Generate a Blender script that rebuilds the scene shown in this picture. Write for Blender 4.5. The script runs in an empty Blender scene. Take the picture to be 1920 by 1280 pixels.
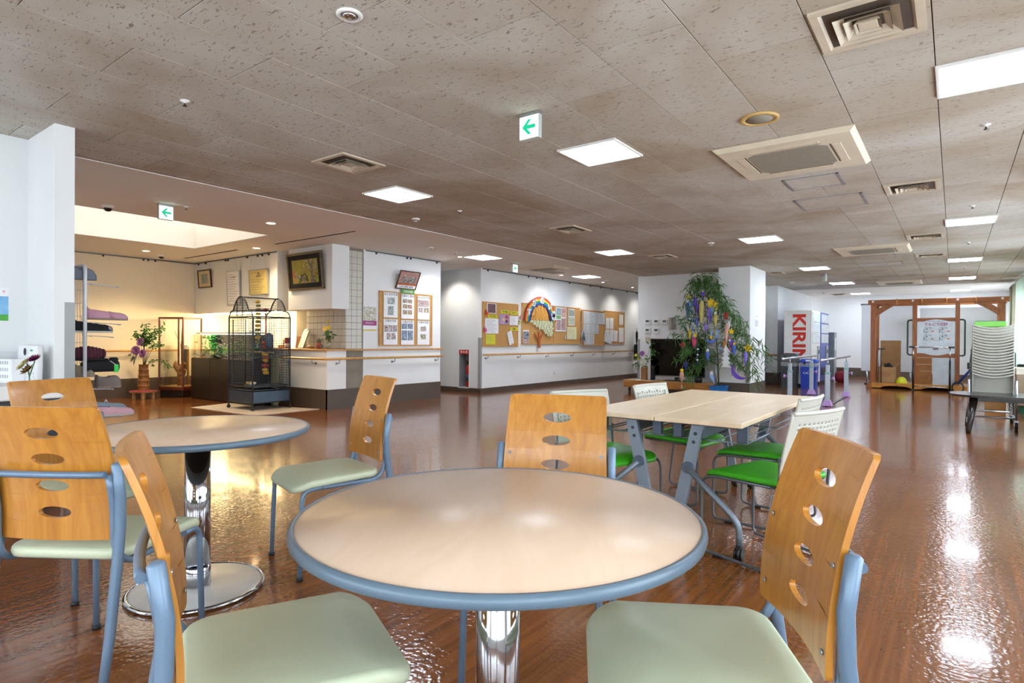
import bpy, math, random
from mathutils import Vector, Matrix
random.seed(7)
SC = bpy.context.scene
COL = SC.collection
PI = math.pi

# ------------------------------------------------------------------ camera
CAMH = 1.10
HC = 2.535                      # ceiling height
_yaw, _pit, _rol = math.radians(36.80), math.radians(-0.2425), math.radians(0.4064)
_f = Vector((-math.sin(_yaw), math.cos(_yaw), 0)); _r = Vector((math.cos(_yaw), math.sin(_yaw), 0)); _u = Vector((0, 0, 1))
_f2 = _f * math.cos(_pit) + _u * math.sin(_pit); _u2 = _u * math.cos(_pit) - _f * math.sin(_pit)
_r3 = _r * math.cos(_rol) + _u2 * math.sin(_rol); _u3 = _u2 * math.cos(_rol) - _r * math.sin(_rol)
cd = bpy.data.cameras.new('camera'); cam = bpy.data.objects.new('camera', cd); COL.objects.link(cam)
cd.sensor_width = 36; cd.sensor_fit = 'HORIZONTAL'; cd.lens = 1108.4 / 1920 * 36; cd.clip_start = 0.02
cam.matrix_world = Matrix(((_r3.x, _u3.x, -_f2.x, 0), (_r3.y, _u3.y, -_f2.y, 0), (_r3.z, _u3.z, -_f2.z, CAMH), (0, 0, 0, 1)))
SC.camera = cam

# ------------------------------------------------------------------ world, exposure
W = bpy.data.worlds.new('overcast_sky'); SC.world = W; W.use_nodes = True
_bg = W.node_tree.nodes['Background']; _bg.inputs[0].default_value = (0.83, 0.91, 1.0, 1); _bg.inputs[1].default_value = 4.8
LED = 17.0                       # radiance of the square ceiling panels
vs = SC.view_settings
vs.view_transform = 'Standard'; vs.look = 'None'; vs.exposure = 0.78; vs.gamma = 1.0; vs.use_curve_mapping = False

cy = SC.cycles                  # light paths: enough bounces for an interior
cy.max_bounces = 6; cy.diffuse_bounces = 3; cy.glossy_bounces = 3; cy.transmission_bounces = 4; cy.transparent_max_bounces = 8
cy.caustics_reflective = False; cy.caustics_refractive = False; cy.adaptive_threshold = .1

# ------------------------------------------------------------------ materials
def lin(h):
    h = h.lstrip('#'); o = []
    for i in (0, 2, 4):
        c = int(h[i:i+2], 16) / 255.0
        o.append(c / 12.92 if c <= .04045 else ((c + .055) / 1.055) ** 2.4)
    return tuple(o)
MATS = {}
def nodes(name):
    m = bpy.data.materials.new(name); m.use_nodes = True
    nt = m.node_tree; b = nt.nodes['Principled BSDF']; MATS[name] = m
    return m, nt, b
def N(nt, t, **kw):
    n = nt.nodes.new(t)
    for k, v in kw.items():
        if k.startswith('i_'): n.inputs[k[2:].replace('_', ' ')].default_value = v
        else: setattr(n, k, v)
    return n
def L(nt, a, b): nt.links.new(a, b)
def mat(name, col, rough=.5, metal=0., var=.06, scale=6., bump=0., bscale=60., coat=0., alpha=1., trans=0., emit=None, estr=0., stretch=None, ior=1.5, var2=None):
    """principled material; base colour = col modulated by a noise texture"""
    if name in MATS: return MATS[name]
    m, nt, b = nodes(name)
    c = lin(col)
    tc = N(nt, 'ShaderNodeTexCoord'); mp = N(nt, 'ShaderNodeMapping')
    L(nt, tc.outputs['Object'], mp.inputs[0])
    if stretch: mp.inputs['Scale'].default_value = stretch
    nz = N(nt, 'ShaderNodeTexNoise', i_Scale=scale, i_Detail=1.0 if var < .1 else 2.0)
    L(nt, mp.outputs[0], nz.inputs['Vector'])
    cr = N(nt, 'ShaderNodeValToRGB')
    d = lin(var2) if var2 else tuple(x * (1 - 2 * var) for x in c)
    cr.color_ramp.elements[0].position = .3; cr.color_ramp.elements[1].position = .7
    cr.color_ramp.elements[0].color = (*d, 1); cr.color_ramp.elements[1].color = (*[min(1, x * (1 + (0 if var2 else var))) for x in c], 1)
    L(nt, nz.outputs[0], cr.inputs[0]); L(nt, cr.outputs[0], b.inputs['Base Color'])
    b.inputs['Roughness'].default_value = rough; b.inputs['Metallic'].default_value = metal
    b.inputs['Coat Weight'].default_value = coat; b.inputs['Coat Roughness'].default_value = .12
    b.inputs['IOR'].default_value = ior
    if trans: b.inputs['Transmission Weight'].default_value = trans
    if alpha < 1: b.inputs['Alpha'].default_value = alpha
    if emit: b.inputs['Emission Color'].default_value = (*lin(emit), 1); b.inputs['Emission Strength'].default_value = estr
    if bump:
        n2 = N(nt, 'ShaderNodeTexNoise', i_Scale=bscale, i_Detail=1.0); L(nt, mp.outputs[0], n2.inputs['Vector'])
        bp = N(nt, 'ShaderNodeBump', i_Strength=bump, i_Distance=.01); L(nt, n2.outputs[0], bp.inputs['Height']); L(nt, bp.outputs[0], b.inputs['Normal'])
    return m
def wood(name, c1, c2, rough=.35, coat=.3, scale=3., stretch=(9, 9, .7), dist=2.0):
    """long-grained wood, grain along the axis with the small stretch value"""
    if name in MATS: return MATS[name]
    m, nt, b = nodes(name)
    tc = N(nt, 'ShaderNodeTexCoord'); mp = N(nt, 'ShaderNodeMapping'); mp.inputs['Scale'].default_value = stretch
    L(nt, tc.outputs['Object'], mp.inputs[0])
    nz = N(nt, 'ShaderNodeTexNoise', i_Scale=scale, i_Detail=3.0, i_Distortion=dist, i_Roughness=.6); L(nt, mp.outputs[0], nz.inputs['Vector'])
    oi = N(nt, 'ShaderNodeObjectInfo'); ad = N(nt, 'ShaderNodeMath', operation='MULTIPLY_ADD'); ad.inputs[1].default_value = .12
    L(nt, oi.outputs['Random'], ad.inputs[0]); L(nt, nz.outputs[0], ad.inputs[2])
    cr = N(nt, 'ShaderNodeValToRGB'); e = cr.color_ramp.elements
    e[0].position = .34; e[0].color = (*lin(c2), 1); e[1].position = .72; e[1].color = (*lin(c1), 1)
    L(nt, ad.outputs[0], cr.inputs[0]); L(nt, cr.outputs[0], b.inputs['Base Color'])
    b.inputs['Roughness'].default_value = rough; b.inputs['Coat Weight'].default_value = coat; b.inputs['Coat Roughness'].default_value = .15
    return m
def emitter(name, col, s):
    if name in MATS: return MATS[name]
    m, nt, b = nodes(name)
    b.inputs['Base Color'].default_value = (*[.6*x for x in lin(col)], 1)
    b.inputs['Emission Color'].default_value = (*lin(col), 1); b.inputs['Emission Strength'].default_value = s
    return m
def glass(name, col='#fdfefe', weight=.10, rough=.02):
    """thin pane: clear with a mirror-like sheen"""
    if name in MATS: return MATS[name]
    m, nt, b = nodes(name)
    tr = N(nt, 'ShaderNodeBsdfTransparent'); tr.inputs[0].default_value = (*lin(col), 1)
    gl = N(nt, 'ShaderNodeBsdfGlossy'); gl.inputs['Roughness'].default_value = rough
    lw = N(nt, 'ShaderNodeLayerWeight'); lw.inputs[0].default_value = .25
    mu = N(nt, 'ShaderNodeMath', operation='MULTIPLY_ADD'); mu.inputs[1].default_value = .32; mu.inputs[2].default_value = weight * .5
    L(nt, lw.outputs['Fresnel'], mu.inputs[0])
    mx = N(nt, 'ShaderNodeMixShader'); L(nt, mu.outputs[0], mx.inputs[0]); L(nt, tr.outputs[0], mx.inputs[1]); L(nt, gl.outputs[0], mx.inputs[2])
    L(nt, mx.outputs[0], nt.nodes['Material Output'].inputs['Surface'])
    return m
def photo(name, cols, scale=30., seed=0.):
    """printed picture: patches of the given colours"""
    if name in MATS: return MATS[name]
    m, nt, b = nodes(name)
    tc = N(nt, 'ShaderNodeTexCoord'); mp = N(nt, 'ShaderNodeMapping'); mp.inputs['Location'].default_value = (seed, seed * 2, seed * 3)
    L(nt, tc.outputs['Object'], mp.inputs[0])
    vo = N(nt, 'ShaderNodeTexNoise', i_Scale=scale, i_Detail=3.0, i_Distortion=1.2); L(nt, mp.outputs[0], vo.inputs['Vector'])
    cr = N(nt, 'ShaderNodeValToRGB'); cr.color_ramp.interpolation = 'CONSTANT'
    e = cr.color_ramp.elements
    n = len(cols)
    for i, c in enumerate(cols):
        p = .3 + .4 * i / n
        if i < 2: el = e[i]; el.position = p
        else: el = e.new(p)
        el.color = (*lin(c), 1)
    L(nt, vo.outputs[0], cr.inputs[0]); L(nt, cr.outputs[0], b.inputs['Base Color']); b.inputs['Roughness'].default_value = .4
    return m

# floor: glossy brown sheet with a fine grain running along the room
def floor_material():
    m, nt, b = nodes('polished_brown_floor')
    g = N(nt, 'ShaderNodeNewGeometry')
    mp = N(nt, 'ShaderNodeMapping'); mp.inputs['Scale'].default_value = (34, .9, 1); L(nt, g.outputs['Position'], mp.inputs[0])
    nz = N(nt, 'ShaderNodeTexNoise', i_Scale=1.0, i_Detail=3.0, i_Roughness=.65); L(nt, mp.outputs[0], nz.inputs['Vector'])
    cr = N(nt, 'ShaderNodeValToRGB'); e = cr.color_ramp.elements
    e[0].position = .32; e[0].color = (*lin('#6c3f1d'), 1); e[1].position = .7; e[1].color = (*lin('#93582a'), 1)
    L(nt, nz.outputs[0], cr.inputs[0]); L(nt, cr.outputs[0], b.inputs['Base Color'])
    # worn wax: patchy gloss and long soft ripples
    n2 = N(nt, 'ShaderNodeTexNoise', i_Scale=.9, i_Detail=1.0); L(nt, g.outputs['Position'], n2.inputs['Vector'])
    mr = N(nt, 'ShaderNodeMapRange'); mr.inputs['To Min'].default_value = .07; mr.inputs['To Max'].default_value = .20; L(nt, n2.outputs[0], mr.inputs[0]); L(nt, mr.outputs[0], b.inputs['Roughness'])
    mp3 = N(nt, 'ShaderNodeMapping'); mp3.inputs['Scale'].default_value = (1, 1, 1); L(nt, g.outputs['Position'], mp3.inputs[0])
    n3 = N(nt, 'ShaderNodeTexNoise', i_Scale=46.0, i_Detail=1.0); L(nt, mp3.outputs[0], n3.inputs['Vector'])
    n4 = N(nt, 'ShaderNodeTexNoise', i_Scale=5.0, i_Detail=0.0); L(nt, mp3.outputs[0], n4.inputs['Vector'])
    b1 = N(nt, 'ShaderNodeBump', i_Strength=.42, i_Distance=.004); L(nt, n3.outputs[0], b1.inputs['Height'])
    b2 = N(nt, 'ShaderNodeBump', i_Strength=.10, i_Distance=.01); L(nt, n4.outputs[0], b2.inputs['Height']); L(nt, b1.outputs[0], b2.inputs['Normal'])
    L(nt, b2.outputs[0], b.inputs['Normal'])
    b.inputs['IOR'].default_value = 1.55; b.inputs['Coat Weight'].default_value = .35; b.inputs['Coat Roughness'].default_value = .08
    return m
# ceiling board: pale grey-beige with dark fissures and brown age stains
def tile_material():
    m, nt, b = nodes('fissured_ceiling_board')
    g = N(nt, 'ShaderNodeNewGeometry'); oi = N(nt, 'ShaderNodeObjectInfo')
    n1 = N(nt, 'ShaderNodeTexNoise', i_Scale=.75, i_Detail=3.0, i_Roughness=.6, i_Distortion=.6); L(nt, g.outputs['Position'], n1.inputs['Vector'])
    a = N(nt, 'ShaderNodeMath', operation='MULTIPLY_ADD'); a.inputs[1].default_value = .10; L(nt, oi.outputs['Random'], a.inputs[0]); L(nt, n1.outputs[0], a.inputs[2])
    cr = N(nt, 'ShaderNodeValToRGB'); e = cr.color_ramp.elements
    e[0].position = .40; e[0].color = (*lin('#c3beb4'), 1); e[1].position = .72; e[1].color = (*lin('#a5947e'), 1)
    L(nt, a.outputs[0], cr.inputs[0])
    mp = N(nt, 'ShaderNodeMapping'); mp.inputs['Scale'].default_value = (30, 78, 1); mp.inputs['Rotation'].default_value = (0, 0, .35); L(nt, g.outputs['Position'], mp.inputs[0])
    n2 = N(nt, 'ShaderNodeTexNoise', i_Scale=1.0, i_Detail=2.0, i_Roughness=.55, i_Distortion=.9); L(nt, mp.outputs[0], n2.inputs['Vector'])
    mr = N(nt, 'ShaderNodeMapRange'); mr.inputs['From Min'].default_value = .625; mr.inputs['From Max'].default_value = .66; L(nt, n2.outputs[0], mr.inputs[0])
    mx = N(nt, 'ShaderNodeMix', data_type='RGBA'); mx.inputs['B'].default_value = (*lin('#8b7d70'), 1)
    L(nt, mr.outputs[0], mx.inputs['Factor']); L(nt, cr.outputs[0], mx.inputs['A'])
    L(nt, mx.outputs['Result'], b.inputs['Base Color']); b.inputs['Roughness'].default_value = .9
    return m
M_FLOOR = floor_material(); M_TILE = tile_material()
M_WALL = mat('white_wallpaper', '#eceeee', .75, var=.012, scale=2.)
M_CEIL = mat('white_plaster_ceiling', '#e9e6df', .85, var=.015, scale=1.5)
M_BASE = mat('brown_vinyl_base', '#574a40', .45, var=.05, scale=3.)
M_GUARD = mat('grey_corner_guard', '#9fa3a1', .45, var=.02)
M_WHITE = mat('white_paint', '#eceae6', .45, var=.02)
M_BLACK = mat('black_plastic', '#141414', .4, var=.1)
M_DARK = mat('dark_grey_metal', '#2c3036', .4, .3, var=.08)
M_CHROME = mat('chrome', '#c3c6cb', .07, 1., var=.01)
M_STEEL = mat('brushed_steel', '#b6bac0', .3, .9, var=.04)
M_GLASS = glass('clear_glass')
M_RAIL = wood('handrail_wood', '#d9a85e', '#c08d45', .35, .3, 3., (2, 2, 2))
M_PAPER = mat('white_paper', '#f1f2f4', .6, var=.01)
M_INK = mat('dark_ink', '#3a3c42', .6, var=.05)
M_CORK = mat('cork_board', '#c99a5c', .85, var=.10, scale=160.)
M_OAKF = wood('oak_frame', '#d3a263', '#b98546', .45, .1, 3., (2, 2, 2))
M_LED = emitter('led_panel_light', '#e6f0ff', LED)

# ------------------------------------------------------------------ mesh helpers
class MB:
    def __init__(s): s.v = []; s.f = []; s.sm = []
    def add(s, vs_, fs_, smooth=False):
        o = len(s.v); s.v += [tuple(p) for p in vs_]
        for f in fs_: s.f.append(tuple(i + o for i in f)); s.sm.append(smooth)
        return s
    def box(s, x0, x1, y0, y1, z0, z1):
        x0, x1 = min(x0, x1), max(x0, x1); y0, y1 = min(y0, y1), max(y0, y1); z0, z1 = min(z0, z1), max(z0, z1)
        return s.add([(x0,y0,z0),(x1,y0,z0),(x1,y1,z0),(x0,y1,z0),(x0,y0,z1),(x1,y0,z1),(x1,y1,z1),(x0,y1,z1)],
                     [(3,2,1,0),(4,5,6,7),(0,1,5,4),(1,2,6,5),(2,3,7,6),(3,0,4,7)])
    def cbox(s, x0, x1, y0, y1, z0, z1, c=.005):
        """box with chamfered edges"""
        x0, x1 = min(x0, x1), max(x0, x1); y0, y1 = min(y0, y1), max(y0, y1); z0, z1 = min(z0, z1), max(z0, z1)
        c = min(c, (x1-x0)*.45, (y1-y0)*.45, (z1-z0)*.45)
        X = (x0, x1); Y = (y0, y1); Z = (z0, z1); v = []; idx = {}
        for i in (0, 1):
            for j in (0, 1):
                for k in (0, 1):
                    sx, sy, sz = (c if i == 0 else -c), (c if j == 0 else -c), (c if k == 0 else -c)
                    for a in range(3):
                        p = [X[i], Y[j], Z[k]]
                        if a != 0: p[0] += sx
                        if a != 1: p[1] += sy
                        if a != 2: p[2] += sz
                        idx[(i, j, k, a)] = len(v); v.append(p)
        f = []
        for i in (0, 1):
            q = [idx[(i,0,0,0)], idx[(i,1,0,0)], idx[(i,1,1,0)], idx[(i,0,1,0)]]; f.append(q if i else q[::-1])
            q = [idx[(0,i,0,1)], idx[(0,i,1,1)], idx[(1,i,1,1)], idx[(1,i,0,1)]]; f.append(q if i else q[::-1])
            q = [idx[(0,0,i,2)], idx[(1,0,i,2)], idx[(1,1,i,2)], idx[(0,1,i,2)]]; f.append(q if i else q[::-1])
        for a in (0, 1):
            for b_ in (0, 1):
                q = [idx[(a,b_,0,0)], idx[(a,b_,1,0)], idx[(a,b_,1,1)], idx[(a,b_,0,1)]]; f.append(q if a != b_ else q[::-1])
                q = [idx[(a,0,b_,0)], idx[(a,0,b_,2)], idx[(a,1,b_,2)], idx[(a,1,b_,0)]]; f.append(q if a == b_ else q[::-1])
                q = [idx[(0,a,b_,1)], idx[(0,a,b_,2)], idx[(1,a,b_,2)], idx[(1,a,b_,1)]]; f.append(q if a != b_ else q[::-1])
        for i in (0, 1):
            for j in (0, 1):
                for k in (0, 1):
                    q = [idx[(i,j,k,0)], idx[(i,j,k,1)], idx[(i,j,k,2)]]; f.append(q if (i + j + k) % 2 else q[::-1])
        return s.add(v, f)
    def cyl(s, p0, p1, r0, r1=None, n=14, caps=True, smooth=True):
        r1 = r0 if r1 is None else r1
        p0 = Vector(p0); p1 = Vector(p1); d = (p1 - p0).normalized()
        a = d.orthogonal().normalized(); b = d.cross(a); v = []
        for p, r in ((p0, r0), (p1, r1)):
            for i in range(n):
                t = 2*PI*i/n; v.append(p + (a*math.cos(t) + b*math.sin(t))*r)
        s.add(v, [(i, (i+1) % n, n+(i+1) % n, n+i) for i in range(n)], smooth)
        if caps: s.add(v, [tuple(range(n-1, -1, -1)), tuple(range(n, 2*n))])
        return s
    def tube(s, pts, r, n=8, caps=True, closed=False):
        P = [Vector(p) for p in pts]; m = len(P); rs = r if isinstance(r, (list, tuple)) else [r]*m
        T = []
        for i in range(m):
            if closed: t = (P[(i+1) % m] - P[i-1])
            else: t = (P[min(i+1, m-1)] - P[max(i-1, 0)])
            T.append(t.normalized())
        a = T[0].orthogonal().normalized(); v = []
        for i in range(m):
            a = (a - T[i]*a.dot(T[i]))
            a = a.normalized() if a.length > 1e-6 else T[i].orthogonal().normalized()
            b = T[i].cross(a)
            for k in range(n):
                t = 2*PI*k/n; v.append(P[i] + (a*math.cos(t) + b*math.sin(t))*rs[i])
        f = []
        for i in range(m if closed else m-1):
            j = (i+1) % m
            for k in range(n): f.append((i*n+k, i*n+(k+1) % n, j*n+(k+1) % n, j*n+k))
        s.add(v, f, True)
        if caps and not closed: s.add(v, [tuple(range(n-1, -1, -1)), tuple(range((m-1)*n, m*n))])
        return s
    def lathe(s, prof, n=24, c=(0, 0, 0), smooth=True):
        v = []; m = len(prof)
        for r, z in prof:
            for i in range(n): t = 2*PI*i/n; v.append((c[0]+r*math.cos(t), c[1]+r*math.sin(t), c[2]+z))
        f = [(j*n+i, j*n+(i+1) % n, (j+1)*n+(i+1) % n, (j+1)*n+i) for j in range(m-1) for i in range(n)]
        s.add(v, f, smooth)
        if prof[0][0] > 1e-6: s.add(v, [tuple(range(n-1, -1, -1))])
        if prof[-1][0] > 1e-6: s.add(v, [tuple(range((m-1)*n, m*n))])
        return s
    def prism(s, poly, a, b, plane='xz'):
        """extrude a 2-D polygon: plane xz -> along y, xy -> along z, yz -> along x"""
        n = len(poly)
        g = {'xz': lambda p, t: (p[0], t, p[1]), 'xy': lambda p, t: (p[0], p[1], t), 'yz': lambda p, t: (t, p[0], p[1])}[plane]
        v = [g(p, a) for p in poly] + [g(p, b) for p in poly]
        return s.add(v, [tuple(range(n-1, -1, -1)), tuple(range(n, 2*n))] + [(i, (i+1) % n, n+(i+1) % n, n+i) for i in range(n)])
    def ball(s, c, r, n=12, m=8, sc=(1, 1, 1)):
        prof = [(math.sin(PI*j/m)*r, -math.cos(PI*j/m)*r) for j in range(m+1)]
        o = len(s.v); s.lathe(prof, n)
        for i in range(o, len(s.v)):
            p = s.v[i]; s.v[i] = (p[0]*sc[0]+c[0], p[1]*sc[1]+c[1], p[2]*sc[2]+c[2])
        return s
    def tf(s, M, start=0):
        for i in range(start, len(s.v)): s.v[i] = tuple(M @ Vector(s.v[i]))
        return s
    def mesh(s, name):
        me = bpy.data.meshes.new(name); me.from_pydata(s.v, [], s.f); me.polygons.foreach_set('use_smooth', s.sm); me.update(); return me
    def build(s, name, m, parent=None, fix=True):
        me = s.mesh(name)
        if fix:
            import bmesh
            bm = bmesh.new(); bm.from_mesh(me); bmesh.ops.remove_doubles(bm, verts=bm.verts, dist=1e-6); bmesh.ops.recalc_face_normals(bm, faces=bm.faces); bm.to_mesh(me); bm.free()
        me.materials.append(m)
        return link(name, me, parent)
def link(name, data, parent=None):
    o = bpy.data.objects.new(name, data); COL.objects.link(o)
    if parent is not None: o.parent = parent
    return o
def fillet(pts, rad=.03, k=5):
    """round the corners of a polyline"""
    P = [Vector(p) for p in pts]; out = [P[0]]
    for i in range(1, len(P)-1):
        a, b, c = P[i-1], P[i], P[i+1]
        r1 = min(rad, (a-b).length*.48); r2 = min(rad, (c-b).length*.48)
        s0 = b + (a-b).normalized()*r1; s1 = b + (c-b).normalized()*r2
        for j in range(k+1):
            t = j/k; out.append(s0*(1-t)**2 + b*2*t*(1-t) + s1*t**2)
    out.append(P[-1]); return out
def tag(o, label=None, cat=None, group=None, kind=None):
    if label: o['label'] = label
    if cat: o['category'] = cat
    if group: o['group'] = group
    if kind: o['kind'] = kind
    return o
def thing(name, label, cat, loc=(0, 0, 0), rz=0., group=None):
    o = link(name, None); o.location = loc; o.rotation_euler = (0, 0, rz); o.empty_display_size = .1
    return tag(o, label, cat, group)
def struct(name, mb, m, label=None, parent=None):
    o = mb.build(name, m, parent)
    if parent is None: o['kind'] = 'structure'
    if label: o['label'] = label
    return o
def dup(o, parent=None):
    c = o.copy(); COL.objects.link(c); c.parent = parent
    for ch in [x for x in COL.objects if x.parent == o]: dup(ch, c)
    return c
def facing(fx, fy): return math.atan2(-fx, fy)
_TXT = {}
def text_mesh(s, size, depth=.001, bold=0.):
    k = (s, size, depth, bold)
    if k in _TXT: return _TXT[k]
    cu = bpy.data.curves.new('lettering', 'FONT'); cu.body = s; cu.size = size; cu.align_x = 'CENTER'; cu.align_y = 'CENTER'; cu.extrude = depth; cu.offset = bold; cu.resolution_u = 3
    o = bpy.data.objects.new('lettering_tmp', cu); COL.objects.link(o)
    bpy.context.view_layer.update()
    me = bpy.data.meshes.new_from_object(o.evaluated_get(bpy.context.evaluated_depsgraph_get())); me.materials.clear()
    bpy.data.objects.remove(o); bpy.data.curves.remove(cu)
    _TXT[k] = me; return me
def text(s, size, m, parent, loc, rot=(PI/2, 0, 0), name='lettering', depth=.001, bold=0., sx=1.):
    me = text_mesh(s, size, depth, bold).copy(); me.materials.append(m)
    o = link(name, me, parent); o.location = loc; o.rotation_euler = rot; o.scale = (sx, 1, 1); return o
RX = (PI/2, 0, PI/2)           # lettering on a wall that faces +X
RY = (PI/2, 0, 0)              # lettering on a wall that faces -Y
# ------------------------------------------------------------------ structure
XW = -7.68; YC = 5.54; XL = -11.9; XR = 1.30; YB = -2.5; YF = 21.4
fl = struct('floor', MB().box(XL-.3, XR+.15, YB-.15, YF+.2, -.1, 0), M_FLOOR)

# tiled ceiling: backing slab + one board per object (brick bond, 455 x 920 mm)
tc_ = struct('ceiling', MB().box(-5.65, XR+.1, YB-.1, 18.2, HC+.022, HC+.08), mat('ceiling_joint_shadow', '#4a4038', .9))
tiles = []
for k in range(-3, 13):
    x1 = -.09 - .4555*k; x0 = x1 - .4555
    x0 = max(x0, -5.65); x1 = min(x1, XR+.05)
    if x1 - x0 < .03: continue
    y = (1.69 if k % 2 == 0 else 1.23) - .92*6
    while y < 18.2:
        a, b = max(y, YB), min(y+.92, 18.2)
        if b - a > .03: tiles.append((x0, x1, a, b))
        y += .92
def _vis(t):
    cx, cy = (t[0]+t[1])/2, (t[2]+t[3])/2
    fw = cx*_f.x + cy*_f.y; rt = cx*_r.x + cy*_r.y
    if fw < .9 or abs(rt) > fw*1.05: return 1e6 + cx*cx + cy*cy
    return fw*fw + .2*rt*rt
tiles.sort(key=_vis)
_tm = {}
g = .0022
for i, (x0, x1, a, b) in enumerate(tiles[:300]):
    key = (round(x1-x0, 3), round(b-a, 3))
    if key not in _tm:
        w, l = x1-x0, b-a
        me = MB().cbox(-w/2+g, w/2-g, -l/2+g, l/2-g, 0, .016, .0012).mesh('ceiling_tile'); me.materials.append(M_TILE); _tm[key] = me
    o = link('ceiling_tile', _tm[key], tc_); o.location = ((x0+x1)/2, (a+b)/2, HC)
mb = MB()
for (x0, x1, a, b) in tiles[300:]: mb.cbox(x0+g, x1-g, a+g, b-g, HC, HC+.016, .0012)
o = mb.build('ceiling_tile_field', M_TILE, tc_, fix=False); o['kind'] = 'stuff'

# plaster ceiling of the hall with its light well
SX0, SX1, SY0, SY1 = -9.9, -7.74, 1.9, 4.6
mb = MB()
mb.box(XL-.2, SX0, YB, YF, HC, HC+.08).box(SX1, -5.653, YB, YF, HC, HC+.08).box(SX0, SX1, YB, SY0, HC, HC+.08).box(SX0, SX1, SY1, YF, HC, HC+.08)
mb.box(-5.653, XR+.1, 18.2, YF+.1, HC, HC+.08)
struct('ceiling_plaster', mb, M_CEIL)
mb = MB()
t = .04; H2 = HC + .42; HW = HC + .08
mb.box(SX0-t, SX0, SY0-t, SY1+t, HW, H2).box(SX1, SX1+t, SY0-t, SY1+t, HW, H2).box(SX0, SX1, SY0-t, SY0, HW, H2).box(SX0, SX1, SY1, SY1+t, HW, H2)
struct('ceiling_light_well', mb, M_CEIL)
wl = thing('skylight', 'large glowing rectangular light well in the ceiling of the entrance hall', 'skylight', (0, 0, 0))
MB().box(SX0, SX1, SY0, SY1, H2, H2+.03).build('diffuser', emitter('skylight_glow', '#fff8ea', 1.25), wl)
mb = MB()
mb.box(SX1-.37, SX1-.33, SY0, SY1, H2-.05, H2).build('glazing_bar', M_WHITE, wl)
struct('trim_1', MB().box(-5.66, -5.64, YB, 18.2, HC-.006, HC+.01), M_WHITE)

# left front: wall with poster, partition end, hall side wall
struct('wall_left_front', MB().box(-5.55, -5.45, YB, 1.345, 0, HC), M_WALL)
wp = struct('wall_partition', MB().box(XL, -4.875, 1.345, 1.46, 0, HC), M_WALL)
MB().box(-4.885, -4.869, 1.405, 1.464, .04, 1.33).build('corner_guard', M_GUARD, wp)
struct('wall_left', MB().box(XL-.1, XL, 1.4, 7.0, 0, HC), mat('cream_wallpaper', '#efe4cb', .75, var=.012, scale=2.))
struct('baseboard_left', MB().box(XL, XL+.012, 1.46, 5.6, 0, .34), M_BASE)

# reception counter: low wall, wooden ledge, tiled wall behind, bulkhead and boxed-out panel
struct('wall_counter', MB().box(-9.25, XW, YC, 5.90, 0, .895), M_WALL)
struct('baseboard_counter', MB().box(-9.26, XW+.008, YC-.008, YC+.01, 0, .30).box(XW-.01, XW+.008, YC-.008, 8.04, 0, .30), M_BASE)
M_LEDGE = wood('ledge_wood', '#cf9a54', '#b57f3b', .3, .4, 3., (2, 2, 2))
struct('trim_ledge', MB().cbox(-9.28, XW+.035, YC-.03, 5.905, .895, .922, .006).cbox(XW-.02, XW+.035, 5.9, 8.075, .895, .922, .006), M_LEDGE)
wt = struct('wall_tiled', MB().box(-9.03, XW-.012, 5.90, 6.24, 0, HC), mat('tile_grout', '#8d8578', .9))
M_TIL = mat('glazed_wall_tile', '#cfccc3', .25, var=.03, scale=3.)
P_ = .1045; g = .0028; sx_ = -7.695
_tw = MB().cbox(g, P_-g, -.006, .004, g, P_-g, .002).mesh('wall_tile'); _tw.materials.append(M_TIL)
for i in range(10):
    for j in range(7):
        o = link('wall_tile', _tw, wt); o.location = (XW-.004-P_*(i+1), 5.897, .925+P_*j)
for i in range(3):
    for j in range(15):
        o = link('wall_tile', _tw, wt); o.location = (XW-.016, 5.905+P_*i, .925+P_*j); o.rotation_euler = (0, 0, PI/2)
struct('wall_bulkhead', MB().box(XL, -9.03, YC, 5.66, 1.545, HC).box(-9.08, -9.03, 5.66, 5.9, 1.545, HC), M_WALL)
struct('wall_panel_box', MB().cbox(-8.76, -7.60, 5.57, 5.893, 1.545, HC, .004), M_WALL)
M_REC = wood('reception_panel_wood', '#7d4a2a', '#5e3319', .4, .2, 3., (1, 6, 6))
struct('wall_reception', MB().box(XL, -9.26, 5.66, 6.05, 0, .86), M_REC)
struct('wall_reception_back', MB().box(XL, -9.03, 6.25, 6.35, 0, HC), M_WALL)

# photo wall, corridor, notice-board wall
struct('wall_photo', MB().box(XW-.2, XW, 6.235, 8.03, 0, HC), M_WALL)
struct('wall_corridor_end', MB().box(-11.05, -10.95, 6.7, 9.3, 0, HC).box(-11, XW-.2, 6.7, 6.8, 0, HC), M_WALL)
NX0, NX1, NZ0, NZ1 = -8.256, -7.983, .095, .87
mb = MB().box(-11, NX0, 9.2, 9.45, 0, HC).box(NX1, XW, 9.2, 9.45, 0, HC).box(NX0, NX1, 9.2, 9.45, NZ1, HC).box(NX0, NX1, 9.2, 9.45, 0, NZ0).box(NX0, NX1, 9.42, 9.45, NZ0, NZ1)
struct('wall_corridor', mb, M_WALL)
wn = struct('wall_notice', MB().box(XW-.15, XW, 9.45, 17.5, 0, HC), M_WALL)
MB().box(XW-.06, XW+.006, 9.194, 9.245, .09, 1.12).build('corner_guard', M_GUARD, wn)
struct('baseboard_notice', MB().box(XW, XW+.008, 9.19, 17.5, 0, .092).box(-11, XW+.008, 9.192, 9.2, 0, .092), M_BASE)
struct('wall_corridor_far', MB().box(-7.9, -5.7, 17.5, 17.6, 0, HC), M_WALL)

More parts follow.
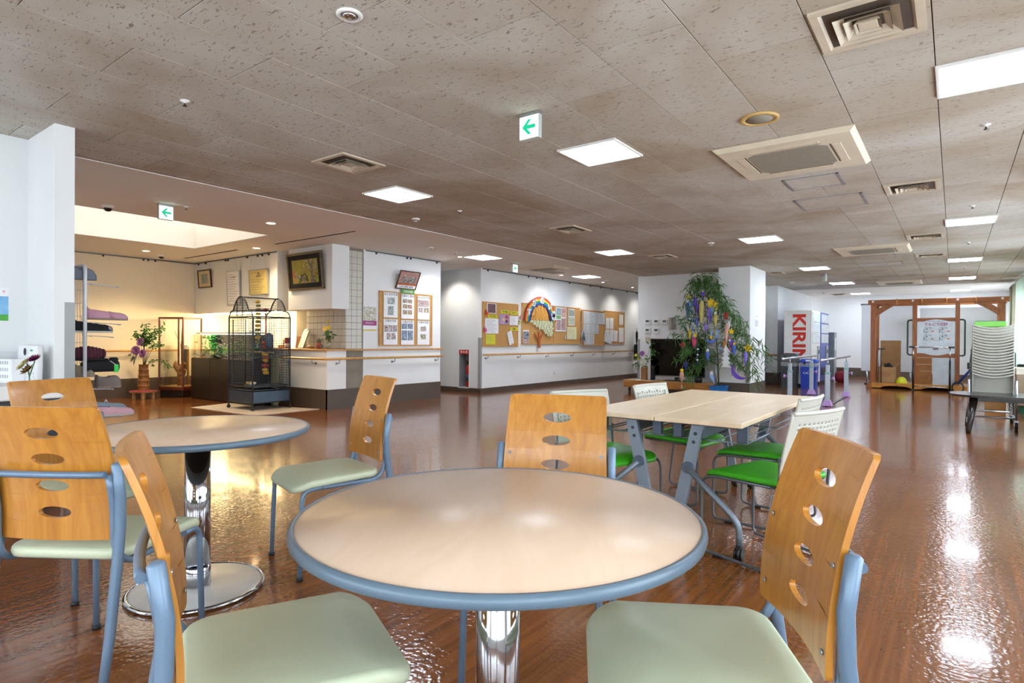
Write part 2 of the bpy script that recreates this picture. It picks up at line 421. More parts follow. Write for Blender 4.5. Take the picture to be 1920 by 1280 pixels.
# television wall, pillar, walls behind the vending machines, back wall
wv = struct('wall_television', MB().box(-5.77, -3.95, 12.5, 16.5, 0, HC), M_WALL)
MB().box(-5.776, -5.72, 12.494, 12.55, .09, 1.12).build('corner_guard', M_GUARD, wv)
struct('baseboard_television', MB().box(-5.778, -3.74, 12.492, 12.5, 0, .09), M_BASE)
wq = struct('wall_pillar', MB().box(-3.74, -3.14, 11.8, 12.95, 0, HC), M_WALL)
MB().box(-3.21, -3.134, 11.794, 11.85, .29, 1.2).build('corner_guard', M_GUARD, wq)
struct('baseboard_pillar', MB().box(-3.748, -3.132, 11.792, 12.958, 0, .28), M_BASE)
struct('wall_vending', MB().box(-4.4, -3.67, 16.4, 21, 0, HC), M_WALL)
struct('baseboard_vending', MB().box(-4.4, -3.662, 16.392, 20.5, 0, .27), M_BASE)
struct('wall_back', MB().box(-4.4, XR+.1, YF, YF+.1, 0, HC), M_WALL)
struct('baseboard_back', MB().box(-3.7, XR, YF-.01, YF, 0, .27), M_BASE)

# window wall on the right and behind the camera (daylight)
M_SASH = mat('aluminium_sash', '#c9ccce', .35, .7, var=.02)
mb = MB().box(XR, XR+.12, YB-.1, YF+.1, 0, .45).box(XR, XR+.12, YB-.1, YF+.1, 2.2, HC)
ywin = []
y = YB-.1
while y < YF:
    mb.box(XR, XR+.12, y, y+.45, .45, 2.2); ywin.append((y+.45, min(y+2.9, YF))); y += 2.9
struct('wall_right', mb, M_WALL)
mb = MB().box(-5.55, XR+.12, YB-.12, YB, 0, .45).box(-5.55, XR+.12, YB-.12, YB, 2.2, HC)
xwin = []
for i in range(3):
    xa = -5.55 + i*2.3; mb.box(xa, xa+.35, YB-.12, YB, .45, 2.2); xwin.append((xa+.35, xa+2.3))
mb.box(1.35, XR+.12, YB-.12, YB, .45, 2.2)
struct('wall_rear', mb, M_WALL)
n = 1
def window(n, a, b, axis):
    m1 = MB(); m2 = MB(); w = .05
    def bx(m, u0, u1, d0, d1, z0, z1):
        m.box(XR+d0, XR+d1, u0, u1, z0, z1) if axis == 'y' else m.box(u0, u1, YB-d1, YB-d0, z0, z1)
    bx(m1, a, b, .03, .09, .45, .45+w); bx(m1, a, b, .03, .09, 2.2-w, 2.2); mid = (a+b)/2
    for u in (a, mid-w/2, b-w): bx(m1, u, u+w, .03, .09, .45, 2.2)
    bx(m2, a, b, .055, .06, .5, 2.15)
    o = struct('window_%d' % n, m1, M_SASH); m2.build('window_pane', M_GLASS, o)
for a, b in ywin: window(n, a, b, 'y'); n += 1
for a, b in xwin: window(n, a, b, 'x'); n += 1

# handrails with their brackets
M_BRK = mat('bracket_metal', '#9a9da0', .3, .8, var=.03)
def handrail(label, pts, marks, nrm, z, parent_walls=None):
    t_ = thing('handrail', label, 'handrail')
    MB().tube(pts, .018, 12).build('rail', M_RAIL, t_)
    for (x, y, nx, ny) in marks:
        b = MB(); b.cyl((x-nx*.075, y-ny*.075, z-.075), (x-nx*.069, y-ny*.069, z-.075), .022)
        b.tube(fillet([(x-nx*.072, y-ny*.072, z-.075), (x-nx*.0, y-ny*.0, z-.075), (x, y, z-.012)], .03), .007)
        b.build('bracket', M_BRK, t_)
d = .075
handrail('long wooden handrail under the row of cork notice boards', [(XW+d, 9.2, .775), (XW+d, 17.3, .775)], [(XW+d, 9.36+1.12*i, 1, 0) for i in range(7)], (1, 0), .775)
handrail('wooden handrail wrapping the corner of the reception counter below its ledge',
         fillet([(-8.9, YC-d, .775), (XW+d, YC-d, .775), (XW+d, 8.03, .775)], .06), [(-8.7, YC-d, 0, -1), (-7.95, YC-d, 0, -1), (XW+d, 5.72, 1, 0), (XW+d, 6.85, 1, 0), (XW+d, 7.9, 1, 0)], None, .775)
handrail('wooden handrail on the cream wall behind the flower vase', [(XL+d, 1.6, .84), (XL+d, 5.2, .84)], [(XL+d, 2.3, 1, 0), (XL+d, 3.55, 1, 0), (XL+d, 4.4, 1, 0)], None, .84)
handrail('short wooden handrail beside the pillar behind the bamboo', [(-3.72, 12.5-d, .775), (-5.2, 12.5-d, .775)], [(-4.2, 12.5-d, 0, -1), (-5.0, 12.5-d, 0, -1)], None, .775)
handrail('wooden handrail on the wall left of the vending machines', [(-4.38, 16.4-d, .74), (-3.66, 16.4-d, .74)], [(-4.1, 16.4-d, 0, -1), (-3.8, 16.4-d, 0, -1)], None, .74)
# picture rails under the ceiling
M_PR = mat('picture_rail_grey', '#77797a', .4, .6)
def picrail(label, p0, p1, hooks):
    t_ = thing('picture_rail', label, 'picture rail')
    b = MB(); x0, y0 = p0; x1, y1 = p1
    b.box(min(x0, x1)-.006, max(x0, x1)+.006, min(y0, y1)-.006, max(y0, y1)+.006, HC-.022, HC-.004); b.build('track', M_PR, t_)
    for f_ in hooks:
        x, y = x0+(x1-x0)*f_, y0+(y1-y0)*f_
        MB().box(x-.012, x+.012, y-.012, y+.012, HC-.05, HC-.022).build('hook', M_DARK, t_)
picrail('grey picture rail above the cork notice boards', (XW+.012, 9.25), (XW+.012, 17.3), [.02, .2, .24, .27, .42, .55, .62, .7, .82, .9])
picrail('grey picture rail above the wall of photo sheets', (XW+.012, 6.28), (XW+.012, 8.0), [.12, .52, .57, .95])
picrail('grey picture rail above the framed certificates', (XL, YC-.012), (-9.05, YC-.012), [.06, .16, .42, .45, .68, .8, .85, .92])
picrail('grey picture rail on the cream wall of the hall', (XL+.012, 1.5), (XL+.012, 5.5), [.5, .62, .78, .8, .83])
# ------------------------------------------------------------------ ceiling fixtures
def led(x0, x1, y0, y1, label):
    t_ = thing('ceiling_light', label, 'ceiling light', ((x0+x1)/2, (y0+y1)/2, HC), 0, 'square LED ceiling lights')
    w, l = (x1-x0)/2, (y1-y0)/2; k = .018
    m = MB()
    m.cbox(-w-k, w+k, -l-k, -l, -.014, .002, .003).cbox(-w-k, w+k, l, l+k, -.014, .002, .003).cbox(-w-k, -w, -l, l, -.014, .002, .003).cbox(w, w+k, -l, l, -.014, .002, .003)
    m.build('frame', M_WHITE, t_)
    MB().box(-w, w, -l, l, -.010, 0).build('diffuser', M_LED, t_)
led(-.075, .375, 3.80, 4.25, 'square LED ceiling light cut by the right edge of the picture')
led(-2.41, -1.96, 3.81, 4.26, 'bright square LED ceiling light beside the nearest green arrow sign')
led(-4.69, -4.23, 3.81, 4.27, 'square LED ceiling light near the smooth plaster ceiling, left of the nearest arrow sign')
led(-.085, .365, 8.58, 9.05, 'square LED ceiling light second along the window side')
led(-2.43, -1.97, 8.55, 9.02, 'square LED ceiling light above and left of the white pillar')
led(-4.70, -4.26, 8.52, 9.02, 'square LED ceiling light on the tiled ceiling before the notice boards')
led(-.095, .36, 12.65, 13.13, 'square LED ceiling light third along the window side')
led(-2.44, -1.98, 12.6, 13.12, 'square LED ceiling light just right of the white pillar top')
led(-.10, .36, 16.24, 16.85, 'square LED ceiling light fourth along the window side')
led(-2.46, -1.99, 16.2, 16.8, 'square LED ceiling light over the vending machines')
led(-.10, .35, 20.1, 20.62, 'small far LED ceiling light above the wooden exercise frame')
led(-2.49, -2.02, 20.1, 20.62, 'small far LED ceiling light left of the wooden exercise frame')
led(-6.87, -6.42, 7.76, 8.27, 'square LED light in the plaster ceiling before the corridor opening')
led(-6.94, -6.48, 11.52, 12.05, 'square LED light in the plaster ceiling by the row of notice boards')

M_VENT = mat('cream_vent_metal', '#cbbda6', .5, var=.05)
M_VDARK = mat('vent_dark', '#54463a', .9)
def vent(x0, x1, y0, y1, label):
    t_ = thing('ceiling_vent', label, 'air vent', ((x0+x1)/2, (y0+y1)/2, HC), 0, 'square ceiling air vents')
    w, l = (x1-x0)/2+.03, (y1-y0)/2+.03
    def ring(m, a, b, c, d_, za, zb):
        # frustum wall from half sizes (a,b) at za to (c,d) at zb
        v = [(-a,-b,za),(a,-b,za),(a,b,za),(-a,b,za),(-c,-d_,zb),(c,-d_,zb),(c,d_,zb),(-c,d_,zb)]
        m.add(v, [(0,1,5,4),(1,2,6,5),(2,3,7,6),(3,0,4,7)])
    m = MB(); ring(m, w, l, w, l, 0, -.012); ring(m, w, l, w-.035, l-.035, -.012, -.012); ring(m, w-.035, l-.035, w-.06, l-.06, -.012, .012)
    m.build('frame', M_VENT, t_, fix=False)
    MB().box(-w+.03, w-.03, -l+.03, l-.03, -.001, .003).build('plenum', M_VDARK, t_)
    for f_ in (.74, .52, .30):
        m = MB(); a, b = (w-.04)*f_, (l-.04)*f_
        ring(m, a, b, a*.72, b*.72, -.026, -.002); ring(m, a-.004, b-.004, a*.72-.004, b*.72-.004, -.024, -.001)
        m.build('louvre', M_VENT, t_, fix=False)
    MB().cbox(-w*.18, w*.18, -l*.18, l*.18, -.022, -.016, .003).build('core', M_VENT, t_)
vent(-.50, -.14, 2.88, 3.27, 'large square ceiling air vent at the top right')
vent(-.507, -.142, 6.42, 6.81, 'ceiling air vent right of the two access hatches')
vent(-.507, -.147, 9.59, 9.95, 'ceiling air vent in front of the middle cassette air conditioner')
vent(-.50, -.15, 11.77, 12.08, 'ceiling air vent just behind the middle cassette air conditioner')
vent(-4.17, -3.82, 2.90, 3.27, 'ceiling air vent nearest the smooth plaster ceiling of the hall')
vent(-4.17, -3.86, 6.42, 6.83, 'ceiling air vent between the arrow sign and the notice boards')
vent(-4.16, -3.855, 9.47, 9.84, 'ceiling air vent in front of the television wall')
vent(-3.12, -2.9, 13.1, 13.5, 'dark ceiling air vent right behind the pillar')
vent(-3.0, -2.7, 20.2, 20.6, 'far ceiling air vent above the vending machines')

M_AC = mat('cream_plastic', '#d8ccb4', .45, var=.03)
M_ACG = mat('grey_intake_grille', '#8f887a', .7, var=.04, scale=40.)
def cassette(x0, x1, y0, y1, label):
    t_ = thing('air_conditioner', label, 'air conditioner', ((x0+x1)/2, (y0+y1)/2, HC), 0, 'ceiling cassette air conditioners')
    w, l = (x1-x0)/2, (y1-y0)/2
    v = [(-w,-l,-.004),(w,-l,-.004),(w,l,-.004),(-w,l,-.004)]; k = .03
    v += [(-w+k,-l+k,-.032),(w-k,-l+k,-.032),(w-k,l-k,-.032),(-w+k,l-k,-.032)]; v += [(-w,-l,.004),(w,-l,.004),(w,l,.004),(-w,l,.004)]
    MB().add(v, [(0,1,5,4),(1,2,6,5),(2,3,7,6),(3,0,4,7),(7,6,5,4),(8,9,1,0),(9,10,2,1),(10,11,3,2),(11,8,0,3),(8,11,10,9)]).build('panel', M_AC, t_)
    a, b = w*.58, l*.58; c = w*.12
    poly = [(-a+c,-b),(a-c,-b),(a,-b+c),(a,b-c),(a-c,b),(-a+c,b),(-a,b-c),(-a,-b+c)]
    MB().prism(poly, -.037, -.03, 'xy').build('intake_grille', M_ACG, t_)
    for i in range(4):
        m = MB()
        if i < 2:
            s_ = -1 if i == 0 else 1; m.cbox(-w*.5, w*.5, s_*l*.70-l*.06, s_*l*.70+l*.06, -.036, -.031, .002)
        else:
            s_ = -1 if i == 2 else 1; m.cbox(s_*w*.70-w*.06, s_*w*.70+w*.06, -l*.5, l*.5, -.036, -.031, .002)
        fl_ = m.build('louvre_flap', M_AC, t_)
        m = MB()
        if i < 2: m.box(-w*.51, w*.51, s_*l*.62-.006, s_*l*.62+.003, -.0335, -.031)
        else: m.box(s_*w*.62-.006, s_*w*.62+.003, -l*.51, l*.51, -.0335, -.031)
        m.build('slot', M_VDARK, fl_)
cassette(-1.48, -.54, 4.48, 5.45, 'cream cassette air conditioner in the ceiling, nearest and largest of three')
cassette(-1.52, -.535, 10.28, 11.2, 'cream cassette air conditioner in the ceiling, middle of three')
cassette(-1.52, -.62, 16.5, 17.5, 'cream cassette air conditioner in the ceiling, farthest of three')
cassette(-7.08, -6.2, 9.62, 10.22, 'white cassette unit in the plaster ceiling above the first notice board')
M_HF = mat('hatch_frame_grey', '#a3a5aa', .4, .5)
def hatch(x0, x1, y0, y1, label):
    t_ = thing('ceiling_hatch', label, 'access hatch', ((x0+x1)/2, (y0+y1)/2, HC))
    w, l = (x1-x0)/2, (y1-y0)/2; k = .012
    MB().box(-w, w, -l, -l+k, -.006, 0).box(-w, w, l-k, l, -.006, 0).box(-w, -w+k*2, -l, l, -.006, 0).box(w-k*2, w, -l, l, -.006, 0).build('frame', M_HF, t_)
    MB().box(-w+k, w-k, -l+k, l-k, -.003, 0).build('panel', M_TILE, t_)
hatch(-1.25, -.80, 5.68, 6.12, 'framed ceiling access hatch right behind the nearest air conditioner')
hatch(-1.33, -.72, 6.56, 7.14, 'larger framed ceiling access hatch, second behind the nearest air conditioner')
hatch(-1.28, -.79, 11.43, 11.83, 'framed access hatch right behind the middle air conditioner')
hatch(-1.36, -.75, 12.6, 13.15, 'framed access hatch, second behind the middle air conditioner')
hatch(-7.07, -6.74, 10.43, 10.9, 'framed access hatch in the plaster ceiling before the rainbow board')

t_ = thing('ceiling_speaker', 'round ceiling loudspeaker with a yellowed rim', 'loudspeaker', (-1.018, 4.01, HC))
MB().lathe([(.118, .002), (.118, -.008), (.110, -.013), (.088, -.011), (.086, -.004)], 36).build('rim', mat('yellowed_rim', '#c9a867', .5), t_)
MB().lathe([(.088, -.003), (.088, -.008), (.0, -.010)], 36).build('grille', M_ACG, t_)
t_ = thing('ceiling_spotlight', 'round recessed emergency spotlight with a chrome reflector at the top left', 'spotlight', (-2.162, 1.668, HC))
MB().lathe([(.058, .002), (.058, -.006), (.05, -.011), (.038, -.009), (.036, .0)], 28).build('rim', M_WHITE, t_)
MB().lathe([(.037, -.004), (.025, -.016), (.012, -.020), (0, -.021)], 20).build('reflector', M_CHROME, t_)
MB().ball((0, 0, -.019), .012, 10, 6).build('bulb', M_GLASS, t_)
M_WARM = emitter('warm_downlight', '#ffdfae', 40.)
def downlight(x, y, label, power=22., blend=.9, size=2.2, aim=None, col=(1, .80, .55), r=.055, em=None):
    t_ = thing('downlight', label, 'downlight', (x, y, HC))
    MB().lathe([(r+.012, .002), (r+.012, -.004), (r, -.007), (r-.004, -.003)], 24).build('rim', M_WHITE, t_)
    MB().lathe([(r-.002, .0), (r-.002, -.003), (0, -.003)], 24).build('lens', em or M_WARM, t_)
    ld = bpy.data.lights.new('downlight_beam', 'SPOT'); ld.energy = power; ld.color = col; ld.spot_size = size; ld.spot_blend = blend; ld.shadow_soft_size = .05
    lo = link('downlight_beam', ld, t_); lo.location = (0, 0, -.02)
    if aim: lo.rotation_euler = Vector(aim).to_track_quat('-Z', 'Y').to_euler()
downlight(-10.866, 4.26, 'small lit downlight near the far corner of the hall', 85., col=(1, .74, .42))
downlight(-6.888, 4.133, 'small lit downlight right of the light well', 80., col=(1, .74, .42))
downlight(-9.0, 5.15, 'small lit downlight hidden above the bird cage', 45., col=(1, .74, .42))
M_SPOT = emitter('neutral_downlight', '#fff2dd', 25.)
for y, s_ in ((9.9, 'first'), (11.25, 'second'), (13.2, 'third'), (14.9, 'fourth'), (16.4, 'last')):
    downlight(-7.05, y, 'small wall-washer downlight, %s along the notice board wall' % s_, 24., 1.0, 1.9, (-.40, 0, -.8), (1, .95, .88), .04, M_SPOT)
downlight(-8.35, 8.6, 'small downlight inside the corridor opening', 34., .7, 1.6, (.1, .4, -.8), (1, .93, .82), .04, M_SPOT)
downlight(-6.95, 7.75, 'small wall-washer downlight at the end of the photo wall', 20., .6, 1.35, (-.55, 0, -.75), (1, .93, .82), .04, M_SPOT)
t_ = thing('strip_light', 'warm strip light tucked behind the bulkhead over the reception counter', 'strip light', (-10.45, 5.70, 1.556))
MB().box(-1.3, 1.3, -.03, .03, 0, .03).build('housing', M_WHITE, t_)
MB().box(-1.28, 1.28, -.024, .024, -.03, .0).build('tube', emitter('warm_tube', '#ffdf9e', 95.), t_)

M_EXIT = emitter('exit_sign_white', '#eafff4', 1.15); M_GRN = emitter('exit_sign_green', '#00b884', .55)
def exit_sign(loc, rz, label, up_glow=True):
    t_ = thing('exit_sign', label, 'exit sign', loc, rz)     # local: faces -Y
    MB().cbox(-.075, .075, 0, .036, -.168, -.012, .003).build('housing', mat('exit_housing', '#b8bdb6', .4, var=.02), t_)
    MB().cbox(-.079, .079, -.004, .04, -.02, -.001, .003).build('mount', M_STEEL, t_)
    f_ = MB().box(-.070, .070, -.003, .001, -.163, -.024).build('face', M_EXIT, t_)
    a = [(-.05,-.092),(-.005,-.045),(.020,-.045),(-.012,-.080),(.050,-.080),(.050,-.104),(-.012,-.104),(.020,-.139),(-.005,-.139)]
    MB().prism(a, -.0045, -.003).build('arrow', M_GRN, f_)
    m = MB(); m.box(.036, .0375, -.0045, -.003, -.155, -.130).box(.048, .0495, -.0045, -.003, -.155, -.130).box(.058, .0595, -.0045, -.003, -.155, -.130).box(.046, .0615, -.0045, -.003, -.132, -.130)
    m.build('pictogram', M_GRN, f_)
    MB().box(-.06, .06, .010, .026, -.0125, -.0115).build('light_slot', M_EXIT, t_)
exit_sign((-2.167, 3.06, HC), 0, 'lit white exit sign with a green left arrow, nearest the camera')
exit_sign((-6.86, 2.888, HC), PI/2, 'lit exit sign with a green left arrow beside the light well')
exit_sign((-6.70, 9.045, HC), PI/2, 'small lit exit sign with a green left arrow before the notice boards')
exit_sign((-2.2, 14.02, HC), PI/2+.5, 'lit exit sign seen edge-on above the parallel bars')

def dome(x, y, label):
    t_ = thing('dome_camera', label, 'security camera', (x, y, HC))
    MB().lathe([(.06, .002), (.06, -.02), (.052, -.03), (.044, -.032)], 24).build('housing', M_WHITE, t_)
    MB().lathe([(.044, -.026), (.040, -.045), (.026, -.062), (0, -.068)], 20).build('dome', mat('smoked_dome', '#15120f', .08), t_)
dome(-7.46, 2.54, 'white dome security camera left of the hall exit sign')
dome(-11.2, 4.64, 'white dome security camera in the far corner of the hall')
def slot(x0, x1, y, label):
    t_ = thing('slot_diffuser', label, 'air vent', ((x0+x1)/2, y, HC)); w = (x1-x0)/2
    MB().box(-w, w, -.035, .035, -.003, 0).build('slot', M_VDARK, t_); MB().box(-w-.01, w+.01, -.045, -.033, -.006, 0).box(-w-.01, w+.01, .033, .045, -.006, 0).build('frame', M_CEIL, t_)
slot(-11.3, -9.46, 5.07, 'long dark slot air vent above the certificates')
slot(-8.38, -6.46, 5.09, 'long dark slot air vent above the framed painting')
def sprinkler(x, y, label):
    t_ = thing('sprinkler', label, 'sprinkler', (x, y, HC), 0, 'ceiling sprinklers')
    MB().lathe([(.028, .001), (.028, -.003), (.012, -.008), (.008, -.016)], 14).build('rosette', M_WHITE, t_)
    MB().lathe([(.006, -.014), (.005, -.028), (.014, -.030), (.014, -.033), (0, -.034)], 10).build('nozzle', mat('brass_dark', '#4d4632', .4, .6), t_)
for (x, y), w in {(-3.762, 1.688): 'upper left of the picture', (-4.458, 4.963): 'behind the second square light', (.156, 4.99): 'right of the nearest air conditioner', (.142, 7.87): 'before the second light of the window side', (.15, 10.71): 'between the second and third light of the window side', (.138, 14.15): 'between the third and fourth light of the window side',
               (-6.8, 3.07): 'above the hall exit sign', (-6.66, 7.31): 'in the plaster ceiling before the corridor'}.items():
    sprinkler(x, y, 'small ceiling sprinkler ' + w)
def smoke(x, y, label):
    t_ = thing('smoke_detector', label, 'smoke detector', (x, y, HC))
    MB().lathe([(.05, .001), (.05, -.012), (.046, -.016), (.028, -.018), (.026, -.034), (.0, -.038)], 20).build('body', M_WHITE, t_)
    MB().lathe([(.0275, -.022), (.0275, -.03)], 20).build('vent_band', M_DARK, t_)
smoke(-5.18, 4.98, 'white smoke detector on the tiled ceiling near the plaster edge')
smoke(-6.624, 6.70, 'white smoke detector on the plaster ceiling before the photo wall')
smoke(-6.74, 12.8, 'round smoke detector near the end of the notice board wall')
smoke(-3.18, 15.6, 'round smoke detector right of the pillar')
smoke(-2.88, 8.71, 'round smoke detector before the bamboo')
smoke(-3.1, 19.5, 'dark smoke detector over the vending machines')
# ------------------------------------------------------------------ café chairs
M_CHW = wood('honey_beech_ply', '#c98b38', '#ac6c22', .32, .35, 2.2, (7, 7, .55), 2.2)
M_TUB = mat('blue_grey_tube', '#6c849c', .32, .15, var=.03)
M_SEAT = mat('sage_vinyl', '#cbd4b6', .42, var=.03, scale=4., bump=.06, bscale=300.)
M_CAP = mat('black_rubber', '#161616', .6)
def ycurve(x, z):
    zs = [(.46, -.213), (.52, -.214), (.60, -.218), (.70, -.234), (.80, -.262), (.90, -.302)]
    for (z0, y0), (z1, y1) in zip(zs, zs[1:]):
        if z <= z1 or z1 == .90:
            t = (z-z0)/(z1-z0); yb = y0+(y1-y0)*t; break
    # smooth the polyline
    yb = -.2125 - .55*max(0, z-.52)**2 - .018*max(0, z-.52)
    return yb + .55*x*x
def hw(z):
    w = .190 - (.190-.177)*max(0, (z-.485)/.41)
    r = .010; top = .895
    if z > top-r: w += -r + math.sqrt(max(0, r*r-(z-(top-r))**2))
    b = .485
    if z < b+r: w += -r + math.sqrt(max(0, r*r-((b+r)-z)**2))
    return w
def back_panel():
    m = MB(); TH = .013
    def P3(x, z, side): return (x, ycurve(x, z) + (0 if side == 0 else -TH), z)
    holes = [.815, .735, .652, .570]; hb = .030; A, B = .052, .0175
    def grid_band(z0, z1, nz, nx=14):
        zs = [z0+(z1-z0)*j/nz for j in range(nz+1)]
        for s_ in (0, 1):
            v = []
            for z in zs:
                for i in range(nx+1): v.append(P3(hw(z)*(2*i/nx-1), z, s_))
            f = [(j*(nx+1)+i, j*(nx+1)+i+1, (j+1)*(nx+1)+i+1, (j+1)*(nx+1)+i) for j in range(nz) for i in range(nx)]
            m.add(v, f if s_ else [q[::-1] for q in f], True)
    def hole_band(zc):
        n = 40; angs = [2*PI*k/n for k in range(n)]
        for c_ in (math.atan2(hb, hw(zc)), PI-math.atan2(hb, hw(zc)), PI+math.atan2(hb, hw(zc)), 2*PI-math.atan2(hb, hw(zc))):
            k = min(range(n), key=lambda q: abs(angs[q]-c_)); angs[k] = c_
        def outer(a):
            c, s_ = math.cos(a), math.sin(a)
            t = min(hw(zc)/abs(c) if abs(c) > 1e-9 else 1e9, hb/abs(s_) if abs(s_) > 1e-9 else 1e9)
            z = zc+t*s_; x = t*c
            if abs(abs(x)-hw(zc)) < 1e-6: x = math.copysign(hw(z), x)
            return x, z
        # ellipse points are matched to the outer rays
        rings = []
        for t in (0, .12, .35, .65, 1):
            R = []
            for a in angs:
                ox, oz = outer(a); d_ = math.hypot(ox, oz-zc); c, s_ = (ox/d_, (oz-zc)/d_)
                te = 1/math.sqrt((c/A)**2+(s_/B)**2); ex, ez = te*c, zc+te*s_
                R.append((ex+(ox-ex)*t, ez+(oz-ez)*t))
            rings.append(R)
        for s_ in (0, 1):
            v = [P3(x, z, s_) for R in rings for x, z in R]
            f = [(j*n+k, j*n+(k+1) % n, (j+1)*n+(k+1) % n, (j+1)*n+k) for j in range(len(rings)-1) for k in range(n)]
            m.add(v, f[:] if s_ == 0 else [q[::-1] for q in f], True)
        v = [P3(x, z, 0) for x, z in rings[0]] + [P3(x, z, 1) for x, z in rings[0]]
        m.add(v, [(n+k, n+(k+1) % n, (k+1) % n, k) for k in range(n)], True)
    zs = [.485]
    edges = [(.485, holes[3]-hb, 8)]
    for a, b in ((3, 2), (2, 1), (1, 0)): edges.append((holes[a]+hb, holes[b]-hb, 1))
    edges.append((holes[0]+hb, .895, 8))
    for a, b, k in edges: grid_band(a, b, k)
    for zc in holes: hole_band(zc)
    # outer edge band
    zz = [.485+.41*i/60 for i in range(61)]
    path = [(-hw(z), z) for z in zz] + [(hw(.895)*(2*i/10-1), .895) for i in range(1, 10)] + [(hw(z), z) for z in reversed(zz)] + [(hw(.485)*(1-2*i/10), .485) for i in range(1, 10)]
    n = len(path)
    m.add([P3(x, z, 0) for x, z in path] + [P3(x, z, 1) for x, z in path], [(n+k, n+(k+1) % n, (k+1) % n, k) for k in range(n)], True)
    return m
def cushion(w, d, h, r=.06, rf=None, drop=0., n=12, crown=.004, z0=0., edge=.016, wr=None):
    """soft pad: rounded rectangle, rounded edge, optional roll-down at the front (+y)"""
    wr = wr or w
    def outline(ins):
        pts = []
        for (sx, sy) in ((1, 1), (-1, 1), (-1, -1), (1, -1)):
            rr = max(.004, (rf if (rf and sy > 0) else r)-ins)
            W2 = (w if sy > 0 else wr)/2-ins; D2 = d/2-ins
            cx, cy = sx*(W2-rr), sy*(D2-rr); a0 = {(1, 1): 0, (-1, 1): PI/2, (-1, -1): PI, (1, -1): 1.5*PI}[(sx, sy)]
            for k in range(n+1):
                a = a0+PI/2*k/n; pts.append((cx+rr*math.cos(a), cy+rr*math.sin(a)))
        return pts
    lay = [(edge*.8, 0), (edge*.25, edge*.25), (0, h*.45), (edge*.12, h-edge*.6), (edge*.5, h-edge*.18), (edge, h)]
    v = []; N_ = 4*(n+1)
    for ins, z in lay: v += [(x, y, z) for x, y in outline(ins)]
    o = outline(edge)
    for s_ in (.8, .6, .4, .2): v += [(x*s_, y*s_, h+crown*(1-s_*s_)) for x, y in o]
    v.append((0, 0, h+crown)); m = MB(); R = len(lay)+4
    f = [(j*N_+k, j*N_+(k+1) % N_, (j+1)*N_+(k+1) % N_, (j+1)*N_+k) for j in range(R-1) for k in range(N_)]
    f += [((R-1)*N_+k, (R-1)*N_+(k+1) % N_, R*N_) for k in range(N_)]
    f.append(tuple(range(N_-1, -1, -1)))
    vv = []
    for x, y, z in v:
        t = max(0, (y-(d/2-.13))/.13); vv.append((x, y, z+z0-drop*t*t))
    m.add(vv, f, True); return m
def make_cafe_chair(label, fx, fy, fmx, fmy):
    L_ = math.hypot(fx, fy); fx, fy = fx/L_, fy/L_
    t_ = thing('cafe_chair', label, 'chair', (fmx-.2*fx, fmy-.2*fy, 0), facing(fx, fy), 'honey beech café chairs')
    if not hasattr(make_cafe_chair, 'me'):
        D = {}
        D['seat'] = (cushion(.425, .43, .034, .07, .075, .038, 10, .004, .418, .014, .40).tf(Matrix.Translation((0, .012, 0))), M_SEAT)
        D['backrest'] = (back_panel(), M_CHW)
        r = .0105
        for s_ in (-1, 1):
            D['leg%d' % s_] = (MB().tube(fillet([(s_*.204, .205, .012), (s_*.198, .193, .401), (s_*.198, .10, .406)], .05, 8), r, 12), M_TUB)
            D['rail%d' % s_] = (MB().tube(fillet([(s_*.198, .10, .406), (s_*.194, -.175, .405), (s_*.183, -.222, .455), (s_*.182, ycurve(.182, .60)-.027, .60), (s_*.180, ycurve(.18, .705)-.027, .690)], .05, 8), r, 12), M_TUB)
            D['rear%d' % s_] = (MB().tube([(s_*.207, -.315, .012), (s_*.205, -.270, .22), (s_*.203, -.238, .42), (s_*.202, -.224, .53), (s_*.2, -.222, .62), (s_*.199, -.236, .718), (s_*.199, -.237, .7235)], [.0115, .0145, .0155, .0155, .0155, .015, .009], 14), M_TUB)
        D['crossbar'] = (MB().tube([(x, ycurve(x*.8, .70)-.036+.0*x, .692) for x in [-.18+.36*i/10 for i in range(11)]], r*.95, 12), M_TUB)
        D['under'] = (MB().cbox(-.19, .19, .09, .12, .395, .412, .003).cbox(-.19, .19, -.14, -.11, .395, .412, .003), M_TUB)
        for s_ in (-1, 1):
            for z in (.690, .53): D['screw%d%d' % (s_, z*1000)] = (MB().cyl((s_*.165, ycurve(.165, z)+.001, z), (s_*.165, ycurve(.165, z)+.004, z), .006, n=8), M_STEEL)
        for s_ in (-1, 1):
            D['capf%d' % s_] = (MB().cyl((s_*.204, .205, 0), (s_*.204, .205, .016), .0145), M_CAP); D['capr%d' % s_] = (MB().cyl((s_*.207, -.315, 0), (s_*.207, -.315, .016), .0145), M_CAP)
        make_cafe_chair.me = {}
        nm = {'leg': 'leg', 'rai': 'side_rail', 'rea': 'leg', 'cap': 'foot_cap', 'und': 'seat_bracket', 'scr': 'screw'}
        for k, (mb_, mt) in D.items():
            name = nm.get(k[:3], k); me = mb_.mesh(name); me.materials.append(mt); make_cafe_chair.me[k] = (name, me)
        import bmesh
        for k, (name, me) in make_cafe_chair.me.items():
            if k == 'backrest': continue
            bm = bmesh.new(); bm.from_mesh(me); bmesh.ops.remove_doubles(bm, verts=bm.verts, dist=2e-5); bmesh.ops.recalc_face_normals(bm, faces=bm.faces); bm.to_mesh(me); bm.free()
    objs = {}
    for k, (name, me) in make_cafe_chair.me.items():
        par = t_
        if k.startswith('capf'): par = objs['leg'+k[4:]]
        elif k.startswith('capr'): par = objs['rear'+k[4:]]
        elif k.startswith('screw'): par = objs['backrest']
        objs[k] = link(name, me, par)
    return t_
make_cafe_chair('honey wood café chair facing the camera across the nearest round table', .39, -.92, -.975, 1.395)
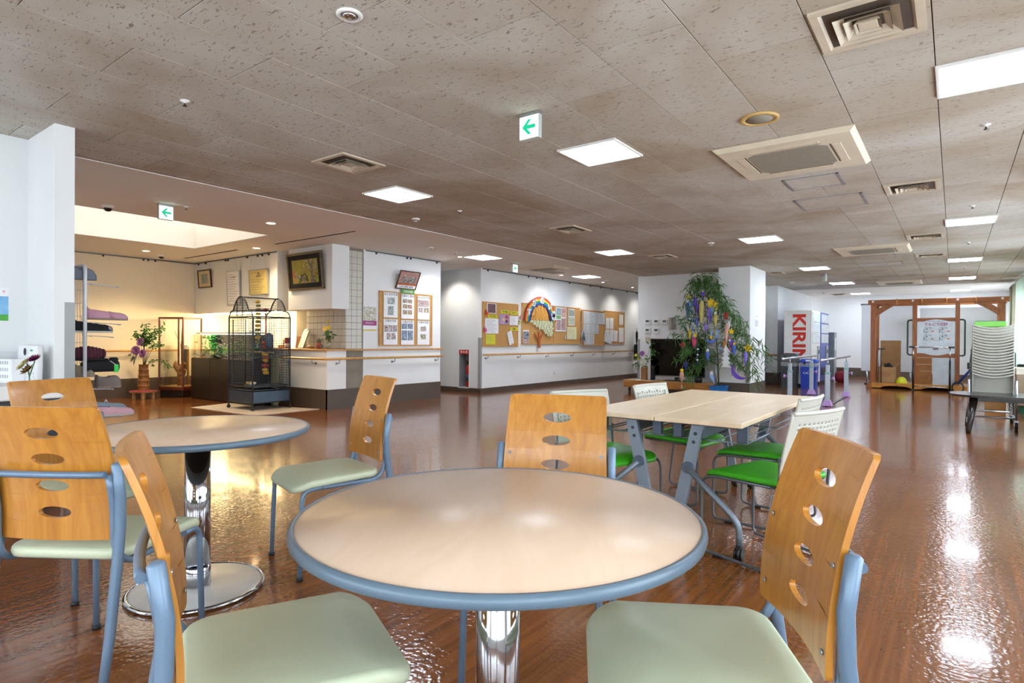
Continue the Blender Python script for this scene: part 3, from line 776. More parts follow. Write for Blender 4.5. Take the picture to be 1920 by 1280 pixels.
make_cafe_chair('honey wood café chair between the two round tables, turned to the left', -.249, -.969, -2.555, 1.62)
make_cafe_chair('honey wood café chair seen from behind at the left edge of the picture', -.56, .83, -2.40, .954)
make_cafe_chair('honey wood café chair with only the top of its back showing near the shoe rack', .96, .28, -2.93, 1.06)
make_cafe_chair('honey wood café chair seen edge-on at the lower left, nearest the camera', .42, .907, -1.065, .915)
make_cafe_chair('honey wood café chair at the lower right with its back to the floor reflections', -.86, -.51, -.615, 1.15)

# ------------------------------------------------------------------ round tables
M_TOP = wood('maple_laminate', '#e0c6ae', '#d6ba9e', .33, .0, 2.0, (3.2, .7, 1), 1.5)
M_RIM = mat('blue_grey_edge', '#5f7484', .35, var=.03)
M_PLATE = mat('satin_steel_plate', '#dedcd6', .35, .35, var=.05, scale=8.)
def round_table(x, y, label, rz):
    t_ = thing('round_table', label, 'table', (x, y, 0), rz, 'round café tables')
    R = .451
    MB().lathe([(R+.001, .678), (R+.001, .7), (0, .7)], 96).build('tabletop', M_TOP, t_)
    MB().lathe([(R-.02, .677), (R+.004, .675), (R+.010, .679), (R+.0125, .688), (R+.011, .696), (R+.005, .7012), (R, .7012), (R, .69)], 96).build('edge_band', M_RIM, t_)
    MB().lathe([(.20, .655), (.20, .670), (0, .670)], 40).build('mounting_plate', M_DARK, t_)
    MB().lathe([(.0515, .02), (.0515, .66)], 40).build('column', M_CHROME, t_)
    b = MB().lathe([(.265, 0), (.265, .012), (.25, .0165), (.06, .021), (0, .021)], 72).build('base_plate', M_PLATE, t_)
    MB().tube([(.265*math.cos(2*PI*i/64), .265*math.sin(2*PI*i/64), .010) for i in range(64)], .0095, 10, closed=True).build('base_ring', M_CHROME, b)
    MB().lathe([(.0535, .02), (.0535, .10), (.0525, .101)], 40).build('collar', M_CHROME, t_)
round_table(-.846, 1.085, 'round table in the foreground with maple top and blue-grey edge', .5)
round_table(-2.64, 1.245, 'round table at the left with chrome column and disc base in view', 1.1)

# ------------------------------------------------------------------ folding tables
M_LAM = wood('pale_maple_laminate', '#e6d2b4', '#d8bf9b', .38, .0, 2.0, (3.5, .5, 1), 1.2)
M_LEG = mat('grey_blue_steel', '#7c8894', .38, .35, var=.04)
M_LEGD = mat('dark_slate_steel', '#4f5b6b', .45, .3, var=.05)
def caster(x, y, parent, name='caster', r=.032):
    b = MB(); b.cyl((x-.009, y, r), (x+.009, y, r), r, n=18); b.cyl((x-.02, y, r), (x-.012, y, r), r*.95, n=18); b.cyl((x+.012, y, r), (x+.02, y, r), r*.95, n=18)
    b.cbox(x-.014, x+.014, y-.018, y+.018, r+.006, r*2+.014, .004); b.cyl((x, y, r*2+.01), (x, y, r*2+.03), .008)
    return b.build(name, M_BLACK, parent)
def folding_table(x, y, rz, label):
    t_ = thing('folding_table', label, 'table', (x, y, 0), rz, 'folding meeting tables pushed together')
    l = .90
    MB().cbox(.002, .45, -l, l, .675, .70, .003).build('tabletop', M_LAM, t_)
    MB().cbox(.175, .215, -l+.14, l-.14, .585, .655, .004).build('beam', M_LEGD, t_)
    m = MB()
    for xx in (.07, .17, .27, .37): m.tube([(xx, -l+.2, .575), (xx, l-.2, .575)], .0045, 6)
    for yy in (-l+.2, l-.2, 0): m.tube([(.03, yy, .572), (.42, yy, .572)], .005, 6)
    for xx in (.03, .42): m.tube([(xx, -l+.2, .572), (xx, l-.2, .572)], .005, 6)
    m.build('wire_shelf', M_LEG, t_)
    for yy in (-l+.14, l-.14):
        for xx in (.06, .40): MB().cbox(xx-.025, xx+.025, yy+(.04 if yy < 0 else -.08), yy+(.08 if yy < 0 else -.04), .575, .676, .004).build('shelf_bracket', M_LEGD, t_)
        MB().cbox(.06, .40, yy-.025, yy+.025, .655, .676, .004).build('top_bracket', M_LEGD, t_)
        # flat post leaning to the middle
        p = MB(); d_ = Vector((.06-.19, 0, .06-.66)).normalized(); n_ = Vector((d_.z, 0, -d_.x))*.031
        a, b = Vector((.19, yy, .665)), Vector((.06, yy, .062)); s_ = Vector((0, .014, 0))
        p.add([a-n_-s_, a+n_-s_, a+n_+s_, a-n_+s_, b-n_-s_, b+n_-s_, b+n_+s_, b-n_+s_], [(0,1,2,3),(7,6,5,4),(0,4,5,1),(1,5,6,2),(2,6,7,3),(3,7,4,0)])
        post = p.build('leg', M_LEG, t_)
        sg = -1 if yy < 0 else 1
        for zz in (.61, .565): q = .19+(zz-.665)*(.13/.603); MB().cyl((q, yy+sg*.014, zz), (q, yy+sg*.017, zz), .009, n=12).build('bolt', M_DARK, post)
        MB().cyl((.139, yy-.03, .428), (.139, yy+.03, .428), .030, n=24).build('pivot', M_LEGD, post)
        MB().tube(fillet([(.139, yy+sg*.02, .428), (.372, yy+sg*.02, .215), (.407, yy+sg*.02, .165), (.407, yy+sg*.02, .075)], .07, 8), .0165, 14).build('strut', M_LEG, t_)
        caster(.407, yy+sg*.02, t_); caster(.058, yy, t_)
folding_table(-1.262, 3.835, 0, 'folding table half nearest the green-seated chairs on the right, pale maple top')
folding_table(-1.262, 3.835, PI, 'folding table half on the left side of the joint, pale maple top')

# ------------------------------------------------------------------ green stacking chairs
M_GRN_SEAT = mat('bright_green_vinyl', '#3fae1c', .38, var=.04, scale=4.)
M_SHELL = mat('pale_grey_plastic', '#bdbcb0', .42, var=.02)
M_SLED = mat('dark_grey_tube', '#61686d', .35, .4, var=.04)
def shell_back():
    m = MB(); nx, nz = 11, 8; X0, X1, Z0, Z1 = -.185, .185, .535, .725; TH = .008
    def S(x, z, s_): return (x, -.225-.30*max(0, z-.47)**1.3-.0+.9*x*x*.55-(TH if s_ else 0), z)
    cw, ch = (X1-X0)/nx, (Z1-Z0)/nz; n = 8
    for i in range(nx):
        for j in range(nz):
            cx, cz = X0+cw*(i+.5), Z0+ch*(j+.5)
            out = [(cw/2, 0), (cw/2, ch/2), (0, ch/2), (-cw/2, ch/2), (-cw/2, 0), (-cw/2, -ch/2), (0, -ch/2), (cw/2, -ch/2)]
            inn = [(.0058*math.cos(2*PI*k/8), .0058*math.sin(2*PI*k/8)) for k in range(8)]
            for s_ in (0, 1):
                v = [S(cx+a, cz+b, s_) for a, b in inn]+[S(cx+a, cz+b, s_) for a, b in out]
                m.add(v, [(k, (k+1) % 8, 8+(k+1) % 8, 8+k) for k in range(8)], True)
            m.add([S(cx+a, cz+b, 0) for a, b in inn]+[S(cx+a, cz+b, 1) for a, b in inn], [(k, (k+1) % 8, 8+(k+1) % 8, 8+k) for k in range(8)], True)
    def solid(xa, xb, za, zb, kx, kz):
        for s_ in (0, 1):
            v = [S(xa+(xb-xa)*i/kx, za+(zb-za)*j/kz, s_) for j in range(kz+1) for i in range(kx+1)]
            m.add(v, [(j*(kx+1)+i, j*(kx+1)+i+1, (j+1)*(kx+1)+i+1, (j+1)*(kx+1)+i) for j in range(kz) for i in range(kx)], True)
    solid(-.222, .222, .725, .768, 22, 3); solid(-.222, .222, .47, .535, 22, 4); solid(-.222, -.185, .535, .725, 2, 8); solid(.185, .222, .535, .725, 2, 8)
    # rolled top lip and rims
    top = [Vector(S(-.222+.444*i/22, .768, 0))-Vector((0, TH/2, 0)) for i in range(23)]
    lf = [Vector(S(-.222, .47+.298*i/10, 0))-Vector((0, TH/2, 0)) for i in range(11)]; rt = [Vector((-p.x, p.y, p.z)) for p in lf]
    bt = [Vector(S(-.222+.444*i/22, .47, 0))-Vector((0, TH/2, 0)) for i in range(23)]
    m.tube(top, .0105, 8); m.tube(lf, .0065, 8); m.tube(rt, .0065, 8); m.tube(bt, .0055, 8)
    return m
def make_green_chair(label, fx, fy, fmx, fmy, group='green-seated stacking chairs at the folding tables'):
    L_ = math.hypot(fx, fy); fx, fy = fx/L_, fy/L_
    t_ = thing('stacking_chair', label, 'chair', (fmx-.22*fx, fmy-.22*fy, 0), facing(fx, fy), group)
    if not hasattr(make_green_chair, 'me'):
        D = {}
        D['seat'] = (cushion(.45, .44, .028, .05, .07, .03, 10, .003, .418, .012, .43).tf(Matrix.Translation((0, .01, 0))), M_GRN_SEAT)
        D['seat_pan'] = (MB().cbox(-.20, .20, -.19, .14, .404, .419, .004), M_SLED)
        D['backrest'] = (shell_back(), M_SHELL)
        r = .0075
        for s_ in (-1, 1):
            D['frame%d' % s_] = (MB().tube(fillet([(s_*.2, -.15, .408), (s_*.226, .16, .408), (s_*.226, .222, .385), (s_*.228, .225, .016), (s_*.228, -.235, .012), (s_*.224, -.19, .36), (s_*.218, -.205, .49), (s_*.218, -.2, .56)], .045, 6), r, 10), M_SLED)
            D['glidef%d' % s_] = (MB().cbox(s_*.228-.01, s_*.228+.01, .10, .15, 0, .012, .003), M_CAP); D['glider%d' % s_] = (MB().cbox(s_*.228-.01, s_*.228+.01, -.16, -.11, 0, .012, .003), M_CAP)
        make_green_chair.me = {}
        for k, (mb_, mt) in D.items():
            name = {'fra': 'leg_frame', 'gli': 'glide'}.get(k[:3], k); me = mb_.mesh(name); me.materials.append(mt)
            import bmesh
            bm = bmesh.new(); bm.from_mesh(me); bmesh.ops.remove_doubles(bm, verts=bm.verts, dist=1e-6); bmesh.ops.recalc_face_normals(bm, faces=bm.faces); bm.to_mesh(me); bm.free()
            make_green_chair.me[k] = (name, me)
    for k, (name, me) in make_green_chair.me.items(): link(name, me, t_)
    return t_
make_green_chair('green-seated chair with perforated grey back, nearest on the right of the folding tables', -.947, .321, -.97, 3.27)
make_green_chair('green-seated chair with perforated grey back, farther on the right of the folding tables', -.99, .10, -1.15, 3.87)
make_green_chair('green-seated chair on the left of the folding tables, mostly behind the honey chair', .92, -.38, -1.46, 3.09)
make_green_chair('green-seated chair on the left far side of the folding tables', .99, -.13, -1.31, 4.04)
# ------------------------------------------------------------------ left front: poster, cabinet and what stands on it
def wall_poster(name, label, cat, loc, rz=0.):
    return thing(name, label, cat, loc, rz)
t_ = thing('wall_poster', 'hygiene poster with blue sky and green grass on the wall at the left edge', 'poster', (-5.449, 1.10, 1.205), PI/2)
MB().box(-.15, .135, -.002, 0, 0, .235).build('sheet', M_PAPER, t_)
MB().box(-.15, .134, -.003, -.002, .045, .175).build('sky_print', mat('poster_sky', '#5aa5dc', .5, var=.2, scale=8., var2='#9fd0f0'), t_)
MB().box(-.15, .134, -.003, -.002, .0, .045).build('grass_print', mat('poster_grass', '#4fae3e', .5, var=.1), t_)
for z in (.125, .055): MB().cyl((.02, -.003, z), (.02, -.004, z), .062, n=28).build('bubble_print', mat('poster_bubble', '#dfe9ee', .5, var=.12, scale=60.), t_)
text('ましょう', .03, M_INK, t_, (.02, -.003, .205)); text('!!', .03, mat('red_ink', '#d8202a', .5), t_, (.108, -.003, .205))

t_ = thing('side_cabinet', 'low white-topped cabinet against the wall at the left edge', 'cabinet', (-5.2, .8, 0))
MB().cbox(-.245, .60, -.10, .535, .70, .79, .006).build('top', M_WHITE, t_)
MB().cbox(-.24, .56, -.06, .52, 0, .70, .004).build('body', mat('cabinet_dark', '#2e3134', .5), t_)
t_ = thing('plastic_basket', 'white slotted plastic basket holding wipes on the side cabinet', 'basket', (-5.06, 1.18, .79), .35)
M_BSK = mat('white_polypropylene', '#eef0f2', .4, var=.02)
m = MB(); w, l, hh = .11, .09, .20
for s_ in (-1, 1): m.cbox(-w, w, s_*l-.004, s_*l+.004, 0, hh if s_ > 0 else hh*.78, .002); m.cbox(s_*w-.004, s_*w+.004, -l, l, 0, hh*(.78 if s_ > 0 else 1), .002)
m.cbox(-w, w, -l, l, 0, .008, .002); m.build('body', M_BSK, t_)
m = MB()
for z in (.03, .075, .12):
    for i in range(11): m.box(-.085+.016*i, -.079+.016*i, -l-.0046, -l-.0038, z, z+.022)
o = m.build('slot_rows', mat('slot_shadow', '#8d949a', .8), t_); o['kind'] = 'stuff'
for i, (x, y, rz, lab) in enumerate(((-5.10, 1.25, .4, 'white wipes packet with a dark oval label in the basket'), (-4.93, 1.26, .3, 'white wipes packet with a small green mark in the basket'))):
    t_ = thing('wipes_packet', lab, 'packet', (x, y, .80), rz)
    cushion(.095, .05, .235, .02, None, 0, 6, .004, 0, .012).build('packet', M_BSK, t_)
    if i == 0: MB().ball((.025, -.026, .19), .02, 14, 8, (.6, .1, 1.3)).build('oval_label', mat('navy_label', '#1d2740', .4), t_)
    else: MB().box(-.012, .012, -.0265, -.0255, .195, .207).build('green_mark', mat('green_label', '#4fae78', .4), t_)
def petals(m, c, r, n, tilt=.5, w=.35, up=(0, 0, 1), rows=1):
    up = Vector(up).normalized(); a = up.orthogonal().normalized(); b = up.cross(a); c = Vector(c)
    for j in range(rows):
        tl = tilt+j*.35; rr = r*(1-.18*j)
        for i in range(n):
            t = 2*PI*(i+.5*(j % 2))/n; d_ = a*math.cos(t)+b*math.sin(t); s_ = up.cross(d_)
            p1 = c+(d_*math.cos(tl)+up*math.sin(tl))*rr; pm = c+(d_*math.cos(tl*.6)+up*math.sin(tl*.6))*rr*.55
            m.add([c, pm+s_*rr*w*.5, p1, pm-s_*rr*w*.5], [(0, 1, 2, 3)], True)
def leaves(m, pts, ln, wd, rnd, droop=.3):
    for p in pts:
        d_ = Vector((rnd.uniform(-1, 1), rnd.uniform(-1, 1), rnd.uniform(-.5, .7)-droop)).normalized(); s_ = d_.orthogonal().normalized(); q = Matrix.Rotation(rnd.uniform(0, 6.28), 3, d_); s_ = q @ s_
        l_ = ln*rnd.uniform(.7, 1.25); p = Vector(p); n_ = d_.cross(s_)*l_*.12
        m.add([p, p+d_*l_*.45+s_*wd/2+n_, p+d_*l_, p+d_*l_*.45-s_*wd/2+n_], [(0, 1, 2, 3)])
M_LEAF = mat('leaf_green', '#4f8038', .45, var=.2, scale=20., var2='#326224')
M_MUM = mat('burgundy_petal', '#6f1550', .5, var=.15)
t_ = thing('small_bouquet', 'little bunch of burgundy and cream flowers in front of the white basket', 'flowers', (-4.70, 1.17, .79))
m = MB(); petals(m, (.03, .02, .16), .045, 14, .3, .35, (.3, -.5, .8), 4); m.build('burgundy_bloom', M_MUM, t_)
m = MB(); petals(m, (-.05, 0, .135), .045, 12, .4, .4, (-.2, -.6, .7), 3); petals(m, (-.02, -.03, .11), .04, 12, .4, .4, (0, -.7, .6), 3); m.build('cream_bloom', mat('cream_petal', '#d9d08b', .5, var=.12), t_)
m = MB(); petals(m, (0, -.01, .09), .05, 9, .2, .5, (.1, -.6, .6), 2); m.build('dry_leaf', mat('dry_leaf_brown', '#8a6a3a', .6, var=.15), t_)
MB().tube([(.03, .02, .15), (0, 0, .05), (0, 0, .01)], .004, 6).tube([(-.05, 0, .13), (0, 0, .05)], .004, 6).build('stem', M_LEAF, t_)
MB().lathe([(.02, 0), (.028, .02), (.022, .06), (.026, .075)], 16).build('glass_holder', M_GLASS, t_)
t_ = thing('crystal_ornament', 'clear crystal ornament at the left edge of the side cabinet', 'ornament', (-5.27, 1.12, .79))
MB().cbox(-.045, .045, -.03, .03, 0, .05, .008).build('block', glass('crystal', '#f4f8fb', .35), t_); MB().ball((0, 0, .085), .035, 12, 6).build('globe', MATS['crystal'], t_)

# ------------------------------------------------------------------ shoe rack behind the partition end
RXX, RYY = -5.215, 1.63
M_RACK = mat('white_wire', '#d5dae0', .35, .1, var=.02)
t_ = thing('shoe_rack', 'white wire grid shoe rack standing behind the end of the partition', 'shoe rack', (RXX, RYY, 0))
MB().tube(fillet([(0, 0, 0), (0, 0, 1.63), (-.9, 0, 1.63), (-.9, 0, 0)], .05), .0125, 10).build('frame', M_RACK, t_)
m = MB()
for i in range(16): m.tube([(-.05-.055*i, 0, .1), (-.05-.055*i, 0, 1.62)], .0022, 5)
for i in range(15): m.tube([(-.9, 0, .15+.1*i), (0, 0, .15+.1*i)], .0022, 5)
o = m.build('wire_grid', M_RACK, t_); o['kind'] = 'stuff'
for z, l in ((1.50, .24), (1.205, .25), (1.105, .2), (.90, .18), (.70, .2), (.48, .27)):
    m = MB()
    for x in (-.09, -.03): m.tube([(x, 0, z+.05), (x, .01, z), (x, l, z-.012)], .0028, 6)
    for yy in (.06, l): m.tube([(-.09, yy, z-.003-.012*yy/l), (-.03, yy, z-.003-.012*yy/l)], .0028, 6)
    m.build('shoe_holder', M_RACK, t_)
MB().tube([(0, .02, -.01), (0, .25, -.01)], .001, 4)
# wooden knob of the next rack upright
MB().ball((.0, .012, .70), .022, 14, 8).build('knob', M_RAIL, t_)
def shoe(name, label, loc, ln, w, h, col, sole, rz=0., toe=.5, open_=.55, collar=1., extra=None, soleh=.014, rx=0.):
    t_ = thing(name, label, 'shoe', loc, rz); t_.rotation_euler = (rx, 0, rz)      # toe towards local +Y, heel at 0
    m = MB(); n = 16; st = 14; v = []
    def W(t): return w*(.36+.14*math.sin(min(1, t/.25)*PI/2))*1.0*(1 if t < .68 else math.sqrt(max(.02, 1-((t-.68)/.33)**2)))*(.88 if t < .5 else .88+.12*min(1, (t-.5)/.2))
    def H(t): return h*(collar*(1-.15*t/.35) if t < .35 else (collar*.85+(toe-collar*.85)*min(1, (t-.35)/.35)))*(1 if t < .75 else max(.25, math.sqrt(max(0, 1-((t-.75)/.27)**2))))
    for j in range(st+1):
        t = j/st
        for k in range(n):
            a = PI*k/(n-1); x = math.cos(a)*W(t); z = soleh+math.sin(a)**.7*H(t)
            v.append((x, t*ln, z))
    f = [(j*n+k, j*n+k+1, (j+1)*n+k+1, (j+1)*n+k) for j in range(st) for k in range(n-1) if not (j < st*open_ and 5 <= k <= 9 and j > 0)]
    f.append(tuple(range(n))); f.append(tuple(reversed(range(st*n, st*n+n))))
    m.add(v, f, True); m.build('upper', col, t_)
    m = MB(); o_ = [(W(j/st)*1.06, j/st*ln) for j in range(st+1)]; poly = o_+[(-x, y) for x, y in reversed(o_)]
    m.prism(poly, 0, soleh, 'xy'); m.build('sole', sole, t_)
    m = MB(); o2 = [(W(j/st)*.92, j/st*ln) for j in range(1, int(st*open_)+3)]; m.prism(o2+[(-x, y) for x, y in reversed(o2)], soleh, soleh+.004, 'xy'); m.build('insole', mat('insole_dark', '#2f2b2d', .9), t_)
    if extra: extra(t_, ln, w, h)
    return t_
M_PINK = mat('dusty_pink_felt', '#c495a4', .85, var=.06, bump=.2, bscale=200.); M_TAUPE = mat('taupe_sole', '#8e7b75', .8); M_GREYF = mat('grey_felt', '#6f7480', .9, var=.08); M_BLK = mat('black_cloth', '#17161a', .9, var=.1)
def strap(t_, ln, w, h):
    MB().tube([(-w*.46, ln*.58, h*.25), (-w*.3, ln*.56, h*.62), (0, ln*.56, h*.74), (w*.3, ln*.56, h*.62), (w*.46, ln*.58, h*.25)], .014, 8).build('strap', M_PINK, t_)
    MB().tube([(0, .0, h*.85), (0, -.02, h*1.15), (0, .012, h*1.3), (0, .022, h*1.0)], .004, 6).build('pull_loop', M_TAUPE, t_)
xs = RXX-.06
shoe('felt_slipper', 'dark grey slipper on the topmost holder of the shoe rack', (xs, RYY-.16, 1.525), .25, .10, .10, M_GREYF, M_GREYF, toe=.75, open_=.4)
shoe('care_shoe', 'dusty pink shoe with a strap sticking out of the shoe rack', (xs, RYY+.02, 1.225), .285, .10, .075, M_PINK, M_TAUPE, toe=.62, extra=strap)
shoe('canvas_shoe', 'black shoe with a pale toe cap below the pink shoe', (xs, RYY-.06, 1.125), .26, .10, .085, M_BLK, mat('pale_sole', '#b9b6b0', .6), toe=.6, extra=lambda t_, ln, w, h: MB().ball((0, ln*.86, .03), .04, 12, 6, (1.05, 1, .75)).build('toe_cap', mat('grey_toe', '#8f8c88', .6), t_))
t_ = thing('knitted_slipper', 'maroon ribbed slipper lying on the shoe rack', 'shoe', (xs, RYY-.03, .915))
for i in range(8):
    MB().ball((0, .0+.024*i, .05), .062-.0035*abs(i-2.5)**1.3, 14, 8, (.9, .5, 1.0)).build('rib', mat('maroon_knit', '#4a1d2c', .9, var=.12), t_)
MB().cbox(-.05, .05, -.05, .19, 0, .014, .005).build('sole', M_BLK, t_)
t_ = thing('cloth_bag', 'black folded cloth bag with a bright green tag on the shoe rack', 'bag', (xs, RYY+.12, .825))
cushion(.10, .25, .085, .03, None, 0, 6, .008, 0, .025).build('body', M_BLK, t_)
MB().cbox(-.02, .03, .06, .115, .06, .11, .01).build('handle', M_BLK, t_)
MB().cbox(.052, .056, .075, .105, -.005, .055, .002).build('tag', mat('neon_green_tag', '#2fd655', .5), t_); MB().tube([(.045, .05, .085), (.055, .09, .05)], .002, 5).build('tag_string', M_PAPER, t_)
shoe('felt_sandal', 'grey-brown closed sandal hanging low on the shoe rack', (xs, RYY+.09, .70), .17, .10, .09, mat('taupe_felt', '#7b706a', .9, var=.08), M_TAUPE, toe=.9, open_=.5)
shoe('cap_slipper', 'beige slipper tucked under the maroon one on the shoe rack', (xs, RYY-.05, .79), .13, .10, .09, mat('beige_felt', '#8c8270', .9, var=.08), M_TAUPE, toe=.9, open_=.3)
shoe('laced_sneaker', 'blue-grey laced sneaker on the lowest holder of the shoe rack', (xs-.03, RYY+.0, .51), .31, .10, .09, mat('blue_grey_canvas', '#8493a0', .8, var=.06), mat('pale_sole', '#b9b6b0', .6), toe=.55, extra=lambda t_, ln, w, h: MB().tube([(0, ln*.5, h*.7), (.02, ln*.52, h*1.05), (-.01, ln*.56, h*1.0), (.0, ln*.6, h*.6)], .004, 6).build('lace', M_PAPER, t_))
shoe('pink_slipper', 'pale pink slipper beside the blue-grey sneaker on the shoe rack', (xs+.06, RYY+.03, .485), .30, .10, .075, mat('pale_pink', '#d7a9b4', .8, var=.05), mat('pale_sole', '#b9b6b0', .6), toe=.6, open_=.4)

# ------------------------------------------------------------------ hall: flower vase, glass case, aquarium, bird cage
rnd = random.Random(3)
t_ = thing('flower_stand', 'small wooden flower stand with a red cloth by the cream wall', 'stand', (-11.40, 4.44, 0), .35)
MB().cbox(-.15, .15, -.15, .15, .115, .14, .004).build('top', mat('pale_stand_wood', '#c49a63', .5, var=.08), t_)
for sx in (-1, 1):
    for sy in (-1, 1): MB().cbox(sx*.10-.02, sx*.10+.02, sy*.10-.02, sy*.10+.02, 0, .115, .003).build('leg', MATS['pale_stand_wood'], t_)
o = MB().cbox(-.16, .16, -.16, .16, .14, .148, .003).build('red_cloth', mat('red_felt_cloth', '#c0455c', .9, var=.06), t_)
t_ = thing('bamboo_vase', 'tall bamboo vase of mixed flowers and leafy branches by the cream wall', 'vase', (-11.40, 4.44, .148))
prof = []
for i in range(5):
    z = .092*i; prof += [(.098-.005*i, z), (.094-.005*i, z+.01), (.092-.005*i, z+.07), (.098-.005*i, z+.086)]
prof += [(.08, .46), (.07, .455), (.07, .40), (0, .39)]
MB().lathe(prof, 24).build('vase', mat('bamboo_brown', '#9a6a35', .4, var=.2, scale=8., stretch=(6, 6, 2), var2='#6f431c'), t_)
m = MB(); branches = []
for i in range(9):
    a = rnd.uniform(-.6, 1.0); R = rnd.uniform(.2, .6); top = Vector((.8*R*a*1.1, .6*R*a+.05*rnd.uniform(-1, 1), rnd.uniform(.75, 1.18)))
    mid = top*.5+Vector((0, 0, .35)); pts = [Vector((0, 0, .40)).lerp(mid, k/4) for k in range(4)]+[mid.lerp(top, k/5) for k in range(6)]
    branches += pts[4:]; m.tube(pts, .004, 5)
br2 = [(.0, 0, .42), (.12, .09, .50), (.25, .19, .52), (.34, .25, .44)]; m.tube(br2, .004, 5); branches += [Vector(br2[2]), Vector(br2[3]), Vector(br2[1])]*2
m.build('branch', mat('branch_brown', '#55482b', .7), t_)
m = MB(); pp = []
for b_ in branches:
    for k in range(7): pp.append(b_+Vector((rnd.gauss(0, .03), rnd.gauss(0, .03), rnd.gauss(0, .03))))
leaves(m, pp, .07, .034, rnd); o = m.build('leaves', M_LEAF, t_, fix=False); o['kind'] = 'stuff'
m = MB(); petals(m, (-.10, -.12, .56), .14, 26, -.3, .28, (-.3, -.8, .25), 7); m.build('white_bloom', mat('white_petal', '#dcdccb', .6, var=.05), t_)
M_PUR = mat('purple_petal', '#9a5ea3', .5, var=.15)
for c_ in ((.0, -.12, .70), (.09, -.06, .66), (.04, -.08, .86), (-.07, -.12, .72)):
    m = MB(); petals(m, c_, .09, 14, -.2, .45, (.3, -.9, .3), 5); m.build('purple_bloom', M_PUR, t_)

# glass display case
cx, cy, ca, cs = -11.42, 5.07, .47, .24
t_ = thing('display_case', 'tall glass display case with red-brown wooden edges', 'display case', (cx, cy, 0), ca)
M_MAH = wood('mahogany_edge', '#6e2c1a', '#4f1c10', .3, .4, 3., (3, 3, 3))
MB().cbox(-cs+.01, cs-.01, -cs+.01, cs-.01, 0, .13, .004).build('plinth', M_BLACK, t_)
MB().cbox(-cs-.008, cs+.008, -cs-.008, cs+.008, .13, .19, .006).build('base_frame', M_MAH, t_)
for sx in (-1, 1):
    for sy in (-1, 1): MB().cbox(sx*cs-.013, sx*cs+.013, sy*cs-.013, sy*cs+.013, .19, 1.44, .003).build('post', M_MAH, t_)
for s_ in (-1, 1):
    MB().cbox(-cs-.013, cs+.013, s_*cs-.013, s_*cs+.013, 1.425, 1.452, .003).build('top_rail', M_MAH, t_); MB().cbox(s_*cs-.013, s_*cs+.013, -cs-.013, cs+.013, 1.425, 1.452, .003).build('top_rail', M_MAH, t_)
    MB().box(-cs+.013, cs-.013, s_*cs-.002, s_*cs+.002, .19, 1.425).build('glass_pane', M_GLASS, t_); MB().box(s_*cs-.002, s_*cs+.002, -cs+.013, cs-.013, .19, 1.425).build('glass_pane', M_GLASS, t_)
MB().box(-cs+.013, cs-.013, -cs+.013, cs-.013, 1.428, 1.434).build('glass_top', M_GLASS, t_)
MB().box(-cs+.02, cs-.02, -cs+.02, cs-.02, .19, .20).build('floor_board', mat('case_floor', '#b98f4e', .5, var=.1), t_)
t_ = thing('driftwood_ornament', 'golden driftwood carving inside the glass display case', 'ornament', (cx+.03, cy-.02, .20), ca)
M_DRI = mat('golden_driftwood', '#a9762f', .5, var=.25, scale=14., bump=.5, bscale=30.)
m = MB(); m.tube([(0, 0, 0), (.02, .0, .12), (-.03, .02, .26), (.05, .0, .36), (.12, -.03, .42)], [.05, .06, .05, .06, .02], 8); m.tube([(-.03, .02, .26), (-.12, .02, .36), (-.10, 0, .45)], [.05, .045, .02], 8); m.tube([(.0, 0, .2), (.10, -.04, .22), (.15, -.05, .3)], [.04, .035, .015], 8)
m.build('carving', M_DRI, t_)
m = MB(); m.tube([(.03, .02, .35), (-.02, .05, .7), (.01, .03, 1.05)], [.018, .012, .006], 6); m.tube([(-.02, .05, .7), (-.12, .06, .9), (-.16, .06, 1.0)], .005, 5); m.build('twig', mat('branch_brown', '#55482b', .7), t_)
t_ = thing('folding_card', 'pale folded card and wooden upright inside the display case', 'card', (cx-.08, cy+.03, .20), ca)
MB().cbox(-.07, .05, .06, .07, 0, .30, .002).build('card', mat('pale_grey_card', '#aab4be', .6), t_); MB().cbox(.06, .10, .09, .11, 0, .72, .003).build('upright', M_RAIL, t_); MB().cbox(-.09, .06, .12, .126, .28, .74, .002).build('screen', mat('grey_screen', '#7f8f95', .6), t_)

# aquarium on its dark cabinet
AX0, AX1, AY0, AY1 = -11.0, -8.94, 5.06, 5.42
t_ = thing('aquarium_cabinet', 'black-brown cabinet carrying the aquarium', 'cabinet', ((AX0+AX1)/2, (AY0+AY1)/2, 0))
hw_, hd = (AX1-AX0)/2, (AY1-AY0)/2
M_ESP = wood('espresso_panel', '#241c19', '#17110f', .4, .2, 3., (2, 2, 2))
MB().cbox(-hw_, hw_, -hd+.012, hd, 0, .725, .004).build('body', M_ESP, t_)
for i in range(3): MB().cbox(-hw_+.006+i*hw_*2/3, -hw_-.006+(i+1)*hw_*2/3, -hd, -hd+.014, .02, .715, .003).build('door', M_ESP, t_)
MB().box(-hw_+.10, -hw_+.16, -hd-.002, -hd, .66, .70).build('name_plate', M_BLACK, t_)
t_ = thing('aquarium', 'long planted aquarium with a black back and bright green water plants', 'aquarium', ((AX0+AX1)/2, (AY0+AY1)/2, .725))
g_ = .006; ah = .42
for s_ in (-1, 1): MB().box(s_*hw_-g_/2, s_*hw_+g_/2, -hd, hd, 0, ah).build('glass_pane', M_GLASS, t_)
MB().box(-hw_, hw_, -hd-g_/2, -hd+g_/2, 0, ah).build('glass_pane', M_GLASS, t_)
MB().box(-hw_, hw_, hd-.006, hd, 0, ah).build('back_film', mat('black_back_film', '#0a0b0f', .8), t_)
m = MB(); ng = 40; v = []
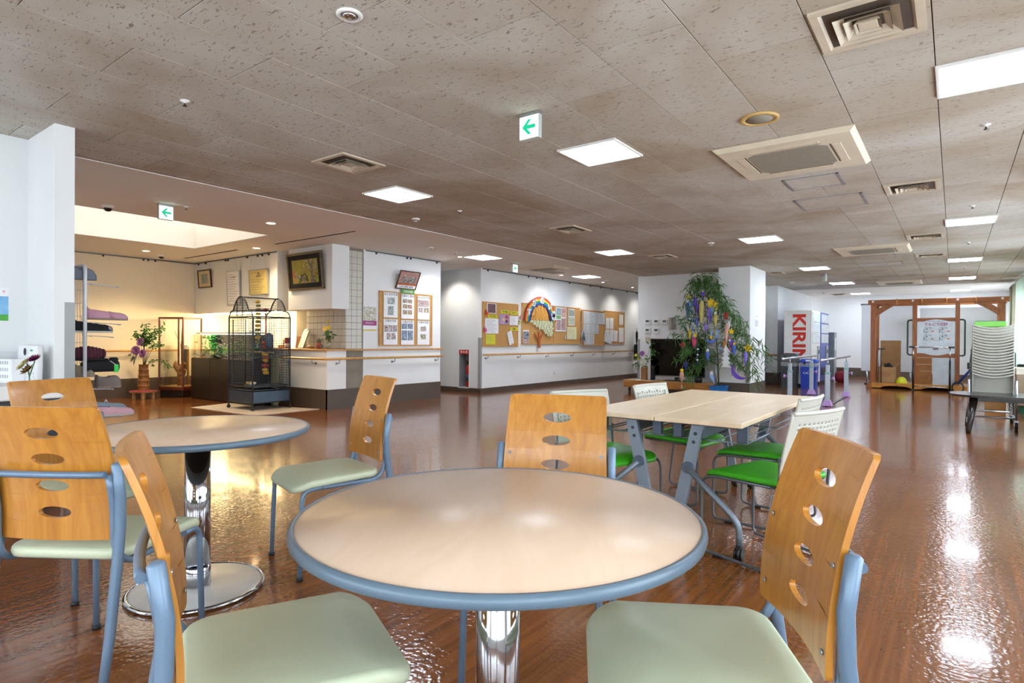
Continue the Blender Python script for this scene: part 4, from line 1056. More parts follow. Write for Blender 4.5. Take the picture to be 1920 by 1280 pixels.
for j in range(9):
    for i in range(ng+1): v.append((-hw_+.006+(2*hw_-.012)*i/ng, -hd+.006+(2*hd-.02)*j/8, .045+.02*math.sin(i*.9+j)+rnd.uniform(0, .008)))
m.add(v, [(j*(ng+1)+i, j*(ng+1)+i+1, (j+1)*(ng+1)+i+1, (j+1)*(ng+1)+i) for j in range(8) for i in range(ng)], True); o = m.build('gravel', mat('teal_gravel', '#1f4a42', .8, var=.3, scale=80.), t_, fix=False); o['kind'] = 'stuff'
M_WPL = mat('water_plant_green', '#1fae3a', .4, var=.25, scale=12., var2='#0c6a24')
for (x, hgt, sp, n_) in ((-.72, .32, .14, 90), (-.60, .22, .10, 50), (-.22, .13, .06, 36), (-.05, .16, .06, 40), (.30, .20, .08, 46), (.62, .15, .08, 34)):
    m = MB(); pts = []
    for k in range(n_): z = rnd.uniform(.06, .06+hgt); q = sp*(.5+.6*math.sin(min(1, (z-.06)/hgt)*PI)); pts.append((x+rnd.gauss(0, q*.55), rnd.uniform(-hd+.05, hd-.08), z))
    leaves(m, pts, .07, .028, rnd, -.4); o = m.build('water_plant', M_WPL, t_, fix=False); o['kind'] = 'stuff'
    MB().tube([(x, 0, .04), (x+.02, 0, .04+hgt*.8)], .004, 5).build('plant_stem', M_WPL, t_)
m = MB(); petals(m, (-.48, -.06, .06), .09, 7, .9, .25); m.build('spiky_plant', mat('pale_plant', '#b9c96a', .5), t_)
MB().ball((-.38, .03, .07), .09, 12, 7, (1.4, .8, .8)).ball((.1, .05, .06), .07, 12, 7, (1.3, .8, .9)).build('rock', mat('dark_rock', '#1d211d', .9, bump=.6, bscale=25.), t_)
for k in range(16):
    x, y, z = rnd.uniform(-.35, .8), rnd.uniform(-hd+.04, 0), rnd.uniform(.16, .38)
    f_ = thing('tetra_fish', 'tiny pale fish swimming in the aquarium', 'fish', ((AX0+AX1)/2+x, (AY0+AY1)/2+y, .725+z), rnd.uniform(0, 6), 'tiny fish in the aquarium')
    MB().ball((0, 0, 0), .013, 8, 6, (1.3, .4, .6)).build('body', mat('fish_silver', '#cfd4c8', .3, .2), f_); MB().prism([(-.016, 0), (-.028, .008), (-.028, -.008)], -.001, .001).build('tail_fin', MATS['fish_silver'], f_)
MB().box(-hw_+.006, hw_-.006, -hd+.006, hd-.02, ah-.035, ah-.033).build('water_surface', glass('water_top', '#f2fbf8', .2), t_)
t_ = thing('aquarium_fill_lamp', 'white lamp bar added across the top of the aquarium to brighten its plants', 'lamp', ((AX0+AX1)/2, (AY0+AY1)/2, .725+ah))  # fill lamp added over the top glass to make the water plants bright
MB().cbox(-hw_+.02, hw_-.02, -.10, .10, .004, .035, .006).build('housing', M_WHITE, t_)
MB().box(-hw_+.06, hw_-.06, -.05, .05, 0, .004).build('tube', emitter('aquarium_fill_tube', '#f0fff4', 9.), t_)

# mat and bird cage
t_ = MB().prism([(-9.47, 4.36), (-7.83, 4.45), (-7.80, 5.50), (-9.62, 5.04)], .0005, .006, 'xy').build('floor_mat', mat('beige_mat', '#c9b9a6', .9, var=.05, scale=30.)); tag(t_, 'beige floor mat under the bird cage', 'mat')
M_CAGE = mat('charcoal_wire', '#39424c', .4, .5, var=.06)
CX, CY = -8.65, 5.01; cw, cd_ = .345, .305
t_ = thing('bird_cage', 'large charcoal bird cage on casters with an arched double top', 'bird cage', (CX, CY, .006))
def arch(u):   # top profile across x, two tiers
    a = abs(u)/cw
    if a < .62: return 1.50+.21*max(0, math.cos(a/.62*PI/2))**.75
    return 1.37+.13*max(0, 1-((a-.62)/.38)**2)**.5
z0, z1 = .36, 1.40
for sx in (-1, 1):
    for sy in (-1, 1):
        p = MB().tube([(sx*cw, sy*cd_, .045), (sx*cw, sy*cd_, z1)], .011, 8).build('post', M_CAGE, t_)
        b = MB(); b.cyl((sx*cw-.012, sy*cd_, .026), (sx*cw+.012, sy*cd_, .026), .026, n=14); b.cbox(sx*cw-.016, sx*cw+.016, sy*cd_-.012, sy*cd_+.012, .03, .06, .004); b.build('caster', M_BLACK, t_)
us = [cw*math.sin(PI/2*i/20) if False else cw*i/20 for i in range(-20, 21)]
for sy in (-1, 1): MB().tube([(u, sy*cd_, arch(u)) for u in us], .010, 8).build('arch_bar', M_CAGE, t_)
for (u, z) in ((0, 1.70), (-cw*.62, 1.505), (cw*.62, 1.505)): MB().tube([(u, -cd_, z), (u, cd_, z)], .006, 6).build('ridge_bar', M_CAGE, t_)
for z in (z0, z1, .30, .11):
    MB().tube([(-cw, -cd_, z), (cw, -cd_, z), (cw, cd_, z), (-cw, cd_, z)], .009, 6, closed=True).build('band', M_CAGE, t_)
for sx in (-1, 1): MB().tube([(sx*cw, -cd_, .80), (sx*cw, cd_, .80)], .007, 6).build('mid_band', M_CAGE, t_)
w_ = .0026
def wires(m, fixed, axis):
    n_ = 25 if axis == 'x' else 21; H_ = cw if axis == 'x' else cd_
    for i in range(1, n_):
        u = -H_+2*H_*i/n_; zt = arch(u) if axis == 'x' else z1
        m.tube([(u, fixed, z0), (u, fixed, zt)] if axis == 'x' else [(fixed, u, z0), (fixed, u, zt)], w_, 4, caps=False)
    k = 0; z = z0+.035
    while z < (1.68 if axis == 'x' else z1):
        if axis == 'x':
            e_ = cw if z <= 1.40 else max([abs(u) for u in us if arch(u) >= z] or [0]); m.tube([(-e_, fixed, z), (e_, fixed, z)], w_, 4, caps=False)
        else: m.tube([(fixed, -cd_, z), (fixed, cd_, z)], w_, 4, caps=False)
        z += .038
for sy in (-1, 1): m = MB(); wires(m, sy*cd_, 'x'); o = m.build('wire_mesh', M_CAGE, t_, fix=False); o['kind'] = 'stuff'
for sx in (-1, 1): m = MB(); wires(m, sx*cw, 'y'); o = m.build('wire_mesh', M_CAGE, t_, fix=False); o['kind'] = 'stuff'
m = MB()
for i in range(1, 24): u = -cw+2*cw*i/24; m.tube([(u, -cd_, arch(u)), (u, cd_, arch(u))], w_, 4, caps=False)
o = m.build('roof_wires', M_CAGE, t_, fix=False); o['kind'] = 'stuff'
dr = MB().tube([(-.20, -cd_-.012, .40), (.16, -cd_-.012, .40), (.16, -cd_-.012, 1.36), (-.20, -cd_-.012, 1.36)], .009, 6, closed=True).build('door', M_CAGE, t_)
MB().tube([(-.09, -cd_-.012, 1.42), (.07, -cd_-.012, 1.42), (.07, -cd_-.012, 1.67), (-.09, -cd_-.012, 1.67)], .007, 6, closed=True).build('top_hatch', M_CAGE, t_)
MB().tube([(-.20, -cd_-.012, .84), (.16, -cd_-.012, .84)], .006, 6).build('door_bar', M_CAGE, dr)
MB().cbox(-cw+.01, cw-.01, -cd_+.01, cd_-.01, .335, .345, .003).build('cage_floor', M_CAGE, t_)
m = MB(); m.cbox(-cw, cw, -cd_, -cd_+.012, .11, .28, .004).cbox(-cw, cw, cd_-.012, cd_, .11, .28, .004).cbox(-cw, -cw+.012, -cd_, cd_, .11, .28, .004).cbox(cw-.012, cw, -cd_, cd_, .11, .28, .004).cbox(-cw, cw, -cd_, cd_, .11, .122, .003); m.build('tray', mat('blue_grey_tray', '#3d4d60', .4, .3), t_)
MB().tube([(-cw, .02, .86), (cw, .02, .86)], .014, 10).build('perch', mat('perch_wood', '#8d7a5c', .7), t_)
M_TOYS = {c: mat('toy_'+c, h_, .6, var=.12) for c, h_ in dict(olive='#8d8a4a', orange='#c2602a', yellow='#d8b02f', red='#a83a30', black='#222428', blue='#53657e').items()}
t2 = thing('bird_toy', 'olive wooden block chain hanging in the bird cage', 'bird toy', (CX-.02, CY-.02, 1.70))
MB().tube([(0, 0, 0), (0, 0, -.75)], .003, 5).build('rope', M_TOYS['olive'], t2)
for k in range(11): z = -.04-.062*k; MB().cbox(-.045+rnd.uniform(0, .03), .03+rnd.uniform(0, .03), -.025, .025, z-.03, z+.01, .006).build('block', M_TOYS['olive' if k % 3 else 'yellow'], t2)
t2 = thing('bird_toy', 'orange and yellow rope toy with a frayed top hanging in the bird cage', 'bird toy', (CX+.13, CY+.02, 1.52))
MB().tube([(0, 0, .03), (.01, 0, -.3), (0, 0, -.98)], .010, 6).build('rope', M_TOYS['orange'], t2)
m = MB(); petals(m, (0, 0, .0), .12, 16, -.3, .2, (0, 0, 1), 3); m.build('frayed_top', M_TOYS['red'], t2)
for k, (z, c_) in enumerate(((-.50, 'orange'), (-.56, 'red'), (-.62, 'black'), (-.68, 'yellow'), (-.73, 'orange'), (-.78, 'yellow'), (-.86, 'red'), (-.92, 'yellow'), (-.97, 'yellow'))): MB().cbox(-.06+.02*(k % 3), .05-.015*(k % 2), -.03, .03, z-.022, z+.022, .006).build('block', M_TOYS[c_], t2)
t2 = thing('bird_hut', 'blue-grey hanging cuddle hut in the bird cage', 'bird toy', (CX+.22, CY+.03, 1.05))
MB().ball((0, 0, 0), .10, 14, 10, (.55, .7, 1.2)).build('hut', M_TOYS['blue'], t2); MB().tube([(0, 0, .11), (0, 0, .36)], .006, 6).build('chain', M_BLACK, t2)
t2 = thing('food_bowl', 'yellow and white food bowl on the floor of the bird cage', 'bowl', (CX-.02, CY-.12, .352))
MB().lathe([(.05, 0), (.075, .05), (.07, .05), (.045, .008), (0, .006)], 20).build('bowl', M_WHITE, t2); MB().cbox(-.10, -.06, -.05, .05, 0, .06, .005).build('clip', M_TOYS['yellow'], t2)

# reception: small things in the lit opening
t2 = thing('gold_figurine', 'small golden figurine in the lit reception opening', 'figurine', (-11.2, 5.8, .86)); m = MB(); m.lathe([(.05, 0), (.05, .02), (.03, .04), (.045, .12), (.03, .2), (.035, .24), (.02, .28), (0, .29)], 12); m.build('figure', mat('gold_leaf', '#c79a3a', .35, .6), t2); MB().ball((.06, 0, .14), .03, 8, 6, (1.2, .6, .8)).build('arm', MATS['gold_leaf'], t2)
t2 = thing('desk_notice', 'blue-grey notice card standing in the lit reception opening', 'notice', (-10.3, 5.85, .86)); MB().cbox(-.17, .17, 0, .01, 0, .36, .002).build('card', mat('blue_grey_card', '#7f93b5', .6), t2); MB().cbox(-.15, .15, .0, .06, 0, .01, .002).build('foot', M_WHITE, t2)
t2 = thing('tank_roll', 'pale ribbed roll standing beside the aquarium', 'roll', (-8.86, 5.40, 0)); m = MB(); prof = []
for i in range(24): prof += [(.058, .02+i*.032), (.066, .036+i*.032)]
m.lathe([(.055, 0)]+prof+[(.055, .80)], 20); m.build('ribbed_tube', mat('ribbed_beige', '#b5b08a', .6), t2)

# ------------------------------------------------------------------ frames on the hall wall
def hang(name, label, cat, x0, x1, z0, z1, y, tilt, fm, fw, builder, wire=None, fd=.025):
    """frame hanging on a wall that faces -Y, top leaning forward; local origin bottom centre"""
    t_ = thing(name, label, cat, ((x0+x1)/2, y-.003, z0)); t_.rotation_euler = (tilt, 0, 0)
    w, h_ = (x1-x0)/2, (z1-z0)
    for a in (MB().cbox(-w, w, -fd, 0, 0, fw, .003), MB().cbox(-w, w, -fd, 0, h_-fw, h_, .003), MB().cbox(-w, -w+fw, -fd, 0, fw, h_-fw, .003), MB().cbox(w-fw, w, -fd, 0, fw, h_-fw, .003)): a.build('frame_bar', fm, t_)
    builder(t_, w-fw, fw, h_-fw, -fd*.5)
    if wire:
        zt = (HC-.05-z0)
        for s_ in (-1, 1): MB().tube([(s_*w*.8, -.012, h_), (s_*w*wire, -.012-math.tan(-tilt)*0, h_+(zt-h_)*1.0)], .0012, 4).build('wire', M_STEEL, t_)
    return t_
def lines(t_, w, zs, y, m_=None, inset=.12, name='print_lines', th=.004):
    m = MB()
    for i, z in enumerate(zs): e = w*(1-inset); s_ = (.55+.4*((i*37) % 10)/10); m.box(-e, -e+2*e*s_, y-.0008, y, z, z+th)
    o = m.build(name, m_ or M_INK, t_); o['kind'] = 'stuff'; return o
def b_pic(t_, w, z0_, z1_, y):
    MB().box(-w, w, y-.001, y+.004, z0_, z1_).build('mount', mat('beige_mount', '#d9c9a3', .7), t_)
    MB().box(-w*.55, w*.55, y-.002, y-.001, z0_+.06, z1_-.06).build('drawing', photo('grey_drawing', ['#b9bdb4', '#8e9a9a', '#6c7f86', '#a9a489'], 40.), t_)
hang('framed_drawing', 'small dark-framed drawing near the corner of the hall', 'picture', -11.70, -11.20, 2.035, 2.378, YC, .08, mat('dark_red_frame', '#3a1712', .4), .022, b_pic, 1.0)
def b_c1(t_, w, z0_, z1_, y):
    MB().box(-w, w, y-.001, y+.004, z0_, z1_).build('paper', M_PAPER, t_); H_ = z1_-z0_
    lines(t_, w, [z1_-.05-.043*i for i in range(12)], y-.001); text('許 可 証', .035, M_INK, t_, (0, y-.0015, z1_-.10), name='heading')
hang('certificate', 'narrow white certificate in a silver frame on the hall wall', 'certificate', -10.61, -10.16, 1.668, 2.287, YC, .045, M_STEEL, .016, b_c1, .45)
def b_c2(t_, w, z0_, z1_, y):
    MB().box(-w, w, y-.001, y+.004, z0_, z1_).build('paper', mat('yellow_certificate', '#e3cf84', .6, var=.03), t_)
    lines(t_, w, [z1_-.04, z1_-.16, z1_-.20, z1_-.25, z1_-.29, z1_-.33, z1_-.37], y-.001); text('表 彰 状', .04, M_INK, t_, (0, y-.0015, z1_-.10), name='heading')
    MB().lathe([(.018, 0), (.012, .004), (0, .005)], 12).tf(Matrix.Translation((0, y-.001, z1_-.055)) @ Matrix.Rotation(PI/2, 4, 'X')).build('seal', M_INK, t_)
hang('certificate', 'yellow certificate in a silver frame on the hall wall', 'certificate', -9.86, -9.26, 1.825, 2.263, YC, .05, M_STEEL, .016, b_c2, .7)
def b_paint(t_, w, z0_, z1_, y):
    MB().box(-w, w, y-.001, y+.006, z0_, z1_).build('black_mount', mat('black_velvet', '#0b0a0b', .8), t_)
    a, b, c = w-.085, z0_+.075, z1_-.075; y2 = y-.002
    cv = MB().box(-a, a, y2-.001, y2, b, c).build('canvas', mat('olive_gold_ground', '#a19a2f', .6, var=.1, scale=5., var2='#8a8040'), t_)
    y3 = y2-.0012
    H_ = c-b
    MB().prism([(a*.38, b), (a*.72, b), (a*.62, b+H_*.35), (a*.60, b+H_*.65), (a*.72, c), (a*.58, c), (a*.50, b+H_*.78), (a*.34, c), (a*.22, c), (a*.42, b+H_*.62), (a*.45, b+H_*.3)], y3-.0006, y3).build('painted_trunk', mat('paint_mauve', '#7d7068', .7, var=.2, scale=30.), cv)
    MB().tube([(-a*.45, y3, b+H_*.05), (-a*.25, y3, b+H_*.28), (0, y3, b+H_*.40), (a*.12, y3, b+H_*.25), (a*.2, y3, b+H_*.04)], .009, 6).build('painted_branch', mat('paint_dark_green', '#3e4a3c', .7), cv)
    m = MB(); m.prism([(-a*.3, b+H_*.02), (a*.12, b+H_*.02), (a*.02, b+H_*.34), (-a*.12, b+H_*.26)], y3-.0004, y3); m.build('painted_rock', mat('paint_pink', '#b48d78', .7, var=.2, scale=40.), cv)
    r2 = random.Random(5)
    for nm, col, n_, f_ in (('painted_blossom', '#cfc9b8', 40, lambda: (r2.uniform(-.1, .9), r2.uniform(.55, .97))), ('painted_lily', '#c8642e', 9, lambda: (r2.choice((r2.uniform(.75, .95), r2.uniform(-.95, -.8))), r2.uniform(.05, .55))), ('painted_iris', '#b9a5b9', 12, lambda: (r2.uniform(-.85, -.2), r2.uniform(.1, .45))), ('painted_leaf', '#4c6a34', 22, lambda: (r2.uniform(-.95, .95), r2.uniform(.03, .35)))):
        m = MB()
        for k in range(n_): x, z = f_(); r_ = .009 if nm == 'painted_blossom' else .02; m.cyl((x*a, y3-.0008, b+H_*z), (x*a, y3-.0002, b+H_*z), r_*r2.uniform(.6, 1.2), n=7)
        o = m.build(nm, mat('paint_'+nm, col, .7, var=.15), cv); o['kind'] = 'stuff'
hang('framed_painting', 'large garden painting in a black and gold frame on the boxed-out panel', 'painting', -8.68, -7.76, 1.855, 2.445, 5.57, .10, wood('gold_brown_frame', '#6b5a35', '#3a2c18', .3, .4, 4., (2, 2, 2)), .035, b_paint, None, .04)

# ------------------------------------------------------------------ on the counter ledge
LZ = .922
t_ = thing('clipboard', 'clipboard with a printed sheet leaning on the counter ledge', 'clipboard', (-8.62, 5.70, LZ), -.25); t_.rotation_euler = (-.35, 0, -.25)
MB().cbox(-.13, .13, 0, .012, 0, .33, .003).build('board', mat('clipboard_dark', '#4a4f5e', .5), t_); MB().box(-.12, .12, -.002, 0, .01, .31).build('sheet', M_PAPER, t_); MB().cbox(-.05, .05, -.012, .004, .31, .335, .003).build('clip', M_STEEL, t_); MB().box(-.03, .04, -.003, -.002, .16, .27).build('photo_print', photo('photo_dark', ['#3a4038', '#6d7468', '#c9c9c4', '#1f221f'], 30.), t_); lines(t_, .11, [.04, .07, .10, .13], -.002)
t_ = thing('flower_vase', 'glass vase of yellow flowers on the counter ledge', 'vase', (-7.88, 5.71, LZ))
MB().lathe([(.03, 0), (.034, .01), (.032, .06), (.045, .17), (.04, .17), (.028, .06), (.026, .012), (0, .01)], 20).build('glass', glass('vase_glass', '#f4f8f4', .3), t_)
m = MB(); heads = [(.02, -.02, .34), (-.05, -.02, .30), (.06, -.02, .33), (-.10, 0, .33), (-.02, -.03, .31), (.0, .0, .43)]
for h_ in heads: m.tube([(0, 0, .02), (h_[0]*.4, h_[1]*.4, .2), h_], .003, 5)
m.build('stem', M_LEAF, t_)
for h_ in heads: mm = MB(); petals(mm, h_, .04, 9, .2, .5, (.0, -.8, .5), 1); mm.ball(h_, .012, 8, 5); mm.build('yellow_bloom', mat('yellow_petal', '#e7c423', .5, var=.1), t_)
m = MB(); leaves(m, [(rnd.gauss(0, .04), rnd.gauss(0, .03), rnd.uniform(.16, .28)) for k in range(34)], .09, .03, rnd); o = m.build('leaves', M_LEAF, t_, fix=False); o['kind'] = 'stuff'
t_ = thing('shell_ornament', 'brown seashell on the counter ledge', 'seashell', (-8.30, 5.68, LZ)); MB().ball((0, 0, .03), .03, 14, 8, (2.3, 1, 1)).build('shell', mat('shell_brown', '#a0764e', .4, var=.25, scale=30.), t_); MB().lathe([(.02, 0), (.012, .04), (.0, .07)], 12).tf(Matrix.Translation((.05, 0, .03)) @ Matrix.Rotation(PI/2, 4, 'Y')).build('spire', MATS['shell_brown'], t_)
t_ = thing('cloth_doll', 'small red and grey cloth doll on the counter ledge', 'doll', (-8.10, 5.70, LZ)); MB().ball((0, 0, .05), .05, 12, 8, (1.1, .8, 1)).build('body', mat('doll_red', '#a5483a', .8, var=.2, scale=30.), t_); MB().ball((-.01, 0, .125), .035, 12, 8).build('head', mat('doll_grey', '#6b6760', .8, var=.1), t_); MB().ball((.06, 0, .04), .03, 10, 6).build('tail', MATS['doll_grey'], t_)
t_ = thing('red_canister', 'dark red canister with a white label on the ledge behind the cage', 'canister', (-8.98, 5.70, LZ)); MB().lathe([(.045, 0), (.045, .17), (.04, .175), (0, .176)], 18).build('body', mat('dark_red_tin', '#8e2230', .4), t_); MB().lathe([(.0455, .02), (.0455, .08)], 18).build('label_band', M_PAPER, t_)
t_ = thing('wooden_board', 'small brown wooden board leaning behind the red canister', 'board', (-8.84, 5.80, LZ)); t_.rotation_euler = (-.12, 0, 0); MB().cbox(-.07, .07, 0, .015, 0, .2, .003).build('board', mat('plain_brown_wood', '#8a5c2e', .5, var=.1), t_); MB().cbox(-.05, .05, .014, .05, 0, .012, .002).build('foot', MATS['plain_brown_wood'], t_)
t_ = thing('wooden_tray', 'pale wooden tray with a small figure on the ledge behind the cage', 'tray', (-9.1, 5.72, LZ)); MB().cbox(-.1, .1, -.06, .06, 0, .05, .004).build('tray', M_OAKF, t_); MB().lathe([(.03, .05), (.025, .1), (.03, .14), (0, .17)], 12).build('figure', mat('cream_figure', '#cbbf9a', .6), t_)
# ------------------------------------------------------------------ things on the walls that face +X (local -Y looks out of the wall)
def onwall(name, label, cat, y0, y1, z0, tilt=0., off=.0, x=None, group=None):
    t_ = thing(name, label, cat, ((XW if x is None else x)+off, (y0+y1)/2, z0), 0, group); t_.rotation_euler = (tilt, 0, PI/2); return t_
def sheet(label, y0, y1, z0, z1, off=.028, cat='notice', name='notice_sheet', col=None, roll=0., photos=(), nlines=0, head=None, hm=None, border=None, group=None, seed=0):
    """paper pinned to a board; photos = (x0,x1,z0,z1,palette) in fractions of the sheet"""
    t_ = onwall(name, label, cat, y0, y1, (z0+z1)/2, 0, off, group=group); t_.rotation_euler = (0, roll, PI/2)
    w, h_ = (y1-y0)/2, (z1-z0)/2
    MB().box(-w, w, -.0015, 0, -h_, h_).build('paper', col or M_PAPER, t_)
    if border: MB().box(-w, w, -.0022, -.0015, -h_, -h_+.02).build('border_print', border, t_)
    for i, (a, b, c, d_, pal) in enumerate(photos):
        MB().box(-w+2*w*a, -w+2*w*b, -.0025, -.0015, -h_+2*h_*c, -h_+2*h_*d_).build('photo_print', photo('print_' + '_'.join(c[1:4] for c in pal), pal, 34., seed+i*1.7), t_)
    if nlines:
        m = MB()
        for i in range(nlines): z = h_*.82-(1.64*h_)*i/max(1, nlines-1); e = w*.85; m.box(-e, -e+2*e*(.55+.45*((i*53+seed*7) % 10)/10), -.0022, -.0015, z-.0025, z+.0025)
        o = m.build('print_lines', mat('grey_print', '#8a8f99', .6), t_); o['kind'] = 'stuff'
    if head: text(head, min(.05, h_*1.3), hm or M_INK, t_, (0, -.002, 0 if (nlines == 0 and not photos) else h_*.85), name='lettering')
    return t_
def board(label, y0, y1, z0, z1, off=.0, group='cork notice boards', name='cork_board'):
    t_ = onwall(name, label, 'notice board', y0, y1, z0, 0, off, group=group); w, h_ = (y1-y0)/2, z1-z0; k = .022
    MB().box(-w+.01, w-.01, -.018, 0, .01, h_-.01).build('cork', M_CORK, t_)
    for a in (MB().cbox(-w, w, -.026, 0, 0, k, .003), MB().cbox(-w, w, -.026, 0, h_-k, h_, .003), MB().cbox(-w, -w+k, -.026, 0, k, h_-k, .003), MB().cbox(w-k, w, -.026, 0, k, h_-k, .003)): a.build('frame_bar', M_OAKF, t_)
    return t_
# --- photo wall
sheet('poster of a smiling elderly person with a magenta band beside the tiled wall', 6.227, 6.505, 1.22, 1.626, .002, 'poster', 'wall_poster', photos=[(.03, .97, .40, .97, ['#5d6a5a', '#c9cfc8', '#e6e2dc', '#8fa36a', '#b98f7c']), (.0, 1.0, .21, .40, ['#a3327f', '#a3327f'])], border=mat('yellow_strip', '#d9c530', .5), seed=3)
text('認知症の人', .035, M_PAPER, bpy.data.objects['wall_poster.001'], (0, -.0028, -.08), name='lettering')
board('cork board with six photo sheets on the wall right of the tiles', 6.547, 7.797, .965, 1.893, group=None, name='photo_board')
PA = ['#3b4a46', '#7f8f8a', '#cfd6d4', '#5b6b58']; PB = ['#c8b23a', '#4f8a4a', '#a33a34', '#dfe2e0', '#2d3a44']; PC = ['#3a2730', '#e2dbd8', '#96656a', '#c9c4c8']; PD = ['#2f4f86', '#9fb3c9', '#39424c', '#d6dde4']; PE = ['#2c2a2e', '#c9a88e', '#8c8ea6', '#e3dedb']; PF = ['#b09a55', '#4c4636', '#e2dfd2', '#8d8a80']
PG = ['#2f6bd0', '#d8b27c', '#e9e6e2', '#23488f']
ys = [(6.635, 6.946), (7.028, 7.33), (7.415, 7.718)]; zt = [(1.449, 1.872), (1.44, 1.866), (1.437, 1.86)]; zb_ = [(.989, 1.424), (.988, 1.414), (.986, 1.416)]
tops = [[(.27, .78, .54, .80, PA), (.30, .70, .10, .46, PA+['#86a9c9'])], [(.12, .46, .64, .80, PB), (.50, .83, .64, .80, PB), (.12, .46, .42, .58, PB), (.50, .83, .42, .58, PB), (.12, .46, .18, .36, PB), (.50, .83, .18, .36, PB)], [(.05, .94, .54, .82, PC), (.05, .46, .30, .50, PG), (.52, .92, .30, .50, PF)]]
bots = [[(.05, .33, .50, .76, PE), (.37, .63, .50, .76, PE), (.66, .96, .50, .76, PE), (.22, .50, .20, .46, PE), (.56, .86, .20, .46, PE)], [(.04, .46, .64, .86, PD), (.50, .92, .64, .86, PD), (.04, .46, .18, .58, PD), (.50, .92, .18, .58, PD)], [(.26, .70, .56, .76, PF), (.26, .70, .22, .44, PF)]]
nm = [['photo sheet with two grey street pictures, top left of the photo board', 'photo sheet with six small bright pictures under the green card', 'photo sheet with a wide group picture, top right of the photo board'], ['photo sheet with five portraits, bottom left of the photo board', 'photo sheet with four blue-toned pictures, bottom centre of the photo board', 'photo sheet with two small pictures, bottom right of the photo board']]
for i in range(3):
    sheet(nm[0][i], *ys[i], *zt[i], photos=tops[i], seed=i+1, name='photo_sheet', head='行事のご案内' if i == 1 else 'みんなの写真')
    sheet(nm[1][i], *ys[i], *zb_[i], photos=bots[i], seed=i+7, name='photo_sheet', head='行事の写真')
t_ = onwall('green_card', 'small green title card above the photo board', 'card', 7.025, 7.338, 1.876, 0, .03)
MB().box(-.155, .155, -.004, 0, 0, .073).build('card', mat('leaf_green_card', '#5fa044', .6), t_); text('広報の部屋', .045, M_PAPER, t_, (0, -.005, .034), name='lettering')
t_ = onwall('picture_of_group', 'brown-framed group photograph leaning out over the photo board', 'picture', 6.90, 7.36, 1.955, .42, .012)
w, h_ = .235, .335
for a in (MB().cbox(-w, w, -.02, 0, 0, .018, .003), MB().cbox(-w, w, -.02, 0, h_-.018, h_, .003), MB().cbox(-w, -w+.018, -.02, 0, .018, h_-.018, .003), MB().cbox(w-.018, w, -.02, 0, .018, h_-.018, .003)): a.build('frame_bar', mat('brown_frame', '#5a3f33', .4), t_)
MB().box(-w+.018, w-.018, -.010, -.006, .018, h_-.018).build('backing', photo('group_backdrop', ['#c9a79c', '#b98f86', '#c4b3a4'], 8.), t_)
MB().box(-w*.62, w*.72, -.012, -.010, .11, .23).build('photo_print', photo('group_photo', ['#23272a', '#8f8f8c', '#c9c5c0', '#3c4444', '#b04a3a'], 40.), t_)
MB().box(-w+.02, w-.02, -.012, -.010, .075, .11).build('orange_band', mat('orange_band', '#c76a38', .5), t_); MB().box(-w+.02, w-.02, -.012, -.010, .02, .074).build('caption_strip', M_PAPER, t_)
text('いきいき教室  発表会', .034, M_INK, t_, (0, -.013, .045), name='lettering')

# --- fire extinguisher niche in the corridor wall
t_ = thing('extinguisher_box', 'recessed fire extinguisher cabinet with a red sign in the corridor wall', 'fire cabinet', ((NX0+NX1)/2, 9.2, NZ0)); w = (NX1-NX0)/2; h_ = NZ1-NZ0
m = MB(); k = .018; m.cbox(-w-k, w+k, -.008, .01, -k, 0, .002).cbox(-w-k, w+k, -.008, .01, h_, h_+k, .002).cbox(-w-k, -w, -.008, .01, 0, h_, .002).cbox(w, w+k, -.008, .01, 0, h_, .002); m.build('frame', M_WHITE, t_)
m = MB(); m.box(-w, w, .205, .215, 0, h_).box(-w, -w+.006, 0, .21, 0, h_).box(w-.006, w, 0, .21, 0, h_).box(-w, w, 0, .21, 0, .006); m.build('lining', mat('niche_grey', '#8f8f92', .6), t_)
MB().box(-w, w, -.004, .004, h_-.09, h_).build('sign', mat('fire_red', '#cf2a20', .45), t_); text('消 火 器', .055, M_PAPER, t_, (0, -.005, h_-.047), name='lettering', bold=.0008)
t_ = thing('fire_extinguisher', 'red fire extinguisher standing in the wall cabinet', 'fire extinguisher', ((NX0+NX1)/2+.05, 9.30, NZ0+.006))
MB().lathe([(.055, 0), (.058, .01), (.058, .36), (.05, .41), (.02, .45), (.02, .47)], 20).build('cylinder', MATS['fire_red'], t_)
MB().lathe([(.0585, .12), (.0585, .26)], 20).build('label_band', mat('ext_label', '#39506e', .5, var=.2, scale=30.), t_); MB().cbox(-.05, .03, -.012, .012, .47, .50, .003).cbox(-.06, .0, -.01, .01, .51, .53, .003).build('lever', M_BLACK, t_)
MB().tube(fillet([(.02, 0, .47), (.07, -.02, .45), (.075, -.03, .2), (.07, -.03, .12)], .04), .010, 8).build('hose', M_BLACK, t_)

